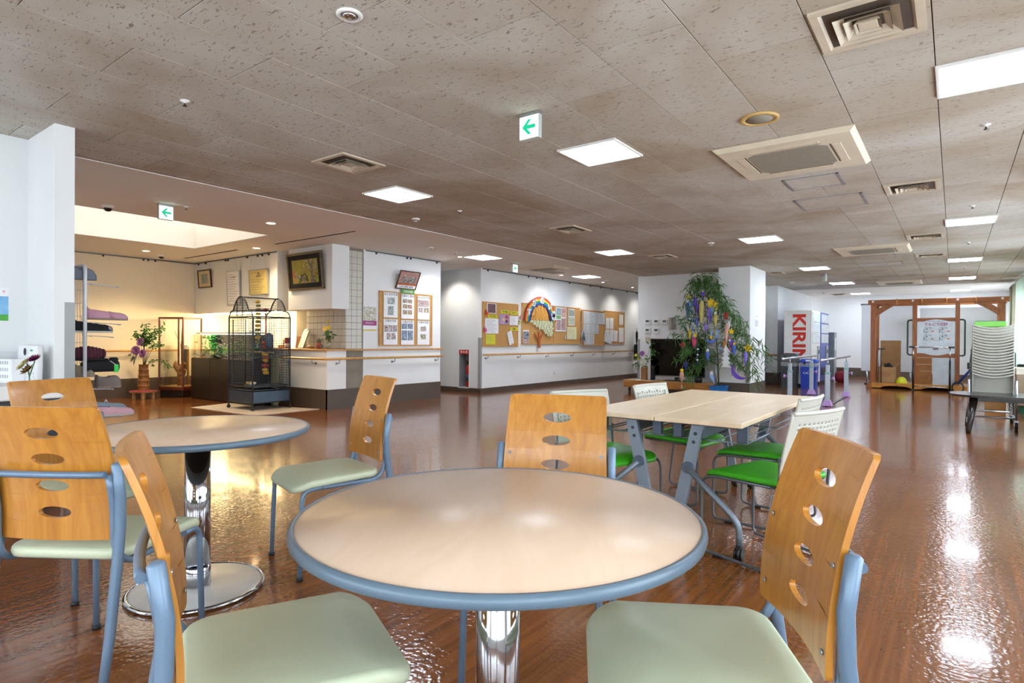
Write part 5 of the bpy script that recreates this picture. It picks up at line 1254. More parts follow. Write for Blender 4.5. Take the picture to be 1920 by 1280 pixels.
# --- five cork notice boards
bl = ['cork notice board nearest the corridor, with yellow labels', 'cork notice board behind the paper rainbow', 'cork notice board between the rainbow and the calendars, with colour leaflets', 'cork notice board hung slightly low and covered with schedule sheets', 'cork notice board farthest along, with white sheets on its left']
bb = [(9.235, 10.462, .935, 1.862, 0), (10.60, 11.868, .982, 1.906, 0), (11.89, 13.14, .985, 1.90, 0), (13.17, 14.40, .935, 1.866, .03), (14.43, 15.68, .982, 1.898, 0)]
for l_, (a, b, c, d_, o_) in zip(bl, bb): board(l_, a, b, c, d_, o_)
M_YEL = mat('lime_yellow_card', '#d9d62c', .6, var=.03)
sheet('dark garden photo pinned at the top of the first notice board', 9.37, 9.67, 1.625, 1.832, cat='photo', name='pinned_photo', photos=[(.07, .93, .05, .95, ['#1e3a3a', '#2f6b45', '#a23b4a', '#3f5f8a', '#143028'])])
for (a, b, c, d_, s_, l_) in ((9.41, 9.71, 1.53, 1.60, '運営委員会', 'yellow label above the table sheet on the first notice board'), (9.83, 10.13, 1.64, 1.71, '今月の献立', 'yellow label above the purple flyer on the first notice board'), (10.17, 10.45, 1.63, 1.70, 'お知らせ', 'yellow label at the top right of the first notice board'), (10.16, 10.45, 1.28, 1.352, 'お願い', 'yellow label at the lower right of the first notice board')):
    sheet(l_, a, b, c, d_, col=M_YEL, head=s_, cat='label', name='yellow_label')
sheet('white table sheet on the left of the first notice board', 9.31, 9.75, 1.21, 1.52, nlines=12, seed=2)
sheet('yellow handwritten sheet at the bottom of the first notice board', 9.34, 9.65, .985, 1.19, col=M_YEL, nlines=6, seed=4, off=.026)
sheet('purple flyer in the middle of the first notice board', 9.78, 10.10, 1.41, 1.62, col=mat('lilac_paper', '#b79cc4', .6), photos=[(.3, .6, .3, .7, ['#c98f3a', '#e9dfc9']), (.65, .9, .15, .45, ['#3a2340', '#5d2d6a']), (.65, .9, .6, .9, ['#c04a5a', '#b5405a'])], name='flyer', cat='flyer')
sheet('small white sheet beside the purple flyer', 10.14, 10.44, 1.40, 1.60, nlines=7, seed=5)
sheet('white leaflet hanging askew at the lower right of the first notice board', 10.08, 10.25, .98, 1.27, roll=-.35, nlines=5, seed=6, off=.034)
def paper_doll(label, y, z, c1, c2):
    t_ = onwall('paper_doll', label, 'paper doll', y, y, z, 0, .035)
    MB().tube([(0, 0, .13), (0, 0, .05)], .002, 5).build('string', M_PAPER, t_); m = MB(); petals(m, (0, -.01, 0), .06, 9, .1, .6, (0, -1, .1), 2); m.ball((0, -.01, 0), .022, 10, 6); m.build('blossom', mat('doll_'+c1, c1, .7, var=.15), t_); MB().ball((0, -.005, .06), .022, 10, 6).build('top_bead', mat('doll_'+c2, c2, .7, var=.1), t_)
paper_doll('orange-red paper ball hanging on the first notice board', 9.33, 1.62, '#d8562c', '#d9766a'); paper_doll('pink paper ball hanging on the first notice board', 9.29, 1.275, '#d95f87', '#e9b8c4')
t_ = onwall('paper_flower', 'pink paper flower between the first two notice boards', 'paper flower', 10.55, 10.55, 1.58, 0, .02); m = MB(); petals(m, (0, 0, 0), .06, 8, .2, .7, (0, -1, 0), 2); m.build('petals', mat('pale_pink_paper', '#d98fa0', .7), t_); MB().ball((0, -.012, 0), .018, 10, 6).build('centre', M_YEL, t_)
t_ = onwall('paper_flower', 'yellow-green paper flower between the first two notice boards', 'paper flower', 10.49, 10.49, 1.46, 0, .03); m = MB(); petals(m, (0, 0, 0), .055, 9, .2, .7, (0, -1, 0), 2); m.build('petals', mat('olive_paper', '#b8b52c', .7), t_); MB().ball((0, -.012, 0), .016, 10, 6).build('centre', M_PAPER, t_)
# paper rainbow with its letters, and the wish tree under it
t_ = onwall('paper_rainbow', 'big paper rainbow with white letters over the second notice board', 'paper rainbow', 11.287, 11.287, 1.50, 0, .05)
cols = ['#c23a22', '#d9722a', '#e0b62c', '#1f8a4a', '#1f74b4', '#1d3f86', '#4a1f3a']
R0, R1 = .64, .40
for i, c_ in enumerate(cols):
    a, b = R0-(R0-R1)*i/7, R0-(R0-R1)*(i+1)/7; n_ = 40; sz = .575/.64
    out = [(a*math.cos(PI*k/n_), a*math.sin(PI*k/n_)*sz) for k in range(n_+1)]; inn = [(b*math.cos(PI*k/n_), b*math.sin(PI*k/n_)*sz) for k in range(n_+1)]
    m = MB(); v = [(x, -.014+.0008*i, z) for x, z in out]+[(x, -.014+.0008*i, z) for x, z in inn]+[(x, .0, z) for x, z in out]+[(x, 0, z) for x, z in inn]; q = n_+1
    f = []
    for k in range(n_): f += [(k, k+1, q+k+1, q+k), (2*q+k, 3*q+k, 3*q+k+1, 2*q+k+1), (k, 2*q+k, 2*q+k+1, k+1), (q+k, q+k+1, 3*q+k+1, 3*q+k)]
    f += [(0, q, 3*q, 2*q), (n_, 2*q+n_, 3*q+n_, q+n_)]
    m.add(v, f).build('colour_arc', mat('rainbow_%d' % i, c_, .7, var=.06), t_)
for s_, a in (('す', 2.72), ('が', 2.13), ('の', 1.5), ('い', .83)):
    text(s_, .19, mat('white_felt', '#d9e2ea', .8), t_, (.53*math.cos(a), -.022, .48*math.sin(a)), (PI/2, 0, 0), name='letter', depth=.005, bold=.004)
m = MB()
for (x, z, r_) in ((.53, .20, .07), (.50, .11, .06), (.57, .11, .06), (.47, .17, .05), (.58, .18, .05)): m.cyl((x, -.03, z), (x, -.02, z), r_, n=18)
m.build('cloud', mat('white_felt', '#d9e2ea', .8), t_)
for s_ in (-1, 1): MB().tube([(s_*.35, -.005, .5), (s_*.25+.05, -.01, HC-1.55)], .0012, 4).build('wire', M_STEEL, t_)
t_ = onwall('wish_tree', 'paper tree of orange and pale green wish tags under the rainbow', 'paper tree', 11.25, 11.25, .90, 0, .04)
MB().prism([(-.05, 0), (.06, 0), (.035, .03), (.035, .16), (.16, .34), (.13, .37), (.02, .24), (.0, .36), (-.03, .36), (-.03, .22), (-.18, .36), (-.2, .32), (-.05, .18), (-.035, .03)], -.012, 0).build('trunk', mat('tree_orange', '#b5602a', .7, var=.12), t_)
M_TO = mat('orange_tag', '#dba24c', .7, var=.08); M_TG = mat('pale_green_tag', '#cfdcb9', .7, var=.06); rt = random.Random(8)
tm = {}
for nm_, mt in (('o', M_TO), ('g', M_TG)):
    me = MB().prism([(-.031, 0), (0, -.037), (.031, 0), (0, .037)], -.006, 0).mesh('wish_tag'); me.materials.append(mt); tm[nm_] = me
k = 0
for r_ in range(7):
    for c_ in range(-4, 5):
        x, z = c_*.08+(.04 if r_ % 2 else 0), .665+r_*.047
        if abs(x) > .37*math.sqrt(max(0, 1-((z-.60)/.38)**2)): continue
        o = link('wish_tag', tm['o'], t_); o.location = (x, -.016-.006*(k % 3), z); o.rotation_euler = (0, rt.uniform(-.15, .15), 0); k += 1
for r_ in range(7):
    for c_ in range(-5, 7):
        x, z = c_*.078+(.039 if r_ % 2 else 0)+.02, .60-r_*.05
        if x < -.42+r_*.12 or x > .56 or (r_ > 3 and x < .12): continue
        o = link('wish_tag', tm['g'], t_); o.location = (x, -.018-.006*(k % 3), z); o.rotation_euler = (0, rt.uniform(-.2, .2), 0); k += 1
sheet('dark sports poster at the lower left of the second notice board', 10.64, 10.86, 1.01, 1.30, cat='poster', name='small_poster', photos=[(.03, .97, .30, .90, ['#1d2740', '#2c3f66', '#c9ced6', '#141a2b']), (.03, .97, .02, .28, ['#b5343a', '#c9c4c0', '#a02a34'])])
# third board
PH = ['#3f5f9a', '#a9bfe0', '#4f8a3f', '#e2e4e8']; PI_ = ['#c96a5a', '#e9d6c9', '#b0433a', '#efe9e4']; PJ = ['#8a4a5a', '#d9b9b4', '#5a3a34', '#e6dcd8']
sheet('tall colour leaflet on the left of the third notice board', 11.97, 12.45, 1.29, 1.87, photos=[(.05, .48, .68, .97, PH), (.05, .48, .52, .66, ['#6aa85a', '#8fbf6a']), (.52, .96, .60, .97, PI_), (.04, .48, .05, .48, PJ), (.52, .96, .05, .55, PJ)], name='leaflet', cat='leaflet', seed=5)
sheet('green and beige leaflet at the top right of the third notice board', 12.55, 12.85, 1.45, 1.86, photos=[(.05, .95, .55, .95, ['#b9cfc4', '#8fa89a', '#a9826a']), (.05, .95, .05, .5, ['#86b89a', '#d6d9c9', '#7a6a5a'])], name='leaflet', cat='leaflet', seed=9)
sheet('cream sheet at the lower right of the third notice board', 12.50, 12.95, 1.10, 1.41, col=mat('cream_paper', '#e6e2b4', .6), nlines=8, seed=3)
t_ = onwall('hanging_key', 'small tag hanging on the third notice board', 'tag', 12.40, 12.40, 1.155, .0, .03); MB().cbox(-.03, .03, -.008, 0, -.05, .05, .006).build('tag', mat('tag_grey', '#b4b6bf', .5), t_); MB().tube([(0, -.004, .05), (.01, -.004, .075)], .002, 5).build('ring', M_DARK, t_)
# fourth and fifth boards
M_PBL = mat('bluish_paper', '#d3dbe3', .6, var=.02)
n_ = 0
for (a, b, c, d_, l_) in ((13.24, 13.53, 1.52, 1.83, 'schedule sheet at the upper left of the low-hung board'), (13.53, 13.82, 1.52, 1.825, 'schedule sheet second in the top row of the low-hung board'), (13.82, 14.10, 1.515, 1.82, 'schedule sheet third in the top row of the low-hung board'), (14.10, 14.39, 1.51, 1.815, 'schedule sheet at the upper right of the low-hung board'),
                          (13.24, 13.51, 1.25, 1.51, 'schedule sheet at the left of the middle row of the low-hung board'), (13.51, 13.78, 1.25, 1.51, 'schedule sheet in the centre of the middle row of the low-hung board'), (13.78, 14.05, 1.25, 1.505, 'schedule sheet at the right of the middle row of the low-hung board'),
                          (13.29, 13.55, .965, 1.24, 'schedule sheet at the bottom left of the low-hung board'), (13.55, 13.81, .965, 1.24, 'schedule sheet at the bottom right of the low-hung board')):
    sheet(l_, a, b, c, d_, .06, col=M_PBL, nlines=11, seed=n_); n_ += 1
def flap(label, y, z, s_):
    t_ = onwall('hanging_folder', label, 'folder', y, y, z, 0, .034)
    for k in range(3): m = MB(); d_ = .03+.05*k; m.add([(0, -.02, .26), (s_*.16, -.03-d_, .10), (s_*.10, -.03-d_, -.10), (-s_*.06, -.02, -.02), (0, -.017, .26), (s_*.16, -.027-d_, .10), (s_*.10, -.027-d_, -.10), (-s_*.06, -.017, -.02)], [(0,1,2,3),(7,6,5,4),(0,4,5,1),(1,5,6,2),(2,6,7,3),(3,7,4,0)]); m.build('leaf', M_PBL, t_)
flap('loose folder hanging over the left edge of the low-hung board', 13.24, 1.12, -1); flap('loose folder hanging between the last two notice boards', 14.43, 1.08, 1)
for (a, b, c, d_, l_) in ((14.51, 14.71, 1.40, 1.70, 'white sheet, upper left pair on the last notice board, left one'), (14.74, 14.96, 1.40, 1.705, 'white sheet, upper left pair on the last notice board, right one'), (14.50, 14.70, 1.08, 1.38, 'white sheet, first of three in the lower row of the last notice board'), (14.73, 14.97, 1.055, 1.38, 'white sheet, second of three in the lower row of the last notice board'), (14.99, 15.22, 1.05, 1.36, 'white sheet, third of three in the lower row of the last notice board'), (15.33, 15.57, 1.53, 1.82, 'white sheet at the upper right of the last notice board'), (15.30, 15.61, 1.03, 1.44, 'tall white sheet at the lower right of the last notice board')):
    sheet(l_, a, b, c, d_, nlines=8, seed=n_); n_ += 1
t_ = onwall('wall_outlet', 'white power outlet low on the notice board wall', 'outlet', 11.955, 11.955, .245, 0, .0); MB().cbox(-.04, .04, -.008, 0, 0, .085, .003).build('plate', M_WHITE, t_); MB().box(-.012, .012, -.0095, -.008, .03, .055).build('socket', M_GUARD, t_)
t_ = onwall('shoulder_bag', 'black bag hanging from the far end of the handrail', 'bag', 16.2, 16.2, .53, 0, .20); cushion(.30, .16, .44, .05, None, 0, 6, .01, 0, .05).build('body', M_BLK, t_); MB().tube([(-.1, 0, .42), (-.06, 0, .62), (.06, 0, .62), (.1, 0, .42)], .012, 8).build('strap', M_BLK, t_); MB().cbox(.07, .13, -.085, -.08, .2, .26, .002).build('tag', M_YEL, t_)
t_ = onwall('umbrella', 'dark folded umbrella hanging above the black bag', 'umbrella', 16.3, 16.3, 1.0, 0, .12); MB().lathe([(.012, 0), (.03, .1), (.035, .3), (.015, .36)], 10).build('canopy', M_BLK, t_); MB().tube([(0, 0, .36), (0, 0, .42), (.03, 0, .44)], .008, 6).build('handle', M_BLACK, t_)

# ------------------------------------------------------------------ television wall
def yplate(name, label, cat, x, z, w, h_, m_, d_=.025, y=12.5):
    t_ = thing(name, label, cat, (x, y, z)); MB().cbox(-w/2, w/2, -d_, 0, -h_/2, h_/2, .006).build('body', m_, t_); return t_
M_THM = mat('off_white_plastic', '#dfe2de', .4, var=.01)
for (x, z, l_) in ((-5.53, 1.50, 'wall thermostat, top left of the group of five'), (-5.325, 1.495, 'wall thermostat, top centre of the group of five'), (-5.13, 1.492, 'wall thermostat, top right of the group of five'), (-5.53, 1.30, 'wall thermostat, bottom left of the group of five'), (-5.325, 1.297, 'wall thermostat, bottom right of the group of five')):
    t_ = yplate('thermostat', l_, 'thermostat', x, z, .125, .125, M_THM); MB().box(-.042, .035, -.0262, -.025, .0, .045).build('display', mat('lcd_grey', '#4b5652', .3), t_); MB().box(-.05, .05, -.0262, -.025, -.045, -.042).build('seam', M_GUARD, t_)
t_ = yplate('wall_switch', 'cream double light switch beside the television', 'switch', -5.53, 1.115, .12, .13, mat('cream_switch', '#dcd9bf', .45), .012); 
for s_ in (-1, 1): MB().cbox(s_*.025-.012, s_*.025+.012, -.016, -.012, -.035, .035, .002).build('rocker', mat('switch_grey', '#b9b7a6', .45), t_)
t_ = thing('wall_telephone', 'grey-beige wall telephone right of the thermostats', 'telephone', (-4.93, 12.5, 1.33))
MB().cbox(-.10, .06, -.05, 0, 0, .27, .01).build('base', mat('phone_beige', '#b9b2a6', .5), t_); MB().tube([(.0, -.08, .02), (.0, -.095, .07), (.0, -.09, .14), (.0, -.095, .20), (.0, -.08, .25)], [.028, .03, .02, .03, .028], 10).build('handset', mat('phone_taupe', '#a39b90', .5), t_); MB().tube([(0, -.08, .02), (.03, -.06, -.06), (-.04, -.05, -.12), (-.08, -.03, .0)], .006, 6).build('cord', MATS['phone_beige'], t_)
t_ = thing('sideboard', 'low honey-coloured television sideboard on casters', 'sideboard', (-4.70, 11.75, 0))
M_SID = wood('honey_sideboard', '#b87a35', '#9a5f22', .4, .2, 2.5, (.7, 6, 6))
MB().cbox(-.95, .95, -.21, .30, .10, .235, .005).build('body', M_SID, t_); MB().cbox(-.955, .955, -.215, .305, .235, .252, .004).build('top', M_LEDGE, t_)
MB().cbox(-.92, -.03, -.222, -.21, .115, .222, .003).build('drawer', M_SID, t_); MB().cbox(.03, .92, -.222, -.21, .115, .222, .003).build('drawer', M_SID, t_)
for sx in (-.85, .85):
    for sy in (-.12, .22): b = MB(); b.cyl((sx-.012, sy, .04), (sx+.012, sy, .04), .04, n=16); b.cbox(sx-.02, sx+.02, sy-.02, sy+.02, .06, .10, .003); b.build('caster', M_BLACK, t_)
t_ = thing('television', 'large black flat television with its screen off', 'television', (-4.62, 11.92, .252))
MB().cbox(-.58, .58, -.02, .03, .10, .875, .006).build('cabinet', M_BLACK, t_); MB().box(-.565, .565, -.0215, -.02, .115, .86).build('screen', mat('dark_screen', '#030303', .06, var=.02, ior=1.25), t_); MB().cbox(-.05, .05, -.005, .03, .01, .12, .004).build('neck', M_BLACK, t_); MB().cbox(-.25, .25, -.10, .12, 0, .012, .004).build('stand', M_BLACK, t_); MB().cbox(-.58, .58, -.016, .02, .075, .10, .004).build('speaker_bar', M_STEEL, t_)
t_ = thing('square_vase', 'square wooden vase of chrysanthemums on the sideboard', 'vase', (-5.23, 11.66, .256))
MB().cbox(-.055, .055, -.055, .055, 0, .27, .005).build('vase', mat('vase_walnut', '#9a6a3c', .45, var=.12), t_)
m = MB(); petals(m, (.0, -.09, .38), .085, 20, -.3, .3, (0, -.9, .2), 6); m.build('white_bloom', MATS['white_petal'], t_); m = MB(); petals(m, (-.03, -.06, .56), .07, 14, -.2, .4, (0, -.9, .3), 4); m.build('purple_bloom', M_PUR, t_); m = MB(); petals(m, (-.16, -.06, .52), .05, 10, .1, .4, (0, -.7, .6), 2); petals(m, (-.11, -.04, .45), .04, 10, .1, .4, (0, -.7, .6), 2); m.build('yellow_bloom', MATS['yellow_petal'], t_)
m = MB(); st = [[(0, 0, .24), (.06, .02, .5), (.14, .05, .80)], [(0, 0, .24), (.12, 0, .5), (.20, .02, .62)], [(0, 0, .24), (-.08, 0, .4), (-.16, -.05, .52)], [(0, 0, .24), (-.12, 0, .34), (-.22, 0, .30)]]
pp = []
for s_ in st:
    m.tube(s_, .004, 5); 
    for k in range(22): t = rnd.uniform(.3, 1); p = Vector(s_[1]).lerp(Vector(s_[2]), t) if t > .5 else Vector(s_[0]).lerp(Vector(s_[1]), t*2); pp.append(p+Vector((rnd.gauss(0, .03), rnd.gauss(0, .03), rnd.gauss(0, .03))))
m.build('stem', M_LEAF, t_); m = MB(); leaves(m, pp, .08, .035, rnd); o = m.build('leaves', M_LEAF, t_, fix=False); o['kind'] = 'stuff'
t_ = thing('vase_cloth', 'white cloth under the square vase on the sideboard', 'cloth', (-5.2, 11.68, .252)); MB().cbox(-.2, .2, -.12, .12, 0, .004, .001).build('cloth', M_PAPER, t_)
t_ = thing('dark_vase', 'tall black vase behind the square wooden vase', 'vase', (-5.10, 11.80, .256)); MB().lathe([(.05, 0), (.05, .25), (.06, .3), (.05, .3)], 16).build('vase', M_BLACK, t_)
t_ = thing('green_plant_pot', 'small black pot of green stems on the sideboard', 'potted plant', (-4.10, 11.72, .252)); MB().lathe([(.07, 0), (.08, .12), (.07, .12)], 16).build('pot', M_BLACK, t_); m = MB()
for k in range(40): a = rnd.uniform(0, 6.28); r_ = rnd.uniform(.02, .16); m.tube([(0, 0, .1), (r_*.4*math.cos(a), r_*.4*math.sin(a), .3), (r_*math.cos(a), r_*math.sin(a), rnd.uniform(.35, .5))], [.005, .004, .001], 4)
o = m.build('stems', M_LEAF, t_, fix=False); o['kind'] = 'stuff'
t_ = thing('pillar_notice', 'small white notices on the bright side of the pillar', 'notice', (-3.138, 12.3, 1.38), PI/2); MB().box(-.10, .10, -.002, 0, .0, .13).build('lower_sheet', mat('pale_notice', '#d3d6da', .6, var=.08, scale=60.), t_); MB().box(-.06, .06, -.002, 0, .19, .215).build('upper_label', MATS['pale_notice'], t_)
# ------------------------------------------------------------------ Tanabata bamboo in a blue bucket
rb = random.Random(11)
BX, BY = -3.62, 11.50
t_ = thing('blue_bucket', 'blue square bucket holding the decorated bamboo', 'bucket', (BX, BY, 0))
M_BLU = mat('blue_plastic', '#1f6fb8', .4, var=.05)
def frus(m, a, b, z0, z1): m.add([(-a,-a,z0),(a,-a,z0),(a,a,z0),(-a,a,z0),(-b,-b,z1),(b,-b,z1),(b,b,z1),(-b,b,z1)], [(3,2,1,0),(0,1,5,4),(1,2,6,5),(2,3,7,6),(3,0,4,7)]); return m
m = frus(MB(), .115, .14, 0, .215); m.build('bucket', M_BLU, t_); MB().cbox(-.15, .15, -.15, -.13, .205, .23, .004).cbox(-.15, .15, .13, .15, .205, .23, .004).cbox(-.15, -.13, -.15, .15, .205, .23, .004).cbox(.13, .15, -.15, .15, .205, .23, .004).build('rim', M_BLU, t_)
MB().box(-.13, .13, -.13, .13, .17, .18).build('soil', mat('dark_soil', '#2d241b', .95), t_); MB().tube([(-.14, -.1, .2), (-.09, -.15, .12), (-.03, -.152, .06)], .006, 6).build('handle', M_BLU, t_)
t_ = thing('bamboo_plant', 'tall bamboo branch with drooping narrow leaves for the star festival', 'bamboo', (BX, BY, .18))
M_CULM = mat('bamboo_green', '#3f5a2c', .4, var=.15); M_BLF = mat('bamboo_leaf', '#4f7d36', .5, var=.25, scale=9., var2='#2f5a24')
culm = [Vector((0, 0, 0)), Vector((-.02, 0, .5)), Vector((-.06, 0, 1.0)), Vector((-.14, .0, 1.5)), Vector((-.26, .0, 1.95)), Vector((-.36, .0, 2.26))]
MB().tube(culm, [.013, .013, .012, .010, .007, .003], 8).build('culm', M_CULM, t_)
MB().tube([(-.05, -.02, 0), (-.06, -.02, .62)], .012, 8).build('support_stick', M_STEEL, t_)
def cpt(z):
    for a, b in zip(culm, culm[1:]):
        if a.z <= z <= b.z: return a.lerp(b, (z-a.z)/(b.z-a.z))
    return culm[-1]
lv = MB(); tw = MB()
def leafspray(p, n_, sp, ln):
    for k in range(n_):
        d_ = Vector((rb.gauss(0, .6), rb.gauss(0, .6), rb.uniform(-1.3, .1))).normalized(); l_ = ln*rb.uniform(.7, 1.2); s_ = d_.cross(Vector((rb.uniform(-1, 1), rb.uniform(-1, 1), .3))).normalized()
        q = p+Vector((rb.gauss(0, sp), rb.gauss(0, sp), rb.gauss(0, sp))); w_ = l_*.07; e = q+d_*l_+Vector((0, 0, -l_*.25)); md = q+d_*l_*.5
        lv.add([q, md+s_*w_, e, md-s_*w_], [(0, 1, 2, 3)])
# arching branches: (height on culm, end offset right (+x) / towards camera, end height)
spec = []
for k in range(17):
    z = .55+1.6*k/16
    for s_ in (-1, 1):
        R = (.85 if s_ > 0 else .72)*(1-.55*max(0, (z-1.0)/1.3))*rb.uniform(.7, 1.05)
        spec.append((z, s_*R, rb.uniform(-.45, .12), z+.18*R-rb.uniform(.25, .75)*R-.12))
spec += [(.95, .95, .05, .42), (.8, 1.0, -.1, .62), (1.2, .92, .1, .80), (.8, -.86, 0, .55), (1.0, -.85, -.1, 1.0), (.6, -.55, -.2, .22), (.55, .75, .0, .35), (1.55, .62, 0, 1.25), (1.8, .40, 0, 1.62), (2.05, .22, .1, 1.75), (2.05, -.22, 0, 1.75), (2.15, .15, -.1, 1.95), (2.15, -.2, .1, 1.9)]
for (z, dx, dy, ze) in spec:
    a = cpt(z); e = Vector((a.x+dx, a.y+dy, ze)); md = (a+e)*.5+Vector((0, 0, .16+.1*abs(dx)))
    pts = [a*(1-t)**2+md*2*t*(1-t)+e*t*t for t in [i/9 for i in range(10)]]
    tw.tube(pts, [.004-.0003*i for i in range(10)], 5)
    for i, p in enumerate(pts[2:]): leafspray(p, 5, .04, .16)
tw.build('twigs', M_CULM, t_, fix=False)['kind'] = 'stuff'
o = lv.build('leaves', M_BLF, t_, fix=False); o['kind'] = 'stuff'
# paper ornaments; positions measured on the plane just in front of the branch
M_ORN = {k: mat('orn_'+k, h_, .55, var=.08) for k, h_ in dict(yellow='#ecc91a', blue='#4a6fd0', purple='#6a48c0', violet='#8a6fd6', sky='#7fb2e6', pink='#e0507f', red='#c9323c', tan='#c9bd6a', white='#dfe3e8', orange='#d98a3a', salmon='#d8a890', navy='#26357a', green='#8fae3a').items()}
def star(x, z, r, label, c='yellow', y=11.28):
    t_ = thing('paper_star', label, 'paper star', (x, y, z)); p = [((r if k % 2 == 0 else r*.55)*math.sin(PI*k/5), (r if k % 2 == 0 else r*.55)*math.cos(PI*k/5)) for k in range(10)]
    MB().prism(p, -.012, .012).build('star', M_ORN[c], t_); MB().tube([(0, 0, r), (0, .05, r+.12)], .0015, 4).build('thread', M_PAPER, t_)
star(-3.72, 1.83, .085, 'yellow paper star at the upper middle of the bamboo'); star(-3.03, .96, .085, 'yellow paper star at the right side of the bamboo'); star(-4.15, 1.94, .05, 'small yellow paper star at the upper left of the bamboo'); star(-4.02, 1.2, .05, 'small yellow star low on the left of the bamboo'); star(-3.33, 1.27, .06, 'yellow star right of the bamboo stem')
def streamer(x, z, l, w, c, label, y=11.3, tw_=1.5, c2=None):
    t_ = thing('paper_streamer', label, 'streamer', (x, y, z)); m = MB(); n_ = 10; v = []
    for i in range(n_+1):
        t = i/n_; a = tw_*t; ww = w*(.45+.55*min(1, t*5))*(1-.35*t*t); v += [(-ww/2*math.cos(a), -ww/2*math.sin(a), -l*t), (ww/2*math.cos(a), ww/2*math.sin(a), -l*t), (-ww/2*math.cos(a), -ww/2*math.sin(a)-.004, -l*t), (ww/2*math.cos(a), ww/2*math.sin(a)-.004, -l*t)]
    f = []
    for i in range(n_): k = 4*i; f += [(k, k+1, k+5, k+4), (k+2, k+6, k+7, k+3), (k, k+4, k+6, k+2), (k+1, k+3, k+7, k+5)]
    m.add(v, f, True).build('strip', M_ORN[c], t_); MB().tube([(0, 0, 0), (0, .04, .10)], .0015, 4).build('thread', M_PAPER, t_)
    if c2: MB().ball((0, -.004, .01), w*.42, 10, 6, (1, .5, 1)).build('bead', M_ORN[c2], t_)
S = [(-4.17, 1.85, .33, .06, 'blue', 'blue streamer at the upper left of the bamboo'), (-4.11, 1.90, .26, .05, 'sky', 'pale blue streamer at the upper left of the bamboo'), (-4.01, 1.93, .36, .06, 'purple', 'dark purple streamer high on the bamboo'), (-3.96, 1.80, .32, .06, 'purple', 'purple streamer left of the middle star'), (-3.875, 1.86, .42, .075, 'tan', 'straw-coloured tassel left of the middle star'), (-3.735, 1.75, .34, .075, 'violet', 'violet streamer hanging from the middle star'), (-3.695, 1.75, .26, .04, 'sky', 'pale blue strip beside the violet streamer'), (-3.62, 1.62, .42, .07, 'tan', 'straw-coloured tassel right of the middle star'), (-3.615, 1.83, .16, .06, 'yellow', 'yellow paper bell at the top of the bamboo'), (-3.40, 1.42, .40, .055, 'salmon', 'pale salmon streamer right of the stem'), (-3.46, 1.10, .30, .05, 'orange', 'orange streamer low right of the stem'), (-3.33, 1.12, .24, .07, 'purple', 'purple streamer under the right yellow star'), (-3.27, 1.03, .2, .05, 'blue', 'deep blue streamer at the right of the bamboo'), (-3.06, .90, .28, .055, 'violet', 'violet streamer under the right-hand star'), (-3.75, .90, .24, .06, 'blue', 'royal blue streamer low in the middle'), (-3.70, 1.28, .22, .05, 'sky', 'pale blue streamer in the middle of the bamboo'), (-3.60, 1.30, .16, .05, 'sky', 'light blue strip beside the stem'), (-4.02, 1.16, .22, .08, 'pink', 'pink paper doll shape on the left of the bamboo'), (-4.24, 1.05, .14, .09, 'red', 'red paper decoration at the far left of the bamboo'), (-4.25, .5, .34, .07, 'salmon', 'long pale pink tassel hanging lowest on the left'), (-4.20, .68, .16, .06, 'navy', 'navy streamer low on the left'), (-3.98, 1.55, .2, .06, 'blue', 'blue streamer in the middle left'), (-3.80, 1.42, .2, .05, 'violet', 'violet strip left of the stem'), (-3.86, 2.02, .13, .06, 'purple', 'purple paper ball at the top of the bamboo'), (-3.40, 1.62, .13, .08, 'red', 'red paper flower at the upper right'), (-3.38, 1.58, .3, .06, 'white', 'white tassel under the red paper flower'), (-4.12, 1.28, .22, .05, 'yellow', 'yellow strip on the left of the bamboo'), (-3.98, 1.72, .5, .02, 'white', 'thin white strip high on the left')]
for i, (x, z, l, w, c, lab) in enumerate(S): streamer(x, z, l, w*1.25, c, lab, 11.3-.02*(i % 5), 1.2+.5*(i % 4), ['white', None, None, None, None, 'yellow', None][i % 7])
def chain(x, z, n_, cs, label):
    t_ = thing('paper_chain', label, 'paper chain', (x, 11.27, z))
    for k in range(n_): MB().ball((.004*math.sin(k), 0, -.052*k), .022, 10, 6, (1, .6, .9)).build('link', M_ORN[cs[k % len(cs)]], t_)
chain(-4.06, 1.88, 15, ['white', 'sky', 'blue'], 'chain of white and blue paper balls on the left of the bamboo'); chain(-3.96, .98, 7, ['navy', 'white'], 'dark blue and white twisted chain low on the left'); chain(-3.36, 1.15, 6, ['pink', 'white', 'orange', 'green'], 'chain of pink, orange and green paper beads'); chain(-3.52, 1.0, 3, ['violet', 'sky'], 'short violet and blue bead chain near the white paper tree')
def moon(x, z, r, c, label, a0):
    t_ = thing('paper_moon', label, 'paper moon', (x, 11.26, z)); n_ = 16; out = [(r*math.cos(a0+PI*k/n_), r*math.sin(a0+PI*k/n_)) for k in range(n_+1)]; ox, oz = .5*r*math.cos(a0+PI*1.5), .5*r*math.sin(a0+PI*1.5)
    inn = [((.98-.43*math.sin(PI*k/n_))*r*math.cos(a0+PI*k/n_), (.98-.43*math.sin(PI*k/n_))*r*math.sin(a0+PI*k/n_)) for k in range(n_-1, 0, -1)]
    MB().prism(out+inn, -.008, .008).build('crescent', M_ORN[c], t_); MB().tube([(0, 0, r*.2), (0, .04, r+.1)], .0015, 4).build('thread', M_PAPER, t_)
moon(-3.70, 1.15, .10, 'blue', 'blue crescent moon in the middle of the bamboo', PI); moon(-3.15, .55, .17, 'purple', 'large purple-blue crescent moon at the lower right', PI*.75)
t_ = thing('paper_tree', 'white cut-paper fir tree hanging beside the stem', 'paper tree', (-3.42, 11.26, .60)); p = []
for k in range(5): p += [(.02+.012*(4-k)+.035, .08*k), (.02+.006*(4-k), .08*k+.055)]
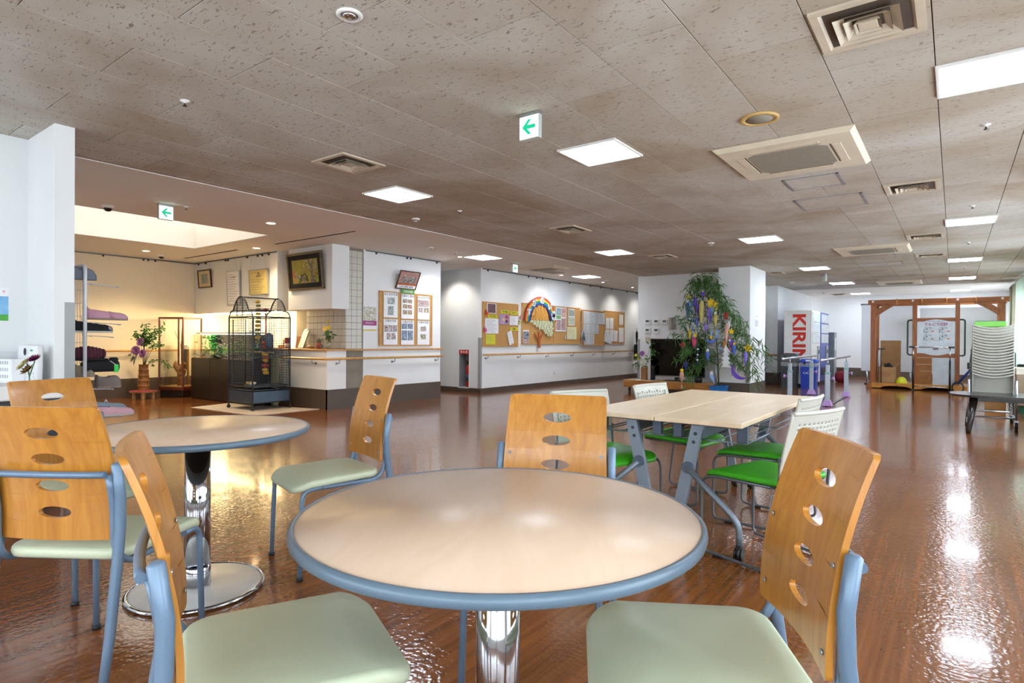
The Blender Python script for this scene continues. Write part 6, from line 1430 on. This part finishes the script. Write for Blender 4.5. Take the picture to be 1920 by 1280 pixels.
MB().prism(p+[(0, .46)]+[(-x, z) for x, z in reversed(p)], -.003, .003).build('tree', M_ORN['white'], t_); MB().tube([(0, 0, .46), (0, .04, .56)], .0015, 4).build('thread', M_PAPER, t_)
t_ = thing('paper_fish', 'white and blue paper fish hanging lowest in the middle', 'paper fish', (-3.68, 11.26, .32)); MB().prism([(-.03, .19), (.015, .20), (.04, .06), (.05, -.05), (0, .03), (-.04, .09)], -.006, .006).build('body', M_ORN['sky'], t_); MB().prism([(-.03, .19), (.015, .20), (.025, .13), (-.035, .12)], -.008, .008).build('head', M_ORN['white'], t_)
t_ = thing('paper_duck', 'yellow paper chick sitting on the blue crescent moon', 'paper chick', (-3.70, 11.25, 1.13)); MB().ball((0, 0, .02), .028, 10, 6, (1, .4, 1)).build('body', M_ORN['yellow'], t_); MB().ball((0, 0, .055), .016, 10, 6).build('head', M_ORN['yellow'], t_)

# ------------------------------------------------------------------ vending machines, bins
def vending(y0, y1, label, body, white):
    t_ = thing('vending_machine', label, 'vending machine', (-3.05, (y0+y1)/2, 0)); l = (y1-y0)/2; w = .31
    MB().cbox(-w, w-.05, -l, l, .06, 1.845, .012).build('cabinet', white, t_); MB().cbox(w-.05, w, -l+.004, l-.004, .07, 1.84, .008).build('door', body, t_); MB().cbox(-w+.04, w-.04, -l+.03, l-.03, 0, .06, .003).build('plinth', M_BLACK, t_)
    for k in range(3): MB().cbox(w, w+.006, -l+.08, l-.08, 1.05+.26*k, 1.28+.26*k, .003).build('display_window', mat('vm_window', '#d6e2e8', .15, var=.15, scale=14.), t_)
    MB().cbox(w, w+.02, l*.25, l*.75, .58, .98, .005).build('coin_panel', mat('vm_coin', '#9aa0a6', .35, .5), t_); MB().cbox(w+.02, w+.03, l*.4, l*.6, .78, .88, .003).build('coin_slot', M_BLACK, t_); MB().cbox(w, w+.012, -l*.8, l*.1, .22, .42, .005).build('pickup_flap', M_BLACK, t_)
    return t_
vm = vending(15.66, 16.80, 'white vending machine with red vertical lettering on its side', M_WHITE, M_WHITE)
M_KR = mat('vermilion_print', '#d9301f', .45)
text('KIRIN', .395, M_KR, vm, (.035, -.574, 1.27), (0, 0, 0), name='lettering', depth=.001, bold=.012)
lt = [o for o in bpy.data.objects if o.parent == vm and o.name.startswith('lettering')][0]
lt.rotation_euler = Matrix(((0, -1*0+1, 0), (0, 0, -1), (-1, 0, 0))).to_euler(); lt.scale = (1.22, 1.0, 1); lt.location = (.02, -.572, 1.16)
vending(16.86, 18.05, 'blue vending machine behind the white one', mat('vm_blue', '#3f55b0', .4), mat('vm_blue', '#3f55b0', .4))
t_ = thing('fire_hose_box', 'grey standing cabinet behind the vending machines', 'cabinet', (-2.88, 18.8, 0)); MB().cbox(-.2, .2, -.2, .2, .0, 1.35, .008).build('body', mat('mid_grey_metal', '#8d9499', .4, .3), t_); MB().cbox(.2, .206, -.12, .05, .85, 1.2, .003).build('panel', M_WHITE, t_)
def bin_(x, y, label, body, lid, blue):
    t_ = thing('recycling_bin', label, 'bin', (x, y, 0)); w = .17
    m = MB(); a, b, H_ = .15, .17, .56
    m.add([(-a,-a,0),(a,-a,0),(a,a,0),(-a,a,0),(-b,-b,H_),(b,-b,H_),(b,b,H_),(-b,b,H_)], [(3,2,1,0),(0,1,5,4),(1,2,6,5),(2,3,7,6),(3,0,4,7),(4,5,6,7)]); m.build('body', body, t_)
    z1_ = .80 if not blue else .68
    MB().cbox(-b-.004, b+.004, -b-.004, b+.004, .50, .60, .01).build('bag_liner', mat('clear_bag', '#c9d2d6', .25, alpha=.45), t_); ld_ = MB().cbox(-b-.01, b+.01, -b-.01, b+.01, .58, z1_, .03).build('lid', lid, t_)
    for s_ in (-1, 1): MB().cyl((s_*.075, -b-.013, z1_-.09), (s_*.075, -b-.009, z1_-.09), .042 if not blue else .03, n=20).build('opening', M_BLACK, ld_)
    if blue:
        text('CALPIS', .07, M_PAPER, t_, (.0, -.164, .36), RY, name='lettering'); m = MB()
        for (dx, dz) in ((0, .012), (-.013, 0), (.013, 0), (0, -.012)): m.cyl((dx, -.165, .43+dz), (dx, -.161, .43+dz), .008, n=8)
        m.build('dot_emblem', M_PAPER, t_)
        MB().cbox(-.05, .06, -b-.014, -b-.009, z1_-.05, z1_-.015, .002).build('lid_sign', M_PAPER, t_)
    else: MB().cbox(-.1, .1, -b-.0, b*.2, z1_, z1_+.012, .004).build('lid_panel', mat('dull_red_panel', '#8a3b40', .5), t_)
bin_(-3.13, 15.25, 'dark grey recycling bin with a red-topped lid', mat('charcoal_bin', '#3d4145', .5, var=.05), mat('grey_lid', '#565a60', .5), False)
bin_(-2.70, 15.20, 'blue recycling bin with white lettering', mat('royal_blue_bin', '#1f3fae', .4, var=.05), mat('blue_lid', '#2450c4', .4), True)
t_ = thing('red_bag', 'dark red bag on the floor behind the vending machines', 'bag', (-2.45, 18.2, 0)); cushion(.3, .25, .28, .08, None, 0, 6, .01, 0, .08).build('body', mat('crimson_cloth', '#8e1f33', .7, var=.1), t_); MB().tube([(-.08, 0, .26), (0, 0, .38), (.08, 0, .26)], .012, 6).build('handle', MATS['crimson_cloth'], t_)

# ------------------------------------------------------------------ parallel bars
M_POST = mat('pale_steel_post', '#aab6c0', .35, .3, var=.03); M_LIL = mat('lilac_plastic', '#b995d2', .45, var=.04)
t_ = thing('parallel_bars', 'walking-practice parallel bars with pale posts and lilac feet', 'parallel bars', (-2.05, 12.3, 0))
for (x, ya, yb_) in ((-.30, -.85, 1.15), (.34, -1.1, 1.06)):
    MB().tube([(x, ya-.55, .795), (x, yb_+.45, .795)], .02, 12).build('bar', M_STEEL, t_)
    for e in (ya-.55, yb_+.45): MB().ball((x, e, .795), .022, 10, 6).build('end_cap', M_WHITE, t_)
    MB().cbox(x-.022, x+.022, ya-.1, yb_+.15, .001, .012, .003).build('floor_rail', M_DARK, t_)
    for yy in (ya, yb_):
        p = MB().cbox(x-.036, x+.036, yy-.036, yy+.036, .09, .57, .006).build('post', M_POST, t_); MB().cbox(x-.028, x+.028, yy-.028, yy+.028, .57, .70, .005).build('inner_post', M_POST, t_); MB().cbox(x-.04, x+.04, yy-.04, yy+.04, .545, .575, .004).build('collar', mat('teal_collar', '#7fb0b5', .4), p); MB().tube([(x, yy, .70), (x, yy, .78)], .011, 8).build('stem', M_STEEL, t_)
        m = MB(); a, b = .075, .045; m.add([(x-a,yy-a,.012),(x+a,yy-a,.012),(x+a,yy+a,.012),(x-a,yy+a,.012),(x-b,yy-b,.105),(x+b,yy-b,.105),(x+b,yy+b,.105),(x-b,yy+b,.105)], [(3,2,1,0),(4,5,6,7),(0,1,5,4),(1,2,6,5),(2,3,7,6),(3,0,4,7)]); m.build('foot_cover', M_LIL, t_)
        sg = -1 if x < 0 and yy < 0 else 1
        k_ = MB(); k_.cyl((x+sg*.036, yy, .47), (x+sg*.075, yy, .47), .013, n=12).cyl((x+sg*.075, yy, .47), (x+sg*.105, yy, .47), .03, n=16); k_.build('clamp_knob', M_LIL, t_)

# ------------------------------------------------------------------ wooden exercise frame
M_PINE = wood('knotty_pine', '#a8601f', '#7c3f10', .45, .15, 2.4, (5, 5, .6), 3.); M_PINEX = wood('knotty_pine_beam', '#a8601f', '#7c3f10', .45, .15, 2.4, (.6, 5, 5), 3.); M_PINEY = wood('yellow_pine_base', '#d08f28', '#b06f18', .4, .2, 2.2, (.6, 5, 5), 2.)
GY = 16.45
t_ = thing('timber_gym', 'tall timber exercise frame with posts, braces and a top beam', 'exercise frame', (0, GY, 0))
for (a, b) in ((-1.60, -1.495), (-.775, -.685), (.015, .10), (.77, .875)): MB().cbox(a, b, -.05, .05, .12, 1.98, .004).build('post', M_PINE, t_)
MB().cbox(-1.655, .94, -.055, .055, 1.975, 2.085, .004).build('top_beam', M_PINEX, t_); MB().cbox(-1.655, .94, .75, .85, 1.975, 2.085, .004).build('rear_beam', M_PINEX, t_)
for (x0, x1) in ((-1.5, -1.08), (.77, .33)):
    n_ = 8; out = [(x0, 1.60)]; sgn = 1 if x1 > x0 else -1
    o_ = [(x0+(x1-x0)*k/n_, 1.66+.318*(k/n_)**.8) for k in range(n_+1)]
    i_ = [(x0, 1.83), (x0+sgn*.20, 1.98)]
    MB().prism(o_+[i_[1], i_[0]], -.035, .035).build('brace', M_PINE, t_)
for x in (-1.548, .822): MB().cbox(x-.05, x+.05, .75, .85, .12, 1.98, .004).build('rear_post', M_PINE, t_); 
for x in (-1.56, .83): MB().cbox(x-.045, x+.045, .05, .75, 1.98, 2.06, .004).build('cross_beam', M_PINE, t_)
MB().cbox(-1.66, .96, -.07, .92, .085, .13, .004).build('deck', M_PINEX, t_)
n_ = 14
def base(y0):
    pts = [(-1.56, .135), (.97, .135), (.97, .02)]
    for c_ in (.52, -.29, -1.08): pts += [(c_+.30, .02)]+[(c_+.30*math.cos(PI*k/8), .02+.055*math.sin(PI*k/8)) for k in range(1, 8)]+[(c_-.30, .02)]
    pts += [(-1.56, .02)]; MB().prism(pts, y0-.03, y0+.03).build('base_board', M_PINEY, t_)
base(-.12); MB().cbox(-1.66, -1.56, -.15, .9, .0, .13, .004).build('end_board', M_PINEX, t_); MB().cbox(-1.56, .97, .8, .86, 0, .12, .004).build('rear_board', M_PINEX, t_)
MB().cbox(-.685, .015, -.03, .03, 1.555, 1.645, .003).build('cross_rail', M_PINEX, t_); MB().cbox(-.685, .015, -.03, .03, .745, .845, .003).build('cross_rail', M_PINEX, t_)
for k in range(4): MB().cbox(-.685, -.40, -.02, .0, .135+.152*k, .282+.152*k, .002).build('plank', mat('cardboard_brown_plank', '#a06a35', .7, var=.06), t_)
MB().cbox(-.39, .012, -.022, -.002, .13, .735, .003).build('white_panel', mat('pale_blue_panel', '#cdd6de', .5), t_)
for x in (-1.08, -.60, -.145, .38): 
    MB().tube([(x, -.06, 1.95), (x, -.066, 2.09), (x, .06, 2.095)], .013, 6).build('strap', M_PINEY, t_)
for x in (-1.555, -.77, .055, .82): MB().cyl((x, -.058, 2.045), (x, -.064, 2.045), .024, n=16).build('bolt_cover', M_WHITE, t_)
for s_, x in ((-1, -.775), (1, .10)): MB().tube(fillet([(x, .0, 1.60), (x+s_*.09, 0, 1.60), (x+s_*.09, 0, .80), (x, 0, .80)], .06), .018, 10).build('grab_bar', mat('dark_green_bar', '#20402c', .4), t_)
t_ = thing('exercise_sign', 'white sign with a pink title and exercise diagrams in the timber frame', 'sign', (-.335, GY-.045, .70))
o_ = [(-.345, .145), (-.22, .14)]+[(-.22+.44*k/12, .14-.045*math.sin(PI*k/12)) for k in range(1, 12)]+[(.22, .14), (.345, .145), (.345, .86), (.22, .865)]+[(.22-.44*k/12, .865+.045*math.sin(PI*k/12)) for k in range(1, 12)]+[(-.22, .865), (-.345, .86)]
MB().prism(o_, -.008, 0).build('panel', mat('sign_white', '#d9e1ea', .4), t_)
M_MAG = mat('magenta_ink', '#b04a7a', .5); M_OI = mat('orange_ink', '#d8905a', .5); M_GI = mat('teal_ink', '#3f7a78', .5)
text('うんどう遊園', .072, M_MAG, t_, (0, -.0095, .795), name='title', bold=.002); text('からだを動かして 健康づくり', .022, M_GI, t_, (0, -.0095, .868), name='lettering')
for k, (x, z) in enumerate(((-.15, .715), (.14, .715), (-.15, .545), (.14, .545))):
    text('%d 足腰の運動' % (k+1), .026, M_INK, t_, (x, -.0095, z), name='lettering'); m = MB(); bx_ = x-.07
    m.tube([(bx_, -.009, z-.12), (bx_, -.009, z-.03)], .004, 5); m.tube([(bx_, -.009, z-.07), (bx_+.05, -.009, z-.09), (bx_+.06, -.009, z-.12)], .004, 5); m.tube([(bx_, -.009, z-.05), (bx_+.045, -.009, z-.03)], .003, 5); m.cyl((bx_+.055, -.010, z-.028), (bx_+.055, -.008, z-.028), .012, n=10); m.build('figure_print', MATS['dark_ink'], t_); MB().cbox(x+.06, x+.115, -.0095, -.008, z-.085, z-.06, .0005).build('orange_label', M_OI, t_)
MB().tube([(.19*math.cos(2*PI*k/40), -.009, .565+.125*math.sin(2*PI*k/40)) for k in range(40)], .002, 4, closed=True).build('circle_print', M_GI, t_)
MB().cbox(-.05, .05, -.0095, -.008, .22, .30, .0005).build('diagram_print', photo('sign_photo', ['#b96a6a', '#5a6a8a', '#d9dfe6'], 40.), t_); MB().cbox(.17, .24, -.0095, -.008, .255, .285, .0005).build('orange_label', M_OI, t_)
t_ = thing('bar_stand', 'black and chrome adjustable stand in front of the exercise sign', 'exercise stand', (-.40, 15.95, 0))
MB().tube([(-.365, 0, .985), (.365, 0, .985)], .014, 10).build('crossbar', M_CHROME, t_)
for s_ in (-1, 1):
    MB().tube([(s_*.33, 0, .03), (s_*.33, 0, .70)], .020, 10).build('upright', M_BLACK, t_); MB().tube([(s_*.33, 0, .70), (s_*.33, 0, .97)], .012, 10).build('inner_tube', M_CHROME, t_); MB().cbox(s_*.36-.05, s_*.36+.05, -.02, .02, .965, 1.005, .006).build('grip', M_BLACK, t_); MB().tube([(s_*.33, -.25, .025), (s_*.33, .25, .025)], .022, 10).build('foot', M_BLACK, t_)
MB().tube([(-.33, .0, .11), (.33, 0, .11)], .010, 8).build('lower_bar', M_CHROME, t_)
DZ = .13
t_ = thing('cardboard_box', 'open cardboard box with red print on the exercise frame deck', 'box', (-1.27, GY+.18, DZ)); M_CB = mat('cardboard', '#b89163', .8, var=.06); w, l, hh = .165, .14, .37
m = MB(); m.box(-w, w, -l, -l+.005, 0, hh).box(-w, w, l-.005, l, 0, hh).box(-w, -w+.005, -l, l, 0, hh).box(w-.005, w, -l, l, 0, hh).box(-w, w, -l, l, 0, .005); m.build('body', M_CB, t_)
f_ = MB().box(-w, w, -l, -l+.004, 0, .0); MB().add([(w, -l, hh), (w+.06, -l, hh+.10), (w+.06, l, hh+.10), (w, l, hh), (w+.004, -l, hh-.002), (w+.064, -l, hh+.098), (w+.064, l, hh+.098), (w+.004, l, hh-.002)], [(0,1,2,3),(7,6,5,4),(0,4,5,1),(1,5,6,2),(2,6,7,3),(3,7,4,0)]).build('flap', M_CB, t_)
MB().tube([(.09*math.cos(2*PI*k/24)-.02, -l-.001, .2+.05*math.sin(2*PI*k/24)) for k in range(24)], .004, 4, closed=True).build('red_ring_print', mat('red_print', '#b8403a', .6), t_); text('みかん', .06, MATS['red_print'], t_, (-.02, -l-.0015, .2), name='lettering')
t_ = thing('black_bundle', 'black cloth bundle sticking out of the cardboard box', 'bundle', (-1.25, GY+.18, DZ+.30)); MB().lathe([(.10, 0), (.09, .08), (.04, .15), (0, .17)], 12).build('cloth', M_BLK, t_); MB().tube([(-.05, 0, .05), (-.08, 0, .15)], .012, 6).build('tie', M_BLK, t_)
t_ = thing('cardboard_sheet', 'large flattened cardboard leaning at the back of the exercise frame', 'cardboard', (-1.24, GY+.55, DZ)); t_.rotation_euler = (-.06, 0, 0); MB().box(-.21, .21, 0, .02, 0, 1.0).build('sheet', mat('cardboard_dark', '#9a7248', .8, var=.06), t_); MB().box(-.21, .21, -.002, 0, .9, .905).build('fold_line', M_CB, t_)
t_ = thing('yellow_helmet', 'bright yellow helmet on the exercise frame deck', 'helmet', (-.985, GY+.1, DZ)); MB().lathe([(.115, 0), (.11, .05), (.085, .11), (.04, .145), (0, .15)], 20).build('shell', mat('lemon_yellow', '#dfe02a', .4, var=.06), t_); MB().lathe([(.115, .0), (.13, .004), (.13, .012), (.112, .014)], 20).build('brim', MATS['lemon_yellow'], t_)
for x, rz, l_ in ((-1.46, .1, 'black walking cane leaning on the left exercise post'), (-1.38, -.05, 'second walking cane in front of the cardboard box')):
    t_ = thing('walking_cane', l_, 'cane', (x, GY+.0, DZ)); t_.rotation_euler = (-.05, rz*.3, 0); MB().tube(fillet([(0, 0, 0), (0, 0, .62), (.0, 0, .78), (.06, 0, .80)], .05), .009, 8).build('shaft', M_DARK if rz < 0 else M_STEEL, t_); MB().cbox(-.01, .085, -.012, .012, .785, .812, .005).build('grip', M_BLACK, t_)
t_ = thing('whiteboard', 'tall white rolling screen behind the timber frame', 'screen', (-1.38, 18.0, 0)); MB().cbox(-.58, .62, -.02, .02, .33, 2.06, .006).build('panel', mat('whiteboard_white', '#eceff2', .3, var=.01), t_); MB().tube([(-.60, -.01, 2.07), (.62, -.01, 2.07)], .022, 8).build('top_tube', M_STEEL, t_)
for s_ in (-.45, .5): MB().tube([(s_, 0, .03), (s_, 0, .34)], .02, 8).build('leg', M_STEEL, t_); MB().cbox(s_-.03, s_+.03, -.25, .25, .0, .035, .004).build('foot', M_DARK, t_)
t_ = thing('projection_screen', 'wide white board standing behind the exercise frame', 'screen', (.30, 18.2, 0)); MB().cbox(-1.0, .62, -.02, .02, .3, 1.95, .006).build('panel', MATS['whiteboard_white'], t_)
for s_ in (-.8, .5): MB().tube([(s_, 0, 0), (s_, 0, .32)], .02, 8).build('leg', M_STEEL, t_)
t_ = thing('walker', 'dark blue rollator walker behind the right of the exercise frame', 'walker', (.27, GY-.25, 0))
M_BLT = mat('cobalt_tube', '#27489a', .35, .3)
for s_ in (-1, 1):
    MB().tube([(-.20, s_*.2, .20), (.10, s_*.2, .62), (.14, s_*.2, .9)], .016, 8).build('side_tube', M_BLT, t_); MB().tube([(.05, s_*.2, .55), (.2, s_*.2, .1)], .014, 8).build('rear_leg', M_STEEL, t_); MB().tube([(.14, s_*.2, .9), (.02, s_*.2, .93)], .02, 8).build('handle', M_BLACK, t_)
    MB().tube([(-.2+.10*math.cos(2*PI*k/20), s_*.2, .115+.10*math.sin(2*PI*k/20)) for k in range(20)], .014, 6, closed=True).build('front_wheel', M_BLACK, t_); MB().tube([(.2+.09*math.cos(2*PI*k/20), s_*.2, .105+.09*math.sin(2*PI*k/20)) for k in range(20)], .014, 6, closed=True).build('rear_wheel', M_BLACK, t_)
MB().cbox(-.04, .12, -.19, .19, .52, .66, .01).build('seat_bag', M_BLACK, t_); MB().tube([(.14, -.2, .88), (.14, .2, .88)], .012, 6).build('cross_tube', M_BLACK, t_)

# ------------------------------------------------------------------ stacked chairs on a trolley, dark table, curtains
SXc, SYc = .395, 10.0
t_ = thing('chair_trolley', 'steel trolley under the tall stack of chairs', 'trolley', (SXc, SYc+.05, 0))
for s_ in (-1, 1):
    MB().tube([(s_*.24, -.30, .12), (s_*.24, .55, .12)], .014, 8).build('side_bar', M_STEEL, t_); MB().tube([(s_*.24, -.30, .12), (s_*.235, -.30, .62)], .014, 8).build('upright', M_STEEL, t_)
    for yy in (-.28, .5): b = MB(); b.cyl((s_*.24-.015, yy, .05), (s_*.24+.015, yy, .05), .05, n=18); b.build('wheel', M_CAP, t_); MB().cbox(s_*.24-.022, s_*.24+.022, yy-.02, yy+.02, .05, .12, .004).build('fork', M_STEEL, t_)
for yy in (-.30, .55): MB().tube([(-.24, yy, .14), (.24, yy, .14)], .012, 8).build('cross_bar', M_STEEL, t_)
n_st = 18
def solid_back():
    m = MB(); kx = 18; xs_ = [-.205+.41*i/kx for i in range(kx+1)]
    # sagging rolled lip, proud of the shell
    m.tube([(x, -.335+.5*x*x, .768-.045*(1-(x/.205)**2)) for x in xs_], .0105, 8)
    for s_ in (0, 1):
        v = [(x, -.235-.015*j+.5*x*x-(.006 if s_ else 0), (.50+.20*j if j == 0 else .768-.045*(1-(x/.205)**2)-.004)) for j in (0, 1) for x in xs_]
        m.add(v, [(i, i+1, kx+2+i, kx+1+i) for i in range(kx)], True)
    for s_ in (-1, 1): m.tube([(s_*.205, -.25, .52), (s_*.205, -.29, .66), (s_*.205, -.315, .768)], .008, 6)
    return m
sb = solid_back().mesh('backrest'); sb.materials.append(M_SHELL)
ss = cushion(.41, .40, .022, .04, .06, .02, 6, .002, .424, .01).mesh('seat'); ss.materials.append(M_GRN_SEAT)
sf = {}
for s_ in (-1, 1):
    q = MB().tube(fillet([(s_*.2, .2, .42), (s_*.215, .21, .25), (s_*.215, -.22, .25), (s_*.21, -.2, .44), (s_*.205, -.25, .55)], .04, 4), .0075, 6).mesh('leg_frame'); q.materials.append(M_SLED); sf[s_] = q
ORD = 'bottom,second,third,fourth,fifth,sixth,seventh,eighth,ninth,tenth,eleventh,twelfth,thirteenth,fourteenth,fifteenth,sixteenth,seventeenth'.split(',')
for k in range(n_st):
    lab = 'bottom chair of the tall stack on the trolley' if k == 0 else ('topmost grey-backed chair of the tall stack on the trolley' if k == n_st-1 else 'grey-backed chair, %s from the bottom of the tall trolley stack' % ORD[k])
    c_ = thing('stacked_chair', lab, 'chair', (SXc, SYc+.10+.003*k, -.075+.0372*k), 0.02, 'grey-backed chairs stacked on the trolley')
    link('backrest', sb, c_); link('seat', ss, c_)
    for s_ in (-1, 1): link('leg_frame', sf[s_], c_)
c_ = thing('spare_seat', 'bright green chair pad standing on top of the tall stack', 'seat pad', (SXc-.02, SYc-.10, 1.30)); c_.rotation_euler = (-.25, 0, 0)
MB().cbox(-.165, .165, -.012, .012, 0, .075, .008).build('pad', mat('light_green_vinyl', '#7ecb55', .45), c_); MB().cbox(-.15, .15, .012, .02, .0, .09, .003).build('backing', M_SLED, c_)
t_ = thing('dark_table', 'low dark brown table with tapered legs at the right edge', 'table', (.62, 9.55, 0))
M_WEN = wood('wenge', '#2b211b', '#1a130f', .35, .3, 3., (1, 5, 5))
pts = [(.66*math.copysign(abs(math.cos(2*PI*k/48))**.6, math.cos(2*PI*k/48)), .42*math.copysign(abs(math.sin(2*PI*k/48))**.6, math.sin(2*PI*k/48))) for k in range(48)]
MB().prism(pts, .425, .45, 'xy').build('tabletop', M_WEN, t_); MB().cbox(-.45, .45, -.28, .28, .375, .425, .004).build('apron', M_WEN, t_)
for sx in (-1, 1):
    for sy in (-1, 1): MB().cyl((sx*.475, sy*.50, 0), (sx*.42, sy*.27, .40), .024, .046, n=10).build('leg', M_WEN, t_)
t_ = thing('wooden_crate', 'pale wooden crate on the floor behind the trolley', 'crate', (.55, 12.6, 0)); MB().cbox(-.13, .13, -.15, .15, 0, .2, .004).build('crate', mat('crate_wood', '#b98a52', .6, var=.1), t_); MB().cbox(-.11, .11, -.13, .13, .2, .205, .002).build('contents', mat('crate_cloth', '#7a6a5a', .8), t_)
t_ = thing('storage_box', 'beige storage box with a pale lid by the curtains', 'box', (.98, 12.4, 0)); MB().cbox(-.2, .2, -.35, .35, .12, .60, .006).build('body', mat('beige_box', '#a08d74', .6, var=.05), t_); MB().cbox(-.21, .21, -.36, .36, .60, .70, .008).build('lid', mat('cream_lid', '#d9d3bf', .5), t_); MB().cbox(-.15, .15, -.3, .3, 0, .12, .004).build('dolly', mat('green_dolly', '#1f6b4c', .5), t_)
t_ = thing('folded_wheelchair', 'dark folded wheelchair beside the curtains behind the stack', 'wheelchair', (.95, 13.6, 0))
for s_ in (-.08, .08): MB().tube([(s_, .28*math.cos(2*PI*k/28), .30+.28*math.sin(2*PI*k/28)) for k in range(28)], .014, 6, closed=True).build('wheel', M_BLACK, t_); MB().tube([(s_, .2, .3), (s_, .2, .9), (s_, .32, .92)], .014, 8).build('push_handle', M_DARK, t_); MB().tube([(s_, -.25, .5), (s_, .2, .5)], .014, 8).build('seat_tube', M_STEEL, t_)
MB().cbox(-.06, .06, -.2, .18, .3, .72, .02).build('folded_seat', M_BLK, t_)
def cloth_mat(name, col):
    if name in MATS: return MATS[name]
    m, nt, b = nodes(name); c = (*lin(col), 1)
    nz = N(nt, 'ShaderNodeTexNoise', i_Scale=9.0, i_Detail=1.0); cr = N(nt, 'ShaderNodeValToRGB'); cr.color_ramp.elements[0].color = tuple(.88*x for x in c[:3])+(1,); cr.color_ramp.elements[1].color = c; L(nt, nz.outputs[0], cr.inputs[0])
    d_ = N(nt, 'ShaderNodeBsdfDiffuse'); t = N(nt, 'ShaderNodeBsdfTranslucent'); mx = N(nt, 'ShaderNodeMixShader'); mx.inputs[0].default_value = .5
    L(nt, cr.outputs[0], d_.inputs[0]); L(nt, cr.outputs[0], t.inputs[0]); L(nt, d_.outputs[0], mx.inputs[1]); L(nt, t.outputs[0], mx.inputs[2]); L(nt, mx.outputs[0], nt.nodes['Material Output'].inputs['Surface'])
    return m
def curtain(x, y0, y1, label, col, amp, n_w, gather=False):
    t_ = thing('curtain', label, 'curtain', (x, (y0+y1)/2, 0)); l = (y1-y0)/2; m = MB(); n_ = n_w*8; v = []
    zs = [.05, .5, 1.0, 1.5, 2.0, 2.42]
    for j, z in enumerate(zs):
        g_ = 1.0 if not gather else (.45+.55*abs((z-.95)/1.5)**.7 if z > .95 else .45+.4*(.95-z)/.95)
        for i in range(n_+1):
            u = -l+2*l*i/n_; v.append((amp*math.sin(2*PI*n_w*i/n_+.3*j)*(1-.2*j/5), u*g_, z))
    m.add(v, [(j*(n_+1)+i, j*(n_+1)+i+1, (j+1)*(n_+1)+i+1, (j+1)*(n_+1)+i) for j in range(len(zs)-1) for i in range(n_)], True)
    o = m.build('cloth', cloth_mat('curtain_'+col, col), t_, fix=False)
    MB().tube([(0, -l, 2.45), (0, l, 2.45)], .012, 8).build('rail', M_STEEL, t_)
curtain(1.12, 15.6, 17.0, 'pale mint curtain gathered at the right edge', '#d3e4d3', .07, 9)
curtain(1.10, 17.3, 18.6, 'shadow side of the mint curtain, coloured grey-green, beside the right post of the timber frame', '#a8a890', .07, 7)  # shadow side of the mint curtain, its shade put into the cloth colour
curtain(1.14, 12.4, 13.6, 'mint curtain hidden behind the tall chair stack', '#d3e4d3', .05, 6)
